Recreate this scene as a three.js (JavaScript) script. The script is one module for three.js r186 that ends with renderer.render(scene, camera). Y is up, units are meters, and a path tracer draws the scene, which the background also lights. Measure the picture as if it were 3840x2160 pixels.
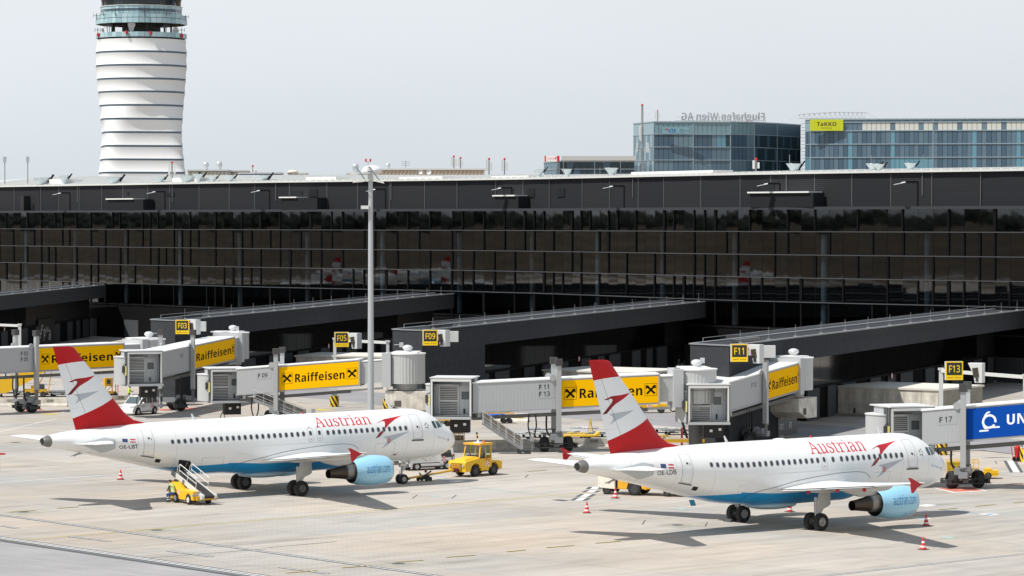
import * as THREE from 'three';
import { mergeGeometries } from 'three/addons/utils/BufferGeometryUtils.js';
import { FontLoader } from 'three/addons/loaders/FontLoader.js';
import { TextGeometry } from 'three/addons/geometries/TextGeometry.js';
import { MarchingCubes } from 'three/addons/objects/MarchingCubes.js';
import { ImprovedNoise } from 'three/addons/math/ImprovedNoise.js';

// ------------------------------------------------------------------ camera, sky, sun, exposure
const scene = new THREE.Scene();
const FOCAL = 11930.147, CAMH = 20.6425, PITCH = -Math.atan(249.83 / FOCAL);
const camera = new THREE.PerspectiveCamera(2 * Math.atan(1080 / FOCAL) * 180 / Math.PI, 16 / 9, 1, 30000);
camera.position.set(0, CAMH, 0);
camera.rotation.set(PITCH, 0, 0);
scene.add(camera);

const renderer = new THREE.WebGLRenderer({ antialias: true });
renderer.setSize(1024, 576);
renderer.toneMapping = THREE.LinearToneMapping;
renderer.toneMappingExposure = 1.0;
renderer.shadowMap.enabled = true;
renderer.shadowMap.type = THREE.PCFSoftShadowMap;

const noise = new ImprovedNoise();
const fbm = (x, y, z, o = 4) => { let s = 0, a = .5; for (let i = 0; i < o; i++) { s += a * noise.noise(x, y, z); x *= 2.03; y *= 2.03; z *= 2.03; a *= .5; } return s; };
let seed = 12345;
const rnd = () => { seed = (seed * 1664525 + 1013904223) >>> 0; return seed / 4294967296; };
const rr = (a, b) => a + (b - a) * rnd();
const lerp = (a, b, t) => a + (b - a) * t, clamp = (x, a, b) => Math.min(b, Math.max(a, x));
const sstep = (a, b, x) => { const t = clamp((x - a) / (b - a), 0, 1); return t * t * (3 - 2 * t); };
const V = (x, y, z) => new THREE.Vector3(x, y, z);

const SUN = V(-.54, 1, .30).normalize();
{
  const w = 512, h = 256, d = new Float32Array(w * h * 4);
  for (let j = 0; j < h; j++) for (let i = 0; i < w; i++) {
    const el = ((j + .5) / h - .5) * Math.PI, az = ((i + .5) / w - .5) * Math.PI * 2;
    const dir = V(Math.cos(el) * Math.cos(az), Math.sin(el), Math.cos(el) * Math.sin(az));
    const t = sstep(0, 1, Math.max(0, el) / 1.15), u = sstep(-.03, .085, el);
    let c = [lerp(.635, .775, u), lerp(.695, .815, u), lerp(.75, .85, u)];
    c = [lerp(c[0], .17, t), lerp(c[1], .25, t), lerp(c[2], .37, t)];
    const g = Math.pow(Math.max(0, dir.dot(SUN)), 6) * .22;
    const cl = fbm(dir.x * 2.2, dir.y * 7, dir.z * 2.2, 5) * .16 * (1 - .5 * t);
    const o = (j * w + i) * 4, m = 1 + cl;
    d[o] = (c[0] + g) * m; d[o + 1] = (c[1] + g * .97) * m; d[o + 2] = (c[2] + g * .9) * m; d[o + 3] = 1;
    if (el < -.02) { d[o] = .4; d[o + 1] = .38; d[o + 2] = .35; }
  }
  const t = new THREE.DataTexture(d, w, h, THREE.RGBAFormat, THREE.FloatType);
  t.mapping = THREE.EquirectangularReflectionMapping; t.magFilter = t.minFilter = THREE.LinearFilter; t.wrapS = THREE.RepeatWrapping; t.needsUpdate = true;
  scene.background = t; scene.environment = t;
}
const sun = new THREE.DirectionalLight(new THREE.Color(1, .965, .91), 4.9);
sun.position.copy(SUN).multiplyScalar(600).add(V(0, 0, -300)); sun.target.position.set(0, 0, -300);
sun.castShadow = true; sun.shadow.mapSize.set(4096, 4096); sun.shadow.radius = 1;
Object.assign(sun.shadow.camera, { left: -350, right: 350, top: 350, bottom: -350, near: 10, far: 1600 });
scene.add(sun, sun.target);

// ------------------------------------------------------------------ helpers
const ray = (u, v) => { const x = (u - 1920) / FOCAL, y = -(v - 1080) / FOCAL, c = Math.cos(PITCH), s = Math.sin(PITCH); return V(x, c * y - s * -1, s * y + c * -1); };
const gp = (u, v, y = 0) => { const r = ray(u, v); return V(0, CAMH, 0).addScaledVector(r, (y - CAMH) / r.y); };   // the point of the photo's pixel at height y
const at = (u, v, d) => { const r = ray(u, v); return V(0, CAMH, 0).addScaledVector(r, -d / r.z); };               // ... at distance d
const ux = (u, d) => (u - 1920) / FOCAL * d;
const hy = (v, d) => at(1920, v, d).y;

const C = (r, g, b) => new THREE.Color().setRGB(r, g, b);
const mats = {};
function M(key, color, rough = .6, metal = 0, extra = {}) {
  if (!mats[key]) mats[key] = new THREE.MeshStandardMaterial({ color: Array.isArray(color) ? C(...color) : new THREE.Color(color), roughness: rough, metalness: metal, side: THREE.DoubleSide, ...extra });
  return mats[key];
}
const D = (key, color, extra = {}) => mats[key] ??= new THREE.MeshPhysicalMaterial({ color: C(...color), roughness: .9, specularIntensity: .12, side: THREE.DoubleSide, ...extra });   // dull dark finishes
const counts = {};
const numbered = (n) => { const k = counts[n] = (counts[n] ?? -1) + 1; return k ? `${n}_${String(k).padStart(3, '0')}` : n; };
function tag(o, label, category, group, kind) { o.userData = { ...o.userData, ...(label && { label }), ...(category && { category }), ...(group && { group }), ...(kind && { kind }) }; return o; }
function thing(name, label, category, pos = [0, 0, 0], turn = 0, group) {
  const o = new THREE.Group(); o.name = numbered(name); scene.add(o);
  o.position.set(...(pos.isVector3 ? pos.toArray() : pos)); o.rotation.y = turn;
  return tag(o, label, category, group);
}
function copy(o, label, pos, turn) {
  const c = o.clone(); c.name = numbered(o.name.replace(/_\d+$/, '')); scene.add(c);
  c.userData = { ...o.userData, ...(label && { label }) };
  if (pos) c.position.set(...(pos.isVector3 ? pos.toArray() : pos));
  if (turn !== undefined) c.rotation.y = turn;
  return c;
}
const sharedBox = new Map();
class MB {                                                                     // collects pieces, builds them into ONE named mesh
  constructor() { this.g = []; }
  add(g) { g = g.index ? g.toNonIndexed() : g; for (const k of Object.keys(g.attributes)) if (!['position', 'normal', 'uv'].includes(k)) g.deleteAttribute(k); if (!g.attributes.uv) g.setAttribute('uv', new THREE.BufferAttribute(new Float32Array(g.attributes.position.count * 2), 2)); if (!g.attributes.normal) g.computeVertexNormals(); this.g.push(g); return this; }
  box(x, y, z, sx, sy, sz, ry = 0, rx = 0, rz = 0) {
    const g = new THREE.BoxGeometry(sx, sy, sz).toNonIndexed(), u = g.attributes.uv, n = g.attributes.normal, p = g.attributes.position;
    for (let i = 0; i < u.count; i++) { const ax = Math.abs(n.getX(i)), ay = Math.abs(n.getY(i)); ax > .5 ? u.setXY(i, p.getZ(i), p.getY(i)) : ay > .5 ? u.setXY(i, p.getX(i), p.getZ(i)) : u.setXY(i, p.getX(i), p.getY(i)); }
    g.applyMatrix4(new THREE.Matrix4().compose(V(x, y, z), new THREE.Quaternion().setFromEuler(new THREE.Euler(rx, ry, rz, 'YXZ')), V(1, 1, 1)));
    return this.add(g);
  }
  bar(a, b, w, h = w) {                                                        // a square bar from a to b
    a = V(...a.isVector3 ? a.toArray() : a); b = V(...b.isVector3 ? b.toArray() : b);
    const d = b.clone().sub(a), L = d.length(); d.normalize();
    const up = Math.abs(d.y) > .95 ? V(1, 0, 0) : V(0, 1, 0), s = up.clone().cross(d).normalize(), t = d.clone().cross(s);
    const g = new THREE.BoxGeometry(w, h, L).toNonIndexed();
    g.applyMatrix4(new THREE.Matrix4().makeBasis(s, t, d).setPosition(a.add(b).multiplyScalar(.5)));
    return this.add(g);
  }
  tube(pts, r, seg = 0, rad = 6, closed = false) {
    pts = pts.map((p) => p.isVector3 ? p : V(...p));
    if (pts.length === 2) { const d = pts[1].clone().sub(pts[0]), g = new THREE.CylinderGeometry(r, r, d.length(), rad); g.applyMatrix4(new THREE.Matrix4().compose(pts[0].clone().add(pts[1]).multiplyScalar(.5), new THREE.Quaternion().setFromUnitVectors(V(0, 1, 0), d.normalize()), V(1, 1, 1))); return this.add(g); }
    return this.add(new THREE.TubeGeometry(new THREE.CatmullRomCurve3(pts, closed, 'centripetal'), seg || pts.length * 4, r, rad, closed));
  }
  cyl(x, y, z, r0, r1, h, n = 16, axis = 'y') { const g = new THREE.CylinderGeometry(r1, r0, h, n); if (axis === 'x') g.rotateZ(-Math.PI / 2); if (axis === 'z') g.rotateX(Math.PI / 2); g.translate(x, y, z); return this.add(g); }
  sph(x, y, z, rx, ry = rx, rz = rx, n = 12) { const g = new THREE.SphereGeometry(1, n, Math.max(6, n * .6 | 0)); g.scale(rx, ry, rz); g.translate(x, y, z); return this.add(g); }
  lathe(pts, n = 20, x = 0, y = 0, z = 0, axis = 'y') { const g = new THREE.LatheGeometry(pts.map(([a, b]) => new THREE.Vector2(a, b)), n); if (axis === 'z') g.rotateX(Math.PI / 2); if (axis === 'x') g.rotateZ(-Math.PI / 2); g.translate(x, y, z); return this.add(g); }
  ext(poly, depth, bevel = 0, holes = []) {                                    // outline in x,y drawn out along z, centred
    const s = new THREE.Shape(poly.map(([a, b]) => new THREE.Vector2(a, b)));
    for (const h of holes) s.holes.push(new THREE.Path(h.map(([a, b]) => new THREE.Vector2(a, b))));
    const g = new THREE.ExtrudeGeometry(s, { depth: depth - 2 * bevel, bevelEnabled: bevel > 0, bevelSize: bevel, bevelThickness: bevel, bevelOffset: -bevel, bevelSegments: 2, curveSegments: 8 });
    g.translate(0, 0, -(depth - 2 * bevel) / 2); return this.add(g);
  }
  tf(fn) { for (const g of this.g) { fn(g); } return this; }
  merged() { return mergeGeometries(this.g); }
  build(name, mat, parent, extra) {
    const m = new THREE.Mesh(this.merged(), mat); m.castShadow = m.receiveShadow = true;
    m.name = parent ? name : numbered(name); (parent || scene).add(m);
    if (extra) Object.assign(m.userData, extra); this.g = []; return m;
  }
}
const mesh = (name, geo, mat, parent) => { const m = new THREE.Mesh(geo, mat); m.castShadow = m.receiveShadow = true; m.name = parent ? name : numbered(name); (parent || scene).add(m); return m; };
function canvasTex(w, h, draw, opt = {}) {
  const c = document.createElement('canvas'); c.width = w; c.height = h; const x = c.getContext('2d'); draw(x, w, h);
  const t = new THREE.CanvasTexture(c); t.colorSpace = opt.linear ? THREE.NoColorSpace : THREE.SRGBColorSpace; t.anisotropy = 8;
  if (opt.repeat) { t.wrapS = t.wrapT = THREE.RepeatWrapping; t.repeat.set(...opt.repeat); }
  return t;
}
function dataTex(w, h, fn, opt = {}) {                                         // fn returns linear/sRGB bytes
  const d = new Uint8Array(w * h * 4);
  for (let j = 0; j < h; j++) for (let i = 0; i < w; i++) { const c = fn(i / w, j / h, i, j), o = (j * w + i) * 4; for (let k = 0; k < 3; k++) d[o + k] = clamp(Array.isArray(c) ? c[k] : c, 0, 1) * 255; d[o + 3] = 255; }
  const t = new THREE.DataTexture(d, w, h, THREE.RGBAFormat); t.colorSpace = opt.srgb ? THREE.SRGBColorSpace : THREE.NoColorSpace;
  t.magFilter = THREE.LinearFilter; t.minFilter = THREE.LinearMipmapLinearFilter; t.generateMipmaps = true; t.wrapS = t.wrapT = THREE.RepeatWrapping; t.anisotropy = 8;
  if (opt.repeat) t.repeat.set(...opt.repeat); t.needsUpdate = true; return t;
}
// a flat sheet with given corner points (x,z) at height y, uv in metres
function sheet(name, pts, y, mat, parent) {
  const s = new THREE.Shape(pts.map((p) => new THREE.Vector2(p[0], -p[1]))), g = new THREE.ShapeGeometry(s); g.rotateX(-Math.PI / 2); g.translate(0, y, 0);
  return mesh(name, g, mat, parent);
}
const font = await new FontLoader().loadAsync('fonts/droid/droid_sans_bold.typeface.json');

// ------------------------------------------------------------------ shared materials
const bumpRibs = dataTex(64, 8, (u) => .5 + .5 * Math.sin(u * Math.PI * 2));
const MAT = {
  white: M('white', [.80, .80, .79], .35), offwhite: M('offwhite', [.66, .66, .64], .5), grey: M('grey', [.30, .31, .32], .55), dark: M('dark', [.045, .047, .05], .6), black: M('black', [.012, .012, .013], .7),
  alu: M('alu', [.52, .53, .54], .42, .25), steel: M('steel', [.42, .44, .45], .45, .4), zinc: M('zinc', [.40, .44, .46], .5, .3), yellow: M('yellow', [.80, .47, .012], .42), yellowd: M('yellowd', [.68, .38, .012], .55), red: M('red', [.50, .010, .016], .5),
  rubber: M('rubber', [.022, .022, .023], .85), rim: M('rim', [.38, .38, .39], .4, .5), blue: M('blue', [.01, .09, .42], .5), glass: M('glass', [.02, .028, .032], .06, 0), conc: null, orange: M('orange', [.85, .22, .02], .5),
};
{
  const t = dataTex(512, 512, (u, v) => { const n = fbm(u * 8, v * 8, 3, 5) * .35 + fbm(u * 60, v * 60, 9, 2) * .18 + fbm(u * 26, v * 2.2, 5, 3) * .25; const k = .83 + n * .55; return [k, k * .985, k * .955]; }, { srgb: true, repeat: [.12, .12] });
  MAT.conc = M('conc', [.56, .54, .49], .9, 0, { map: t });
  MAT.concb = M('concb', [.90, .875, .82], .9, 0, { map: t });
  MAT.concd = M('concd', [.40, .385, .34], .9, 0, { map: t });
}
// ------------------------------------------------------------------ ground, markings
{
  const grassT = dataTex(512, 512, (u, v) => { const n = fbm(u * 10, v * 10, 1, 5); return [.47 + n * .4, .40 + n * .35, .27 + n * .25]; }, { srgb: true, repeat: [1 / 90, 1 / 90] });
  const g = sheet('ground', [[-9000, -9000], [9000, -9000], [9000, 9000], [-9000, 9000]], -.03, M('grass', [.62, .62, .62], .95, 0, { map: grassT }));
  g.userData.kind = 'structure';
}
// direction of the slab joints (along the painted lane) on the ground
const laneA = gp(0, 2032), laneB = gp(1900, 1873.7), LANE = Math.atan2(-(laneB.z - laneA.z), laneB.x - laneA.x);
const apronT = (() => {
  const S = 2048, size = 160;
  const slab = new Float32Array(64 * 64); for (let i = 0; i < slab.length; i++) slab[i] = rnd();
  const streak = (x, y) => fbm(x * .9, y * .055, 4, 4);
  return dataTex(S, S, (u, v, i, j) => {
    const x = u * size, y = v * size, a = Math.floor(x / 7.5), b = Math.floor(y / 7.5);
    let k = 1 + (slab[(a & 63) * 64 + (b & 63)] - .5) * .035;
    k += fbm(x * .045, y * .045, 7, 4) * .14 + fbm(x * .35, y * .9, 2, 3) * .075 + streak(y * .8, x * .9) * .12 + (((i * 7919 + j * 104729) % 101) / 101 - .5) * .05;
    const st = fbm(x * .12 + 9, y * .4 + 3, 11, 4); if (st > .2) k -= (st - .2) * .55;
    const jx = Math.abs(x / 7.5 - Math.round(x / 7.5)) * 7.5, jy = Math.abs(y / 7.5 - Math.round(y / 7.5)) * 7.5;
    if (Math.min(jx, jy) < .055) k -= .12; else if (Math.min(jx, jy) < .3) k -= .012;
    const w = fbm(x * .06 + 40, y * .06, 5, 3) * .05;
    return [.705 * k + w, .674 * k, .636 * k - w];
  }, { srgb: true });
})();
apronT.repeat.set(1 / 160, 1 / 160); apronT.rotation = 0; 
const concG = M('apron', [.90, .90, .90], .88, 0, { map: apronT });
function rotUV(m, ang) { const g = m.geometry, p = g.attributes.position, u = g.attributes.uv, c = Math.cos(ang), s = Math.sin(ang); for (let i = 0; i < p.count; i++) u.setXY(i, p.getX(i) * c - p.getZ(i) * s, p.getX(i) * s + p.getZ(i) * c); return m; }
rotUV(sheet('apron', [[-560, 60], [420, 60], [420, -860], [-560, -860]], 0, concG), LANE).userData.kind = 'structure';
const asphT = dataTex(1024, 1024, (u, v, i, j) => { const x = u * 60, y = v * 60; const k = 1 + fbm(x * .1, y * .1, 3, 4) * .16 + fbm(x * .2, y * 1.6, 8, 3) * .10 + (((i * 7919 + j * 104729 + i * j) % 97) / 97 - .5) * .10; return [.60 * k, .59 * k, .59 * k]; }, { srgb: true, repeat: [1 / 60, 1 / 60] });
const asphG = M('asphalt', [.86, .86, .87], .92, 0, { map: asphT });
const P2 = (u, v) => { const p = gp(u, v); return [p.x, p.z]; };
{ // dark service road in front of the pier, and the taxiway at the lower left
  const lo0 = gp(2249, 1578.5), lo1 = gp(3840, 1703), d = lo1.clone().sub(lo0).setY(0).normalize(), n = V(d.z, 0, -d.x);
  const a = lo0.clone().addScaledVector(d, -190), b = lo1.clone().addScaledVector(d, 120), w = -13.5;
  rotUV(sheet('road', [[a.x, a.z], [b.x, b.z], [b.x - n.x * w, b.z - n.z * w], [a.x - n.x * w, a.z - n.z * w]].map((p) => p), .004, M('road', [.86, .86, .88], .92, 0, { map: asphT })), .6).userData.kind = 'structure';
  const t0 = gp(0, 2024), t1 = gp(955, 2163), e = t1.clone().sub(t0).setY(0).normalize(), q0 = t0.clone().addScaledVector(e, -90), q1 = t1.clone().addScaledVector(e, 120);
  rotUV(sheet('taxiway', [[q0.x, q0.z], [q1.x, q1.z], [q1.x - 60 , q1.z + 70], [q0.x - 60, q0.z + 70]], .004, M('taxi', [1.0, 1.0, 1.0], .92, 0, { map: asphT })), -.7).userData.kind = 'structure';
}
const paintT = dataTex(256, 256, (u, v) => { const n = fbm(u * 20, v * 20, 3, 4) * .5 + fbm(u * 5, v * 5, 1, 3) * .5; return clamp(.92 + n * .35, 0, 1); }, { srgb: true, repeat: [.5, .5] });
const PM = { y: M('paint_y', [.62, .50, .10], .8, 0, { map: paintT }), w: M('paint_w', [.84, .83, .80], .8, 0, { map: paintT }), k: M('paint_k', [.085, .09, .095], .85), r: M('paint_r', [.70, .22, .16], .8, 0, { map: paintT }), b: M('paint_b', [.20, .38, .58], .8, 0, { map: paintT }), t: M('paint_t', [.42, .58, .53], .8, 0, { map: paintT }), g: M('paint_g', [.34, .34, .345], .85), s: M('paint_s', [.30, .275, .25], .85) };
let layer = 0;
function strip(mb, pts, w, y, off = 0) {
  for (let i = 0; i < pts.length - 1; i++) {
    const a = pts[i].clone(), b = pts[i + 1].clone(), d = b.clone().sub(a).setY(0).normalize(), n = V(-d.z, 0, d.x);
    const q = [[a, 1], [a, -1], [b, -1], [b, 1]].map(([p, s]) => p.clone().addScaledVector(n, off + s * w / 2));
    const g = new THREE.BufferGeometry(); g.setAttribute('position', new THREE.Float32BufferAttribute([0, 1, 2, 0, 2, 3].flatMap((k) => [q[k].x, y, q[k].z]), 3));
    g.setAttribute('uv', new THREE.Float32BufferAttribute([0, 1, 2, 0, 2, 3].flatMap((k) => [q[k].x, q[k].z]), 2)); g.computeVertexNormals();
    if (g.attributes.normal.getY(0) < 0) { const p = g.attributes.position; for (let t = 0; t < 6; t += 3) { const x = p.getX(t + 1), z = p.getZ(t + 1); p.setXYZ(t + 1, p.getX(t + 2), y, p.getZ(t + 2)); p.setXYZ(t + 2, x, y, z); } g.computeVertexNormals(); }
    mb.add(g);
  }
}
const B1 = (u, v) => [u / 2.576, 1200 + v / 2.576], B5 = (u, v) => [u / 2.576, 1600 + v / 2.576], B6 = (u, v) => [900 + u / 2.576, 1600 + v / 2.576], B7 = (u, v) => [1900 + u / 2.576, 1600 + v / 2.576], B8 = (u, v) => [2840 + u / 2.576, 1600 + v / 2.576];
const B2 = (u, v) => [900 + u / 2.576, 1200 + v / 2.576], B3 = (u, v) => [1900 + u / 2.576, 1200 + v / 2.576], B4 = (u, v) => [2840 + u / 2.576, 1200 + v / 2.576];
function mark(name, lines, w, m, y, offs = [0]) { const mb = new MB(); for (const L of lines) for (const o of offs) strip(mb, L.map((p) => gp(...p)), w, y, o); const o = mb.build(name, PM[m]); o.userData.kind = 'structure'; return o; }
const far = (a, b, k0, k1) => { const A = gp(...a), B = gp(...b), d = B.clone().sub(A); return [A.clone().addScaledVector(d, -k0), B.clone().addScaledVector(d, k1)]; };
function markP(name, lines, w, m, y, offs = [0]) { const mb = new MB(); for (const L of lines) for (const o of offs) strip(mb, L, w, y, o); const o = mb.build(name, PM[m]); o.userData.kind = 'structure'; return o; }
{
  const yl = [[gp(-400, 2075), gp(0, 2032), gp(900, 1957), gp(1900, 1872.5), gp(2300, 1838)]];
  markP('lane_line', yl, .34, 'g', .004); markP('lane_line', yl, .2, 'y', .010);
  const edge = [far(B5(0, 852), [1637, 2160], .3, .3)];
  markP('lane_line', edge, .20, 'k', .014, [-.17, .17]); markP('lane_line', edge, .15, 'w', .014);
  const tw = [far([0, 2019.3], [955, 2160], .5, .5)];
  markP('taxiway_line', tw, .22, 'k', .018, [-.62, -.2, .2]); markP('taxiway_line', tw, .55, 'k', .014, [.75]); markP('taxiway_line', tw, .18, 'w', .018, [-.41, 0]);
  const dd = [[B5(0, 958), B5(165, 982)], [B5(680, 1063), B5(1060, 1110)], [B5(1630, 1203), B5(2045, 1258)], [B6(385, 1360), B6(850, 1422)]];
  mark('dash_line', dd, .14, 'k', .018, [-.14, .14]); mark('dash_line', dd, .13, 'w', .018);
  const yd = [[B6(445, 1415), B6(740, 1392)], [B6(985, 1365), B6(1265, 1342)], [B6(1510, 1310), B6(1770, 1292)], [B6(1995, 1263), B6(2270, 1243)], [B7(0, 1210), B7(180, 1193)], [B7(388, 1170), B7(652, 1150)], [B7(860, 1127), B7(1100, 1108)], [B7(2190, 995), B7(2400, 983)], [B5(555, 790), B5(760, 775)], [B5(95, 828), B5(340, 810)], [B8(2110, 770), B8(2300, 753)], [B8(2475, 738), B8(2570, 727)], [B8(1760, 803), B8(1930, 788)], [B7(205, 433), B7(385, 420)], [B7(580, 402), B7(650, 398)]];
  mark('dash_line', yd, .26, 'k', .022); mark('dash_line', yd, .15, 'y', .026);
  const fl = [[gp(-200, 1824), gp(...B5(0, 543)), gp(...B5(1530, 433))]];
  markP('stand_line', fl, .26, 'g', .006, [.14]); markP('stand_line', fl, .2, 'w', .006, [-.12]);
  const rl = [far(B8(620, 1443), B8(2576, 1230), .2, .3)];
  markP('lane_line', rl, .13, 'k', .006, [-.15, .15]); markP('lane_line', rl, .13, 'w', .006);
  // black and white walkway bars behind the right aircraft's tail
  const wk = [[[660, 714], [712, 687]], [[710, 678], [760, 652]], [[768, 634], [810, 617]], [[808, 605], [838, 583]]];
  mark('walkway_bar', wk.map(([a, b]) => [B7(a[0] + 30, a[1]), B7(b[0] + 30, b[1])]), .55, 'w', .012, [0]);
  mark('walkway_bar', wk.map(([a, b]) => [B7(a[0] + 30, a[1]), B7(b[0] + 30, b[1])]), .3, 'k', .012, [-.46, .46]);
  const fw = [[B8(2440, 330), B8(2505, 442)]]; mark('walkway_bar', fw, .5, 'w', .012); mark('walkway_bar', fw, .26, 'k', .012, [-.42, .42]);
  mark('road_line', [[B2(1100, 738), B2(1330, 752)], [B3(520, 948), B3(640, 962)], [B3(1390, 945), B3(1480, 955)], [B4(370, 1053), B4(690, 1077)], [B4(2200, 1268), B4(2330, 1278)], [B1(330, 573), B1(470, 582)], [B1(520, 584), B1(590, 592)], [B2(2150, 962), B2(2300, 972)]], .16, 'w', .012);
  mark('road_line', [[B4(420, 950), B4(1010, 1000)]], .2, 'r', .012);
  // red no-parking fields below the bridge bogies
  const field = (name, q, m, y) => { const o = sheet(name, q.map((p) => P2(...p)), y, PM[m]); o.userData.kind = 'structure'; };
  field('painted_field', [B8(1690, 590), B8(2060, 577), B8(2225, 622), B8(1890, 640)], 'w', .008);
  field('painted_field', [B8(1730, 593), B8(2050, 582), B8(2185, 619), B8(1905, 632)], 'r', .014);
  field('painted_field', [B1(340, 886), B1(480, 876), B1(640, 882), B1(610, 896), B1(420, 900)], 'w', .008); field('painted_field', [B1(360, 887), B1(480, 879), B1(610, 884), B1(590, 893), B1(420, 896)], 'r', .014);
  field('painted_field', [B1(160, 872), B1(400, 862), B1(440, 870), B1(200, 882)], 'r', .008);
  field('painted_field', [B1(1935, 884), B1(1980, 868), B1(2130, 868), B1(2120, 880)], 'w', .008); field('painted_field', [B1(1955, 882), B1(1990, 871), B1(2120, 871), B1(2110, 878)], 'r', .014);
  field('painted_field', [B1(1500, 862), B1(1900, 846), B1(1960, 856), B1(1560, 876)], 'r', .008);
  field('painted_field', [B1(350, 910), B1(480, 902), B1(610, 908), B1(500, 917)], 'y', .008);
  field('painted_field', [B2(680, 868), B2(760, 857), B2(930, 866), B2(800, 877)], 'y', .008);
  // blue, white and green stand symbols
  mark('stand_line', [[B8(1440, 800), B8(1640, 812)], [B8(1810, 808), B8(2130, 838)], [B6(1400, 525), B6(1500, 533)], [B6(1880, 505), B6(2010, 520)], [B6(1800, 468), B6(1990, 488)]], .22, 'b', .008);
  mark('stand_line', [[B8(1830, 1050), B8(2576, 1145)], [B7(1040, 738), B7(1620, 800)], [B7(1760, 800), B7(2300, 765)], [B6(1900, 545), B6(2540, 618)], [B7(0, 625), B7(330, 655)]], .10, 't', .008);
  field('painted_field', [B8(2130, 846), B8(2230, 836), B8(2350, 846), B8(2260, 860)], 'w', .008); field('painted_field', [B8(2190, 847), B8(2240, 841), B8(2300, 848), B8(2250, 854)], 'b', .014);
  field('painted_field', [B8(1530, 764), B8(1640, 750), B8(1740, 758), B8(1640, 774)], 'w', .008);
  field('painted_field', [B8(1465, 886), B8(1560, 876), B8(1700, 884), B8(1600, 896)], 'w', .008); field('painted_field', [B8(1520, 886), B8(1580, 880), B8(1640, 886), B8(1590, 892)], 'b', .014);
  field('painted_field', [B8(1750, 1070), B8(1830, 1063), B8(1940, 1072), B8(1840, 1083)], 't', .012); field('painted_field', [B7(1610, 798), B7(1680, 792), B7(1760, 799), B7(1690, 806)], 't', .012);
  field('painted_field', [B6(2005, 528), B6(2110, 518), B6(2200, 526), B6(2100, 538)], 'w', .008); field('painted_field', [B6(1820, 672), B6(1890, 666), B6(1950, 673), B6(1880, 680)], 't', .008);
  field('painted_field', [B6(0, 486), B6(90, 480), B6(200, 484), B6(120, 492)], 't', .008);
  field('drain_cover', [B7(430, 708), B7(500, 703), B7(612, 714), B7(540, 721)], 'k', .012);
  mark('joint_line', [[B6(1665, 695), B6(1712, 660)], [B6(2045, 693), B6(2090, 660)], [B7(1310, 945), B7(1337, 905)], [B7(1917, 965), B7(1937, 925)], [B7(178, 493), B7(208, 465)], [B8(2296, 332), B8(2315, 362)]], .08, 'k', .012);
  mark('joint_line', [[B6(270, 1168), B6(930, 1112)], [B5(1400, 1272), B5(2576, 1180)], [B6(1330, 490), B6(1480, 500)], [B8(2330, 465), B8(2576, 487)], [B1(1760, 820), B1(2100, 858)], [B2(560, 798), B2(690, 808)], [B3(200, 972), B3(630, 1000)], [B2(1990, 1008), B2(2140, 1018)], [B2(2330, 1045), B2(2576, 1075)]], .16, 'k', .006);
  mark('joint_line', [[B7(350, 752), B7(870, 712)], [B7(980, 708), B7(1500, 705)], [B5(1600, 1070), B5(1930, 1042)], [B8(2070, 695), B8(2270, 683)], [B8(2340, 668), B8(2510, 660)]], .12, 'g', .006);
  mark('joint_line', [[B1(0, 1080), B1(380, 990)], [B1(380, 990), B1(550, 952)]], .14, 'w', .004);
  for (const [u, v, r] of [[...B5(1515, 1000), .75], [...B5(228, 825), .7], [...B6(1530, 1323), .75], [...B7(1650, 951), .75], [...B1(150, 1183), .8]]) { const p = gp(u, v); const g = new THREE.CircleGeometry(r * .55, 20); g.rotateX(-Math.PI / 2); g.translate(p.x, .012, p.z); mesh('manhole_cover', g, PM.k).userData.kind = 'structure'; const h = new THREE.PlaneGeometry(3.4, 2.6); h.rotateX(-Math.PI / 2); h.rotateY(.75); h.translate(p.x + .4, .004, p.z); mesh('concrete_patch', h, MAT.conc).userData.kind = 'structure'; }
  mark('lane_line', [[B8(1640, 590), B8(2576, 560)]], .12, 'w', .018); mark('lane_line', [[B8(2400, 566), B8(2576, 550)]], .3, 'r', .022);
}
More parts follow.
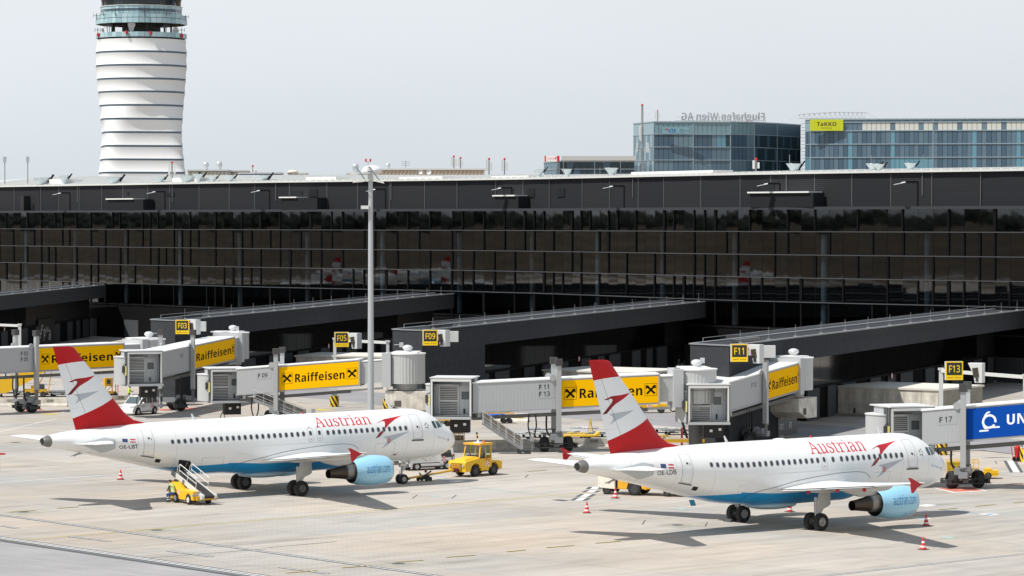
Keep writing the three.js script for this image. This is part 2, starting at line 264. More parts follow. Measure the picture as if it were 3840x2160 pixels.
{ // a runway beyond the apron, the tree belt across the field that the dark glass mirrors
  for (const [a, b] of [[-655, -610]]) rotUV(sheet('runway', [[a, 200], [b, 200], [b, -1400], [a, -1400]], -.01, M('rway', [.8, .8, .8], .9, 0, { map: asphT })), 0).userData.kind = 'structure';
  { // unseen meadow with pale tracks, its rise added for the glass to mirror
    const g = new THREE.PlaneGeometry(1, 1, 24, 60), p = g.attributes.position, u = g.attributes.uv; for (let i = 0; i < p.count; i++) { const t = p.getX(i) + .5, x = lerp(-672, -1120, t), z = lerp(300, -1700, p.getY(i) + .5); p.setXYZ(i, x, -.02 + 17 * sstep(0, .85, t) + fbm(x * .01, z * .006, 3, 3) * 3 * t, z); u.setXY(i, x, z); } g.computeVertexNormals();
    if (g.attributes.normal.getY(0) < 0) { const ix = g.index.array; for (let i = 0; i < ix.length; i += 3) { const q = ix[i]; ix[i] = ix[i + 1]; ix[i + 1] = q; } g.computeVertexNormals(); }
    mesh('meadow', g, M('meadow', [.24, .215, .19], .95, 0, { map: dataTex(256, 256, (a, b) => { const n = fbm(a * 6, b * 6, 5, 4) + .35 * Math.sin(a * 6.283 * 5 + fbm(a * 3, b * 3, 1, 2) * 6); return [.52 + n * .22, .45 + n * .2, .32 + n * .2]; }, { srgb: true, repeat: [1 / 300, 1 / 300] }) })).userData.kind = 'structure';
  }
  const n = 7000, im = new THREE.InstancedMesh(new THREE.IcosahedronGeometry(1, 0), M('foliage', [.032, .045, .030], .95), n), m4 = new THREE.Matrix4(), q = new THREE.Quaternion();
  for (let i = 0; i < n; i++) { const z = rr(120, -1600), d = rnd(); const H = 7 + 9 * fbm(z * .02, d * 3, 2, 3) + d * 7; m4.compose(V(-1075 - d * 120, 14.5 + rr(0, 1) * H * .75, z), q.setFromEuler(new THREE.Euler(rnd() * 6, rnd() * 6, 0)), V(rr(2.5, 6), rr(1.6, 3.4), rr(2.5, 6))); im.setMatrixAt(i, m4); }
  im.name = 'forest'; scene.add(tag(im, 'dark green belt of trees across the field, mirrored in the top row of dark glass', 'forest', null, 'stuff'));
}
// ------------------------------------------------------------------ the two parked aircraft
const PRO = [[0, 3.28, 3.22, .04], [.04, 3.44, 3.05, .22], [.1, 3.58, 2.89, .38], [.3, 3.86, 2.60, .70], [.7, 4.20, 2.32, 1.02], [1.2, 4.50, 2.11, 1.30], [1.8, 4.86, 1.96, 1.53], [2.4, 5.26, 1.87, 1.69], [3.0, 5.56, 1.81, 1.80], [4, 5.80, 1.76, 1.92], [5, 5.86, 1.75, 1.96], [6, 5.87, 1.75, 1.975], [24, 5.87, 1.75, 1.975], [25, 5.87, 1.82, 1.97], [26, 5.86, 1.96, 1.95], [28, 5.83, 2.38, 1.86], [30, 5.79, 2.86, 1.70], [32, 5.72, 3.34, 1.46], [34, 5.62, 3.80, 1.16], [35.2, 5.52, 4.05, .94], [36, 5.44, 4.22, .78], [37, 5.28, 4.42, .55]];
const secAt = (x) => { let i = 1; while (i < PRO.length - 1 && PRO[i][0] < x) i++; const a = PRO[i - 1], b = PRO[i], t = clamp((x - a[0]) / (b[0] - a[0]), 0, 1); const L = [1, 2, 3].map((k) => lerp(a[k], b[k], t)); return { yc: (L[0] + L[1]) / 2, rh: (L[0] - L[1]) / 2, hw: L[2] }; };
const RED_LOGO = [[8.76, 2.0], [7.84, 1.66], [6.92, 1.53], [5.9, 1.36], [6.83, 1.74], [7.6, 2.16], [8.02, 2.49], [8.26, 2.76], [8.66, 3.08], [9.08, 3.2], [8.71, 2.81], [8.27, 2.56], [8.07, 2.36], [7.94, 2.1], [7.91, 1.88], [8.12, 1.82], [8.41, 1.92]];
const GREY_LOGO = [[8.39, 3.12], [7.18, 2.97], [5.69, 2.77], [6.78, 3.18], [7.42, 3.43], [7.83, 3.74], [8.34, 4.01], [8.01, 3.56], [7.93, 3.41], [7.98, 3.28], [8.14, 3.2]];
const RR = 2.02;
function airliner(opt) {
  const short = opt.short, m = 17.71, dF = short ? 1.6 : 0, dA = short ? 2.13 : 0;
  const LX = (x, part) => part === 'f' ? m - dF - x : part === 'a' ? m + dA - x : m - x;      // nose, wing or tail stations of the long type -> metres ahead of the main wheels
  const L = thing('airliner', opt.label, 'airliner', [opt.x, 0, opt.z], opt.turn, opt.group);
  const lxT = LX(37, 'a'), lxN = LX(0, 'f'), len = lxN - lxT;
  const xOf = (lx) => { const f = m - dF - lx, a = m + dA - lx; return f < 9 ? f : a > 24 ? a : clamp(m - lx, 9, 24); };
  const surf = (lx, ph, off = 0) => { const s = secAt(xOf(lx)); return V(lx, s.yc + (s.rh + off) * Math.cos(ph), (s.hw + off) * Math.sin(ph)); };
  const phiY = (lx, y) => { const s = secAt(xOf(lx)); return Math.acos(clamp((y - s.yc) / s.rh, -1, 1)); };
  const add = [];
  // fuselage with its painted livery
  const TW = 2048, TH = 704;
  const liv = canvasTex(TW, TH, (c) => {
    const px = (lx) => (lx - lxT) / len * TW, py = (s) => s / (2 * Math.PI * RR) * TH, F = (x) => px(LX(x, 'f')), A = (x) => px(LX(x, 'a')), k = TW / len;
    c.fillStyle = '#f0f0ee'; c.fillRect(0, 0, TW, TH);
    // soft dirt towards the belly of the tail
    for (let i = 0; i < 240; i++) { c.fillStyle = `rgba(150,140,125,${rr(.01, .035)})`; c.fillRect(rr(0, TW), py(rr(3.6, 9)), rr(20, 200), rr(1, 4)); }
    // blue belly
    c.fillStyle = '#0990cc'; c.beginPath();
    const x0 = LX(9.6, 'w'), pts = [];
    for (let lx = LX(29.4, 'a'); lx < x0; lx += .3) pts.push([px(lx), py(phiY(lx, lerp(2.5, 2.58, sstep(-10, 0, lx))) * RR)]);
    c.moveTo(pts[0][0], py(Math.PI * RR)); for (const p of pts) c.lineTo(...p);
    c.quadraticCurveTo(px(x0 + .6), pts.at(-1)[1], px(x0 + .9), py(Math.PI * RR)); c.closePath(); c.fill();
    c.beginPath(); c.moveTo(pts[0][0], py(Math.PI * RR)); for (const p of pts) c.lineTo(p[0], TH - p[1]); c.quadraticCurveTo(px(x0 + .6), TH - pts.at(-1)[1], px(x0 + .9), py(Math.PI * RR)); c.closePath(); c.fill();
    // airline name
    c.fillStyle = '#cf1020'; c.textAlign = 'left'; c.textBaseline = 'alphabetic';
    c.save(); c.translate(F(opt.nameX), py(2.06)); c.transform(1, 0, -.03, 1, 0, 0); c.font = `${1.42 * k}px serif`; const w = c.measureText('Austrian').width; c.scale(5.3 * k / w, 1); c.fillText('Austrian', 0, 0); c.restore();
    const poly = (P, f) => { c.fillStyle = f; c.beginPath(); P.forEach(([x, s], i) => c[i ? 'lineTo' : 'moveTo'](F(x), py(s))); c.closePath(); c.fill(); };
    const gr = c.createLinearGradient(F(6.5), py(1.4), F(9), py(3.1)); gr.addColorStop(0, '#d51220'); gr.addColorStop(.5, '#ae101d'); gr.addColorStop(1, '#6e0f18');
    poly(GREY_LOGO, '#b3bac1'); poly(RED_LOGO, gr);
    c.strokeStyle = '#c22'; c.lineWidth = .06 * k; c.beginPath(); c.arc(F(7.77), py(3.42), .14 * k, 0, 7); c.stroke(); c.fillStyle = '#333'; c.fillRect(F(7.79), py(3.37), .06 * k, .1 * k);
    // registration, flags
    const b = A(31.88); c.fillStyle = '#1b1c1e'; c.font = `${.56 * k}px sans-serif`; const rw = c.measureText(opt.reg).width; c.save(); c.translate(b, py(3.84)); c.rotate(-.2); c.scale(1.52 * k / rw, 1); c.lineWidth = 1.4; c.strokeStyle = '#1b1c1e'; c.fillText(opt.reg, 0, 0); c.strokeText(opt.reg, 0, 0); c.restore();
    const fy = py(2.58), fh = .40 * k;
    c.fillStyle = '#17307f'; c.fillRect(A(31.66), fy, .42 * k, fh); c.fillStyle = '#e6c63c'; for (let i = 0; i < 12; i++) c.fillRect(A(31.45) + Math.cos(i * .5236) * .09 * k - .5, fy + fh / 2 + Math.sin(i * .5236) * .09 * k - .5, 1.3, 1.3);
    c.fillStyle = '#cc1426'; c.fillRect(A(31.03), fy, .42 * k, fh * .35); c.fillRect(A(31.03), fy + fh * .66, .42 * k, fh * .34); c.fillStyle = '#fff'; c.fillRect(A(31.03), fy + fh * .35, .42 * k, fh * .31);
    // small print and panel lines
    c.strokeStyle = 'rgba(120,125,130,.55)'; c.lineWidth = 1;
    for (const x of [3.2, 5.9]) { c.beginPath(); c.moveTo(F(x), 0); c.lineTo(F(x), TH); c.stroke(); }
    for (const x of [27.2, 30.4, 33.9]) { c.beginPath(); c.moveTo(A(x), 0); c.lineTo(A(x), TH); c.stroke(); }
    c.strokeStyle = 'rgba(140,145,150,.8)'; c.strokeRect(F(9.0), py(3.6), 1.9 * k, 1.25 * k); c.strokeRect(A(24.9), py(3.9), 1.9 * k, 1.0 * k);
    c.fillStyle = opt.city ? '#4d97c4' : '#9fb0bd'; c.font = `italic ${.3 * k}px sans-serif`; c.fillText(opt.city || 'Wörthersee', F(2.95), py(3.35));
    c.fillStyle = '#3a3d40'; for (let i = 0; i < 5; i++) { const a = i * 1.2566 - 1.57; c.save(); c.translate(F(3.92) + Math.cos(a) * .17 * k, py(2.38) + Math.sin(a) * .2 * k); c.rotate(a + .9); c.fillRect(-.1 * k, -.03 * k, .2 * k, .065 * k); c.restore(); }
    c.strokeStyle = 'rgba(200,60,60,.7)'; c.strokeRect(F(1.62), py(3.1), .17 * k, .42 * k); c.fillStyle = '#5a4a46'; c.fillRect(F(1.57), py(3.17), .07 * k, .26 * k);
    c.strokeRect(F(7.1), py(4.55), .55 * k, .3 * k); c.fillStyle = '#6e6a66'; c.beginPath(); c.ellipse(F(6.83), py(4.7), .16 * k, .09 * k, 0, 0, 7); c.fill();
    c.fillStyle = 'rgba(60,60,60,.6)'; for (let i = 0; i < 26; i++) c.fillRect(F(rr(1.5, 9)), py(rr(3.4, 5.2)), rr(1, 2.5), 1);
  });
  const skin = new THREE.MeshPhysicalMaterial({ color: 0xffffff, map: liv, roughness: .3, clearcoat: .6, clearcoatRoughness: .08, side: THREE.DoubleSide });
  const skinW = new THREE.MeshPhysicalMaterial({ color: C(.84, .84, .83), roughness: .3, clearcoat: .6, clearcoatRoughness: .08, side: THREE.DoubleSide });
  {
    const st = []; const xs = [0, .015, .04, .1, .2, .3, .5, .7, .95, 1.2, 1.5, 1.8, 2.1, 2.4, 2.7, 3, 3.5, 4, 4.5, 5, 6, 8];
    for (const x of xs) st.push([LX(x, 'f'), x]);
    for (let i = 1; i < 8; i++) st.push([lerp(LX(8, 'f'), LX(24, 'a'), i / 8), 12]);
    for (let x = 24; x <= 37.001; x += .5) st.push([LX(x, 'a'), x]);
    const N = 72, pos = [], uv = [], idx = [];
    st.forEach(([lx, x]) => { const s = secAt(x); for (let j = 0; j <= N; j++) { const p = j / N * Math.PI * 2; pos.push(lx, s.yc + s.rh * Math.cos(p), s.hw * Math.sin(p)); uv.push((lx - lxT) / len, 1 - j / N); } });
    for (let i = 0; i < st.length - 1; i++) for (let j = 0; j < N; j++) { const a = i * (N + 1) + j, b = a + N + 1; idx.push(a, a + 1, b, b, a + 1, b + 1); }
    const g = new THREE.BufferGeometry(); g.setAttribute('position', new THREE.Float32BufferAttribute(pos, 3)); g.setAttribute('uv', new THREE.Float32BufferAttribute(uv, 2)); g.setIndex(idx); g.computeVertexNormals();
    const nn = g.attributes.normal; for (let i = 0; i < st.length; i++) { const a = i * (N + 1), b = a + N, v = V(nn.getX(a) + nn.getX(b), nn.getY(a) + nn.getY(b), nn.getZ(a) + nn.getZ(b)).normalize(); nn.setXYZ(a, v.x, v.y, v.z); nn.setXYZ(b, v.x, v.y, v.z); }
    if (nn.getY(Math.floor(st.length / 2) * (N + 1)) < 0) { for (let i = 0; i < nn.count; i++) nn.setXYZ(i, -nn.getX(i), -nn.getY(i), -nn.getZ(i)); for (let i = 0; i < idx.length; i += 3) { const t = idx[i + 1]; idx[i + 1] = idx[i + 2]; idx[i + 2] = t; } g.setIndex(idx); }
    add.push(mesh('fuselage', g, skin, L));
    const ap = new MB(), e = LX(37, 'a'), s = secAt(37);
    const cap = new THREE.LatheGeometry([[.56, 0], [.52, .16], [.42, .36], [.36, .52], [.30, .54], [.29, .45], [.2, .2]].map((q) => new THREE.Vector2(...q)), 24); cap.rotateZ(Math.PI / 2); cap.scale(1, s.rh / .56, s.hw / .56); cap.translate(e, s.yc, 0); ap.add(cap);
    const t = ap.build('tail_exhaust', M('apu', [.20, .19, .18], .5, .5), L); add.push(t);
    const ho = new MB().lathe([[0, .02], [.24, 0]], 18).tf((g) => { g.rotateZ(Math.PI / 2); g.translate(e - .5, s.yc - .02, 0); }).build('exhaust_hole', MAT.black, t);
  }
  // pieces laid on the skin: a rounded rectangle w x h around (lx, s), s measured down from the crown
  const patch = (lx, s, w, h, r, off, seg = 3, hole = 0, skew = 0) => {
    const rect = (w, h, r) => { const P = []; for (const [cx, cy, a] of [[w / 2 - r, h / 2 - r, 0], [-w / 2 + r, h / 2 - r, 1], [-w / 2 + r, -h / 2 + r, 2], [w / 2 - r, -h / 2 + r, 3]]) for (let i = 0; i <= seg; i++) { const t = (a + i / seg) * Math.PI / 2; P.push(new THREE.Vector2(cx + r * Math.cos(t), cy + r * Math.sin(t))); } return P; };
    let o = rect(w, h, r), inner = hole ? rect(w - 2 * hole, h - 2 * hole, Math.max(.01, r - hole)) : null;
    const sub = (P) => { const R = []; for (let i = 0; i < P.length; i++) { const a = P[i], b = P[(i + 1) % P.length], n = Math.max(1, Math.ceil(a.distanceTo(b) / .25)); for (let k = 0; k < n; k++) R.push(a.clone().lerp(b, k / n)); } return R; };
    let g;
    if (inner) { o = sub(o); const n = o.length; const pos = [], idx = []; const I = o.map((p) => new THREE.Vector2(p.x * (w - 2 * hole) / w, p.y * (h - 2 * hole) / h)); for (let i = 0; i < n; i++) pos.push(o[i].x, o[i].y, 0, I[i].x, I[i].y, 0); for (let i = 0; i < n; i++) { const a = 2 * i, b = 2 * ((i + 1) % n); idx.push(a, b, a + 1, a + 1, b, b + 1); } g = new THREE.BufferGeometry(); g.setAttribute('position', new THREE.Float32BufferAttribute(pos, 3)); g.setIndex(idx); }
    else { const ny = Math.max(10, Math.ceil(h / .2)), nx = Math.max(2, Math.ceil(w / .3)); const pos = [], idx = []; for (let j = 0; j <= ny; j++) { const y = (j / ny - .5) * h, dy = Math.max(0, Math.abs(y) - (h / 2 - r)), ww = w - 2 * (r - Math.sqrt(Math.max(0, r * r - dy * dy))); for (let i = 0; i <= nx; i++) pos.push((i / nx - .5) * ww, y, 0); } for (let j = 0; j < ny; j++) for (let i = 0; i < nx; i++) { const a = j * (nx + 1) + i, b = a + nx + 1; idx.push(a, a + 1, b, b, a + 1, b + 1); } g = new THREE.BufferGeometry(); g.setAttribute('position', new THREE.Float32BufferAttribute(pos, 3)); g.setIndex(idx); }
    const p = g.attributes.position; for (let i = 0; i < p.count; i++) { const v = surf(lx + p.getX(i) + skew * p.getY(i), (s + p.getY(i)) / RR, off); p.setXYZ(i, v.x, v.y, v.z); }
    g.setAttribute('uv', new THREE.BufferAttribute(new Float32Array(p.count * 2), 2)); g.computeVertexNormals();
    const nz = g.attributes.normal.getZ(0); if (nz < 0) { const ix = g.index.array; for (let i = 0; i < ix.length; i += 3) { const t = ix[i]; ix[i] = ix[i + 1]; ix[i + 1] = t; } g.computeVertexNormals(); }
    return g;
  };
  const polyPatch = (P, off) => { const g = new THREE.BufferGeometry(), c = P.reduce((a, p) => [a[0] + p[0] / P.length, a[1] + p[1] / P.length], [0, 0]); const pos = []; const Q = P.map(([lx, ph]) => surf(lx, ph, off)), cc = surf(c[0], c[1], off); P.forEach((q, i) => { const r = P[(i + 1) % P.length], n = 4, at = (a, b) => surf(c[0] + (q[0] - c[0]) * a / n + (r[0] - c[0]) * b / n, c[1] + (q[1] - c[1]) * a / n + (r[1] - c[1]) * b / n, off); for (let a = 0; a < n; a++) for (let b = 0; a + b < n; b++) { pos.push(...at(a, b), ...at(a + 1, b), ...at(a, b + 1)); if (a + b < n - 1) pos.push(...at(a + 1, b), ...at(a + 1, b + 1), ...at(a, b + 1)); } }); g.setAttribute('position', new THREE.Float32BufferAttribute(pos, 3)); g.computeVertexNormals(); return g; };
  const frameM = M('win_frame', [.27, .285, .30], .5), paneM = M('win_pane', [.045, .05, .06], .12), lineM = M('door_line', [.46, .48, .50], .5), darkM = M('sill', [.13, .125, .115], .6);
  const S0 = 71.5 * Math.PI / 180 * RR;
  const wl = [];
  if (short) { for (let k = 0; k < 19; k++) wl.push(-7.64 + .537 * k); wl.push(3.48); for (let k = 0; k < 12; k++) wl.push(4.28 + .533 * k); }
  else { for (let k = 0; k < 23; k++) wl.push(m - 27.56 + k * .535); for (let k = 0; k < 15; k++) wl.push(m - 13.52 + k * .533); }
  for (const lx of wl) { const s = lx < -8 ? phiY(lx, 4.45) * RR : S0; const f = mesh('window', patch(lx, s, .30, .42, .145, .006), frameM, L); mesh('pane', patch(lx, s, .20, .32, .098, .012), paneM, f); add.push(f); }
  for (const lx of short ? [2.63] : [m - 15.15, m - 14.32]) {
    const d = mesh('overwing_exit', patch(lx, S0 + .07, .52, 1.08, .14, .004, 3, .03), lineM, L); add.push(d);
    mesh('pane', patch(lx, S0 - .03, .24, .36, .11, .012), paneM, d); mesh('placard', patch(lx, S0 - .5, .1, .07, .01, .006), MAT.red, d); mesh('placard', patch(lx, S0 + .42, .1, .07, .01, .006), MAT.red, d);
  }
  for (const [lx, top, bot, w, sk] of [[LX(4.93, 'f'), 37, 96, .94, .03], [LX(29.52, 'a'), 43.5, 120, .84, .02]]) {
    const s0 = top * Math.PI / 180 * RR, s1 = bot * Math.PI / 180 * RR;
    const d = mesh('cabin_door', patch(lx, (s0 + s1) / 2, w, s1 - s0, .16, .005, 4), skinW, L); add.push(d);
    mesh('door_outline', patch(lx, (s0 + s1) / 2, w + .05, s1 - s0 + .05, .18, .009, 4, .045), lineM, d);
    mesh('door_window', patch(lx + .02, S0 - .05, .17, .2, .08, .012), paneM, d);
    mesh('door_handle', patch(lx + .22, S0 + .02, .05, .26, .02, .012), M('hand', [.2, .2, .21], .5), d);
    mesh('sill_plate', patch(lx, s1 + .12, w + .28, .13, .05, .02), darkM, d);
  }
  { // cockpit glazing
    const f = (x, d) => [LX(x, 'f'), d * Math.PI / 180];
    const gm = M('cockpit', [.03, .075, .09], .08), fr = M('cock_frame', [.5, .52, .53], .4);
    for (const P of [[f(3.26, 54), f(2.93, 50.5), f(2.83, 69.5), f(3.12, 71.5), f(3.26, 62)], [f(2.80, 49), f(2.30, 42), f(2.12, 57), f(2.70, 68.5)], [f(2.18, 38), f(1.95, 12), f(1.52, 14), f(1.98, 54)]]) for (const sd of [1, -1]) { const g = polyPatch(P.map(([a, b]) => [a, b * sd]), .012); add.push(mesh('cockpit_window', g, gm, L)); }
    const h = mesh('outflow_valve', patch(LX(28.57, 'a'), 141.5 * Math.PI / 180 * RR - .35, .42, .42, .03, .012), MAT.black, L); add.push(h);
  }
  if (opt.hold) { const s0 = phiY(LX(26.2, 'a'), 2.9) * RR; const h = mesh('cargo_hold', patch(LX(26.2, 'a'), s0 + .52, 1.05, 1.25, .08, .015, 3, 0, .35), MAT.black, L); add.push(h); mesh('door_jamb', patch(LX(26.15, 'a'), s0 + .5, .06, 1.1, .02, .025), MAT.grey, h); }
  { // trim plate around the tailplane root
    const d = Math.PI / 180, a = (x) => LX(x, 'a'); for (const sd of [1, -1]) { const g = polyPatch([[a(35.0), 99.7], [a(33.05), 69.3], [a(32.23), 76.3], [a(32.2), 109.6], [a(33.14), 136.7], [a(34.46), 114.5]].map(([x, y]) => [x, y * d * sd]), .02); add.push(mesh('trim_plate', g, M('trimplate', [.50, .53, .54], .45), L)); }
  }
  // lofts of aerofoil sections
  const foil = (n = 10) => { const P = []; for (let i = 0; i <= n; i++) { const t = 1 - Math.cos(i / n * Math.PI / 2); P.push([t, 1]); } const up = P.map(([t]) => [t, 2.969 * Math.sqrt(t) - 1.26 * t - 3.516 * t * t + 2.843 * t ** 3 - 1.015 * t ** 4]); return [...up.slice().reverse().map(([t, y]) => [t, y]), ...up.slice(1).map(([t, y]) => [t, -y * .75])]; };
  const FO = foil();
  const loft = (secs, vertical = false) => {                                    // secs: [span, lxLE, chord, y or z, thickness, rise]
    const n = FO.length, pos = [], uv = [], idx = [];
    secs.forEach(([sp, le, ch, yy, th]) => FO.forEach(([t, q]) => { const a = le - t * ch, b = q * th * ch; vertical ? pos.push(a, sp, b) : pos.push(a, yy + b, sp); uv.push(a, sp); }));
    for (let i = 0; i < secs.length - 1; i++) for (let j = 0; j < n - 1; j++) { const a = i * n + j, b = a + n; idx.push(a, b, a + 1, a + 1, b, b + 1); }
    const e = (secs.length - 1) * n; for (let j = 1; j < n - 2; j++) idx.push(e, e + j, e + j + 1);
    const g = new THREE.BufferGeometry(); g.setAttribute('position', new THREE.Float32BufferAttribute(pos, 3)); g.setAttribute('uv', new THREE.Float32BufferAttribute(uv, 2)); g.setIndex(idx); g.computeVertexNormals(); return g;
  };
  const wingM = M('wing', [.66, .665, .66], .38), wingG = M('wing_grey', [.50, .51, .51], .45);
  for (const sd of [1, -1]) {
    const W = [[1.2, 12.7, 6.9, 2.62, .125], [1.98, 13.1, 6.15, 2.68, .125], [4.2, 14.26, 5.0, 2.86, .118], [6.4, 15.4, 3.95, 3.08, .11], [9.8, 17.15, 3.05, 3.42, .10], [13.3, 18.97, 2.25, 3.78, .095], [16.6, 20.66, 1.5, 4.12, .09], [16.95, 21.0, 1.1, 4.14, .08]].map(([z, x, c, y, t]) => [z * sd, LX(x), c, y, t * .5]);
    const w = mesh('wing', loft(W), wingM, L); add.push(w);
    // dropped trailing edge pieces: flaps and aileron
    const fl = (a, b, nm, drop) => { const q = (z) => { let i = 1; while (i < W.length - 1 && Math.abs(W[i][0]) < z) i++; const A = W[i - 1], B = W[i], t = (z - Math.abs(A[0])) / (Math.abs(B[0]) - Math.abs(A[0])); return [0, 1, 2, 3].map((k) => lerp(A[k], B[k], t)); }; const S = [a, (a + b) / 2, b].map((z) => { const k = q(z); return [z * sd, k[1] - k[2] * .80, k[2] * .30, k[3] - .03 - drop, .055]; }); const f = mesh(nm, loft(S), nm === 'aileron' ? wingM : wingG, w); };
    fl(2.4, 6.2, 'flap', .07); fl(6.5, 12.3, 'flap', .05); fl(12.6, 16.2, 'aileron', .02);
    for (const [z, x1, x0, y] of [[4.3, 18.95, 15.5, 2.86], [7.6, 19.5, 16.6, 3.22], [11.0, 20.45, 17.8, 3.52]]) {
      const g = new THREE.SphereGeometry(1, 16, 12), p = g.attributes.position;
      for (let i = 0; i < p.count; i++) { const t = (p.getX(i) + 1) / 2, k = Math.pow(t, .55) * 1.05; p.setXYZ(i, lerp(LX(x1), LX(x0), t), y - .20 + p.getY(i) * .33 * clamp(k, .2, 1) - .02 + .16 * t, z * sd + p.getZ(i) * .25 * clamp(k, .2, 1)); }
      g.computeVertexNormals(); const f = mesh('flap_fairing', g, M('podm', [.56, .55, .52], .5), L); add.push(f);
      if (opt.redTips) new MB().sph(LX(x1) + .02, y - .22, z * sd, .15, .13, .13, 12).build('fairing_tip', MAT.red, f);
    }
    const fx = (x, y) => [LX(x), y];
    const fence = new MB().ext([fx(21.35, 4.12), fx(21.65, 4.22), fx(22.38, 4.55), fx(22.62, 4.57), fx(22.40, 4.26), fx(22.42, 4.05), fx(22.32, 3.60), fx(22.16, 3.58), fx(21.8, 3.92)], .07, .02);
    fence.tf((g) => g.translate(0, 0, 17.02 * sd)); add.push(fence.build('wingtip_fence', MAT.red, L));
    // engine
    const ez = 5.75 * sd, ey = 1.74, N = 40;
    const rev = (P, name, mat, par, uvw) => { const pos = [], uv = [], idx = []; P.forEach(([x, r, dy = 0], i) => { for (let j = 0; j <= N; j++) { const a = j / N * Math.PI * 2; pos.push(LX(x), ey + dy + r * Math.cos(a), ez + r * Math.sin(a)); uv.push((14.2 - x) / 3.5, 1 - j / N); } }); for (let i = 0; i < P.length - 1; i++) for (let j = 0; j < N; j++) { const a = i * (N + 1) + j, b = a + N + 1; idx.push(a, a + 1, b, b, a + 1, b + 1); } const g = new THREE.BufferGeometry(); g.setAttribute('position', new THREE.Float32BufferAttribute(pos, 3)); g.setAttribute('uv', new THREE.Float32BufferAttribute(uv, 2)); g.setIndex(idx); g.computeVertexNormals(); return mesh(name, g, mat, par); };
    const en = rev([[10.8, .93], [11.0, 1.03], [11.4, 1.11], [12.0, 1.16], [12.6, 1.165], [13.1, 1.12], [13.6, 1.03], [14.0, .93], [14.2, .87]], 'engine_cowl', opt.cowlM ??= (() => {
      const t = canvasTex(1024, 1024, (c, w, h) => { c.fillStyle = '#9bd0e8'; c.fillRect(0, 0, w, h); for (let i = 0; i < 60; i++) { c.fillStyle = `rgba(255,255,255,${rr(.01, .05)})`; c.fillRect(rr(0, w), rr(0, h), rr(20, 200), rr(2, 30)); }
        for (const y0 of [.235, .735]) { c.fillStyle = '#0f78b2'; c.strokeStyle = '#0f78b2'; c.lineWidth = 3; c.save(); if (y0 > .5) { c.translate(w * .5, h * (y0 + .02)); c.rotate(Math.PI); c.translate(-w * .5, 0); } else c.translate(0, h * (y0 + .03)); c.font = '128px sans-serif'; const tw = c.measureText('austrian.com').width; c.translate(w * .22, 0); c.scale(w * .62 / tw, 1); c.fillText('austrian.com', 0, 0); c.strokeText('austrian.com', 0, 0); c.restore(); }
        c.strokeStyle = 'rgba(90,120,135,.7)'; c.lineWidth = 3; c.beginPath(); c.moveTo(w * .34, h * .30); c.lineTo(w * .28, h * .44); c.moveTo(w * .34, h * .30); c.lineTo(w * .45, h * .285); c.stroke(); for (const x of [.06, .9]) { c.beginPath(); c.moveTo(w * x, 0); c.lineTo(w * x, h); c.stroke(); }
        c.fillStyle = '#b39a7c'; c.fillRect(w * .83, h * .345, w * .07, h * .02); c.fillStyle = '#23262a'; c.fillRect(w * .83, h * .385, w * .025, h * .012);
        if (opt.redTips) { c.fillStyle = '#a02030'; c.fillRect(w * .58, h * .355, w * .04, h * .01); c.fillRect(w * .61, h * .37, w * .006, h * .05); } });
      return new THREE.MeshPhysicalMaterial({ map: t, roughness: .28, clearcoat: .5, clearcoatRoughness: .1, side: THREE.DoubleSide });
    })(), L); add.push(en);
    rev([[11.35, .80], [11.0, .84], [10.85, .88], [10.8, .93], [10.86, .97]], 'intake_lip', M('lip', [.62, .63, .64], .25, .7), en);
    rev([[14.2, .868], [13.9, .84], [13.2, .82], [12.6, .8], [12.55, .4]], 'fan_duct', M('duct', [.05, .05, .052], .6), en);
    rev([[11.34, .8], [11.5, .2], [11.2, 0]], 'fan', M('fanm', [.10, .10, .105], .4, .5), en);
    rev([[12.7, .70, .02], [13.6, .69, .02], [14.3, .62, .02], [14.75, .545, 0], [14.8, .53]], 'core_cowl', M('corec', [.27, .26, .24], .35, .7), en);
    rev([[14.78, .525], [15.3, .45, -.02], [15.95, .36, -.04], [16.3, .335, -.05], [16.28, .315, -.05], [15.8, .3, -.04], [15.5, .05, -.03]], 'exhaust_nozzle', M('nozz', [.085, .065, .05], .38, .8), en);
    const py = new MB().ext([[LX(11.9), 2.72], [LX(13.2), 3.0], [LX(15.6), 3.05], [LX(17.5), 2.86], [LX(16.6), 2.5], [LX(15.6), 2.25], [LX(14.5), 2.28], [LX(13.4), 2.5]], .42, .08).tf((g) => g.translate(0, 0, ez)); add.push(py.build('engine_pylon', M('pyl', [.55, .535, .50], .5), L));
    // tailplane
    const T = [[.55, 31.75, 3.55, 4.52, .1], [1.2, 32.2, 3.2, 4.58, .1], [3.6, 33.75, 2.3, 4.74, .095], [5.9, 35.1, 1.42, 4.88, .09], [6.22, 35.5, 1.1, 4.9, .06]].map(([z, x, c, y, t]) => [z * sd, LX(x, 'a'), c, y + .02, t * .5]);
    const tp = mesh('tailplane', loft(T), M('stab', [.72, .725, .72], .4), L); add.push(tp);
    const T2 = [[1.3, 35.4 - .95, .95, 4.59, .07], [5.8, 36.5 - .5, .5, 4.88, .07]].map(([z, x, c, y, t]) => [z * sd, LX(x, 'a'), c + .05, y, t]); mesh('elevator', loft(T2), M('stab2', [.64, .645, .64], .4), tp);
    // main gear
    const gz = 3.795 * sd, g1 = new MB();
    g1.cyl(0, 1.35, gz, .11, .15, 1.7, 14).cyl(0, .585, gz, .09, .09, .8, 12, 'z').bar([.12, .7, gz], [.2, 1.25, gz], .06).cyl(.13, 1.0, gz, .035, .035, .9, 6);
    const leg = g1.build('main_gear_leg', M('leg', [.42, .43, .44], .35, .5), L);
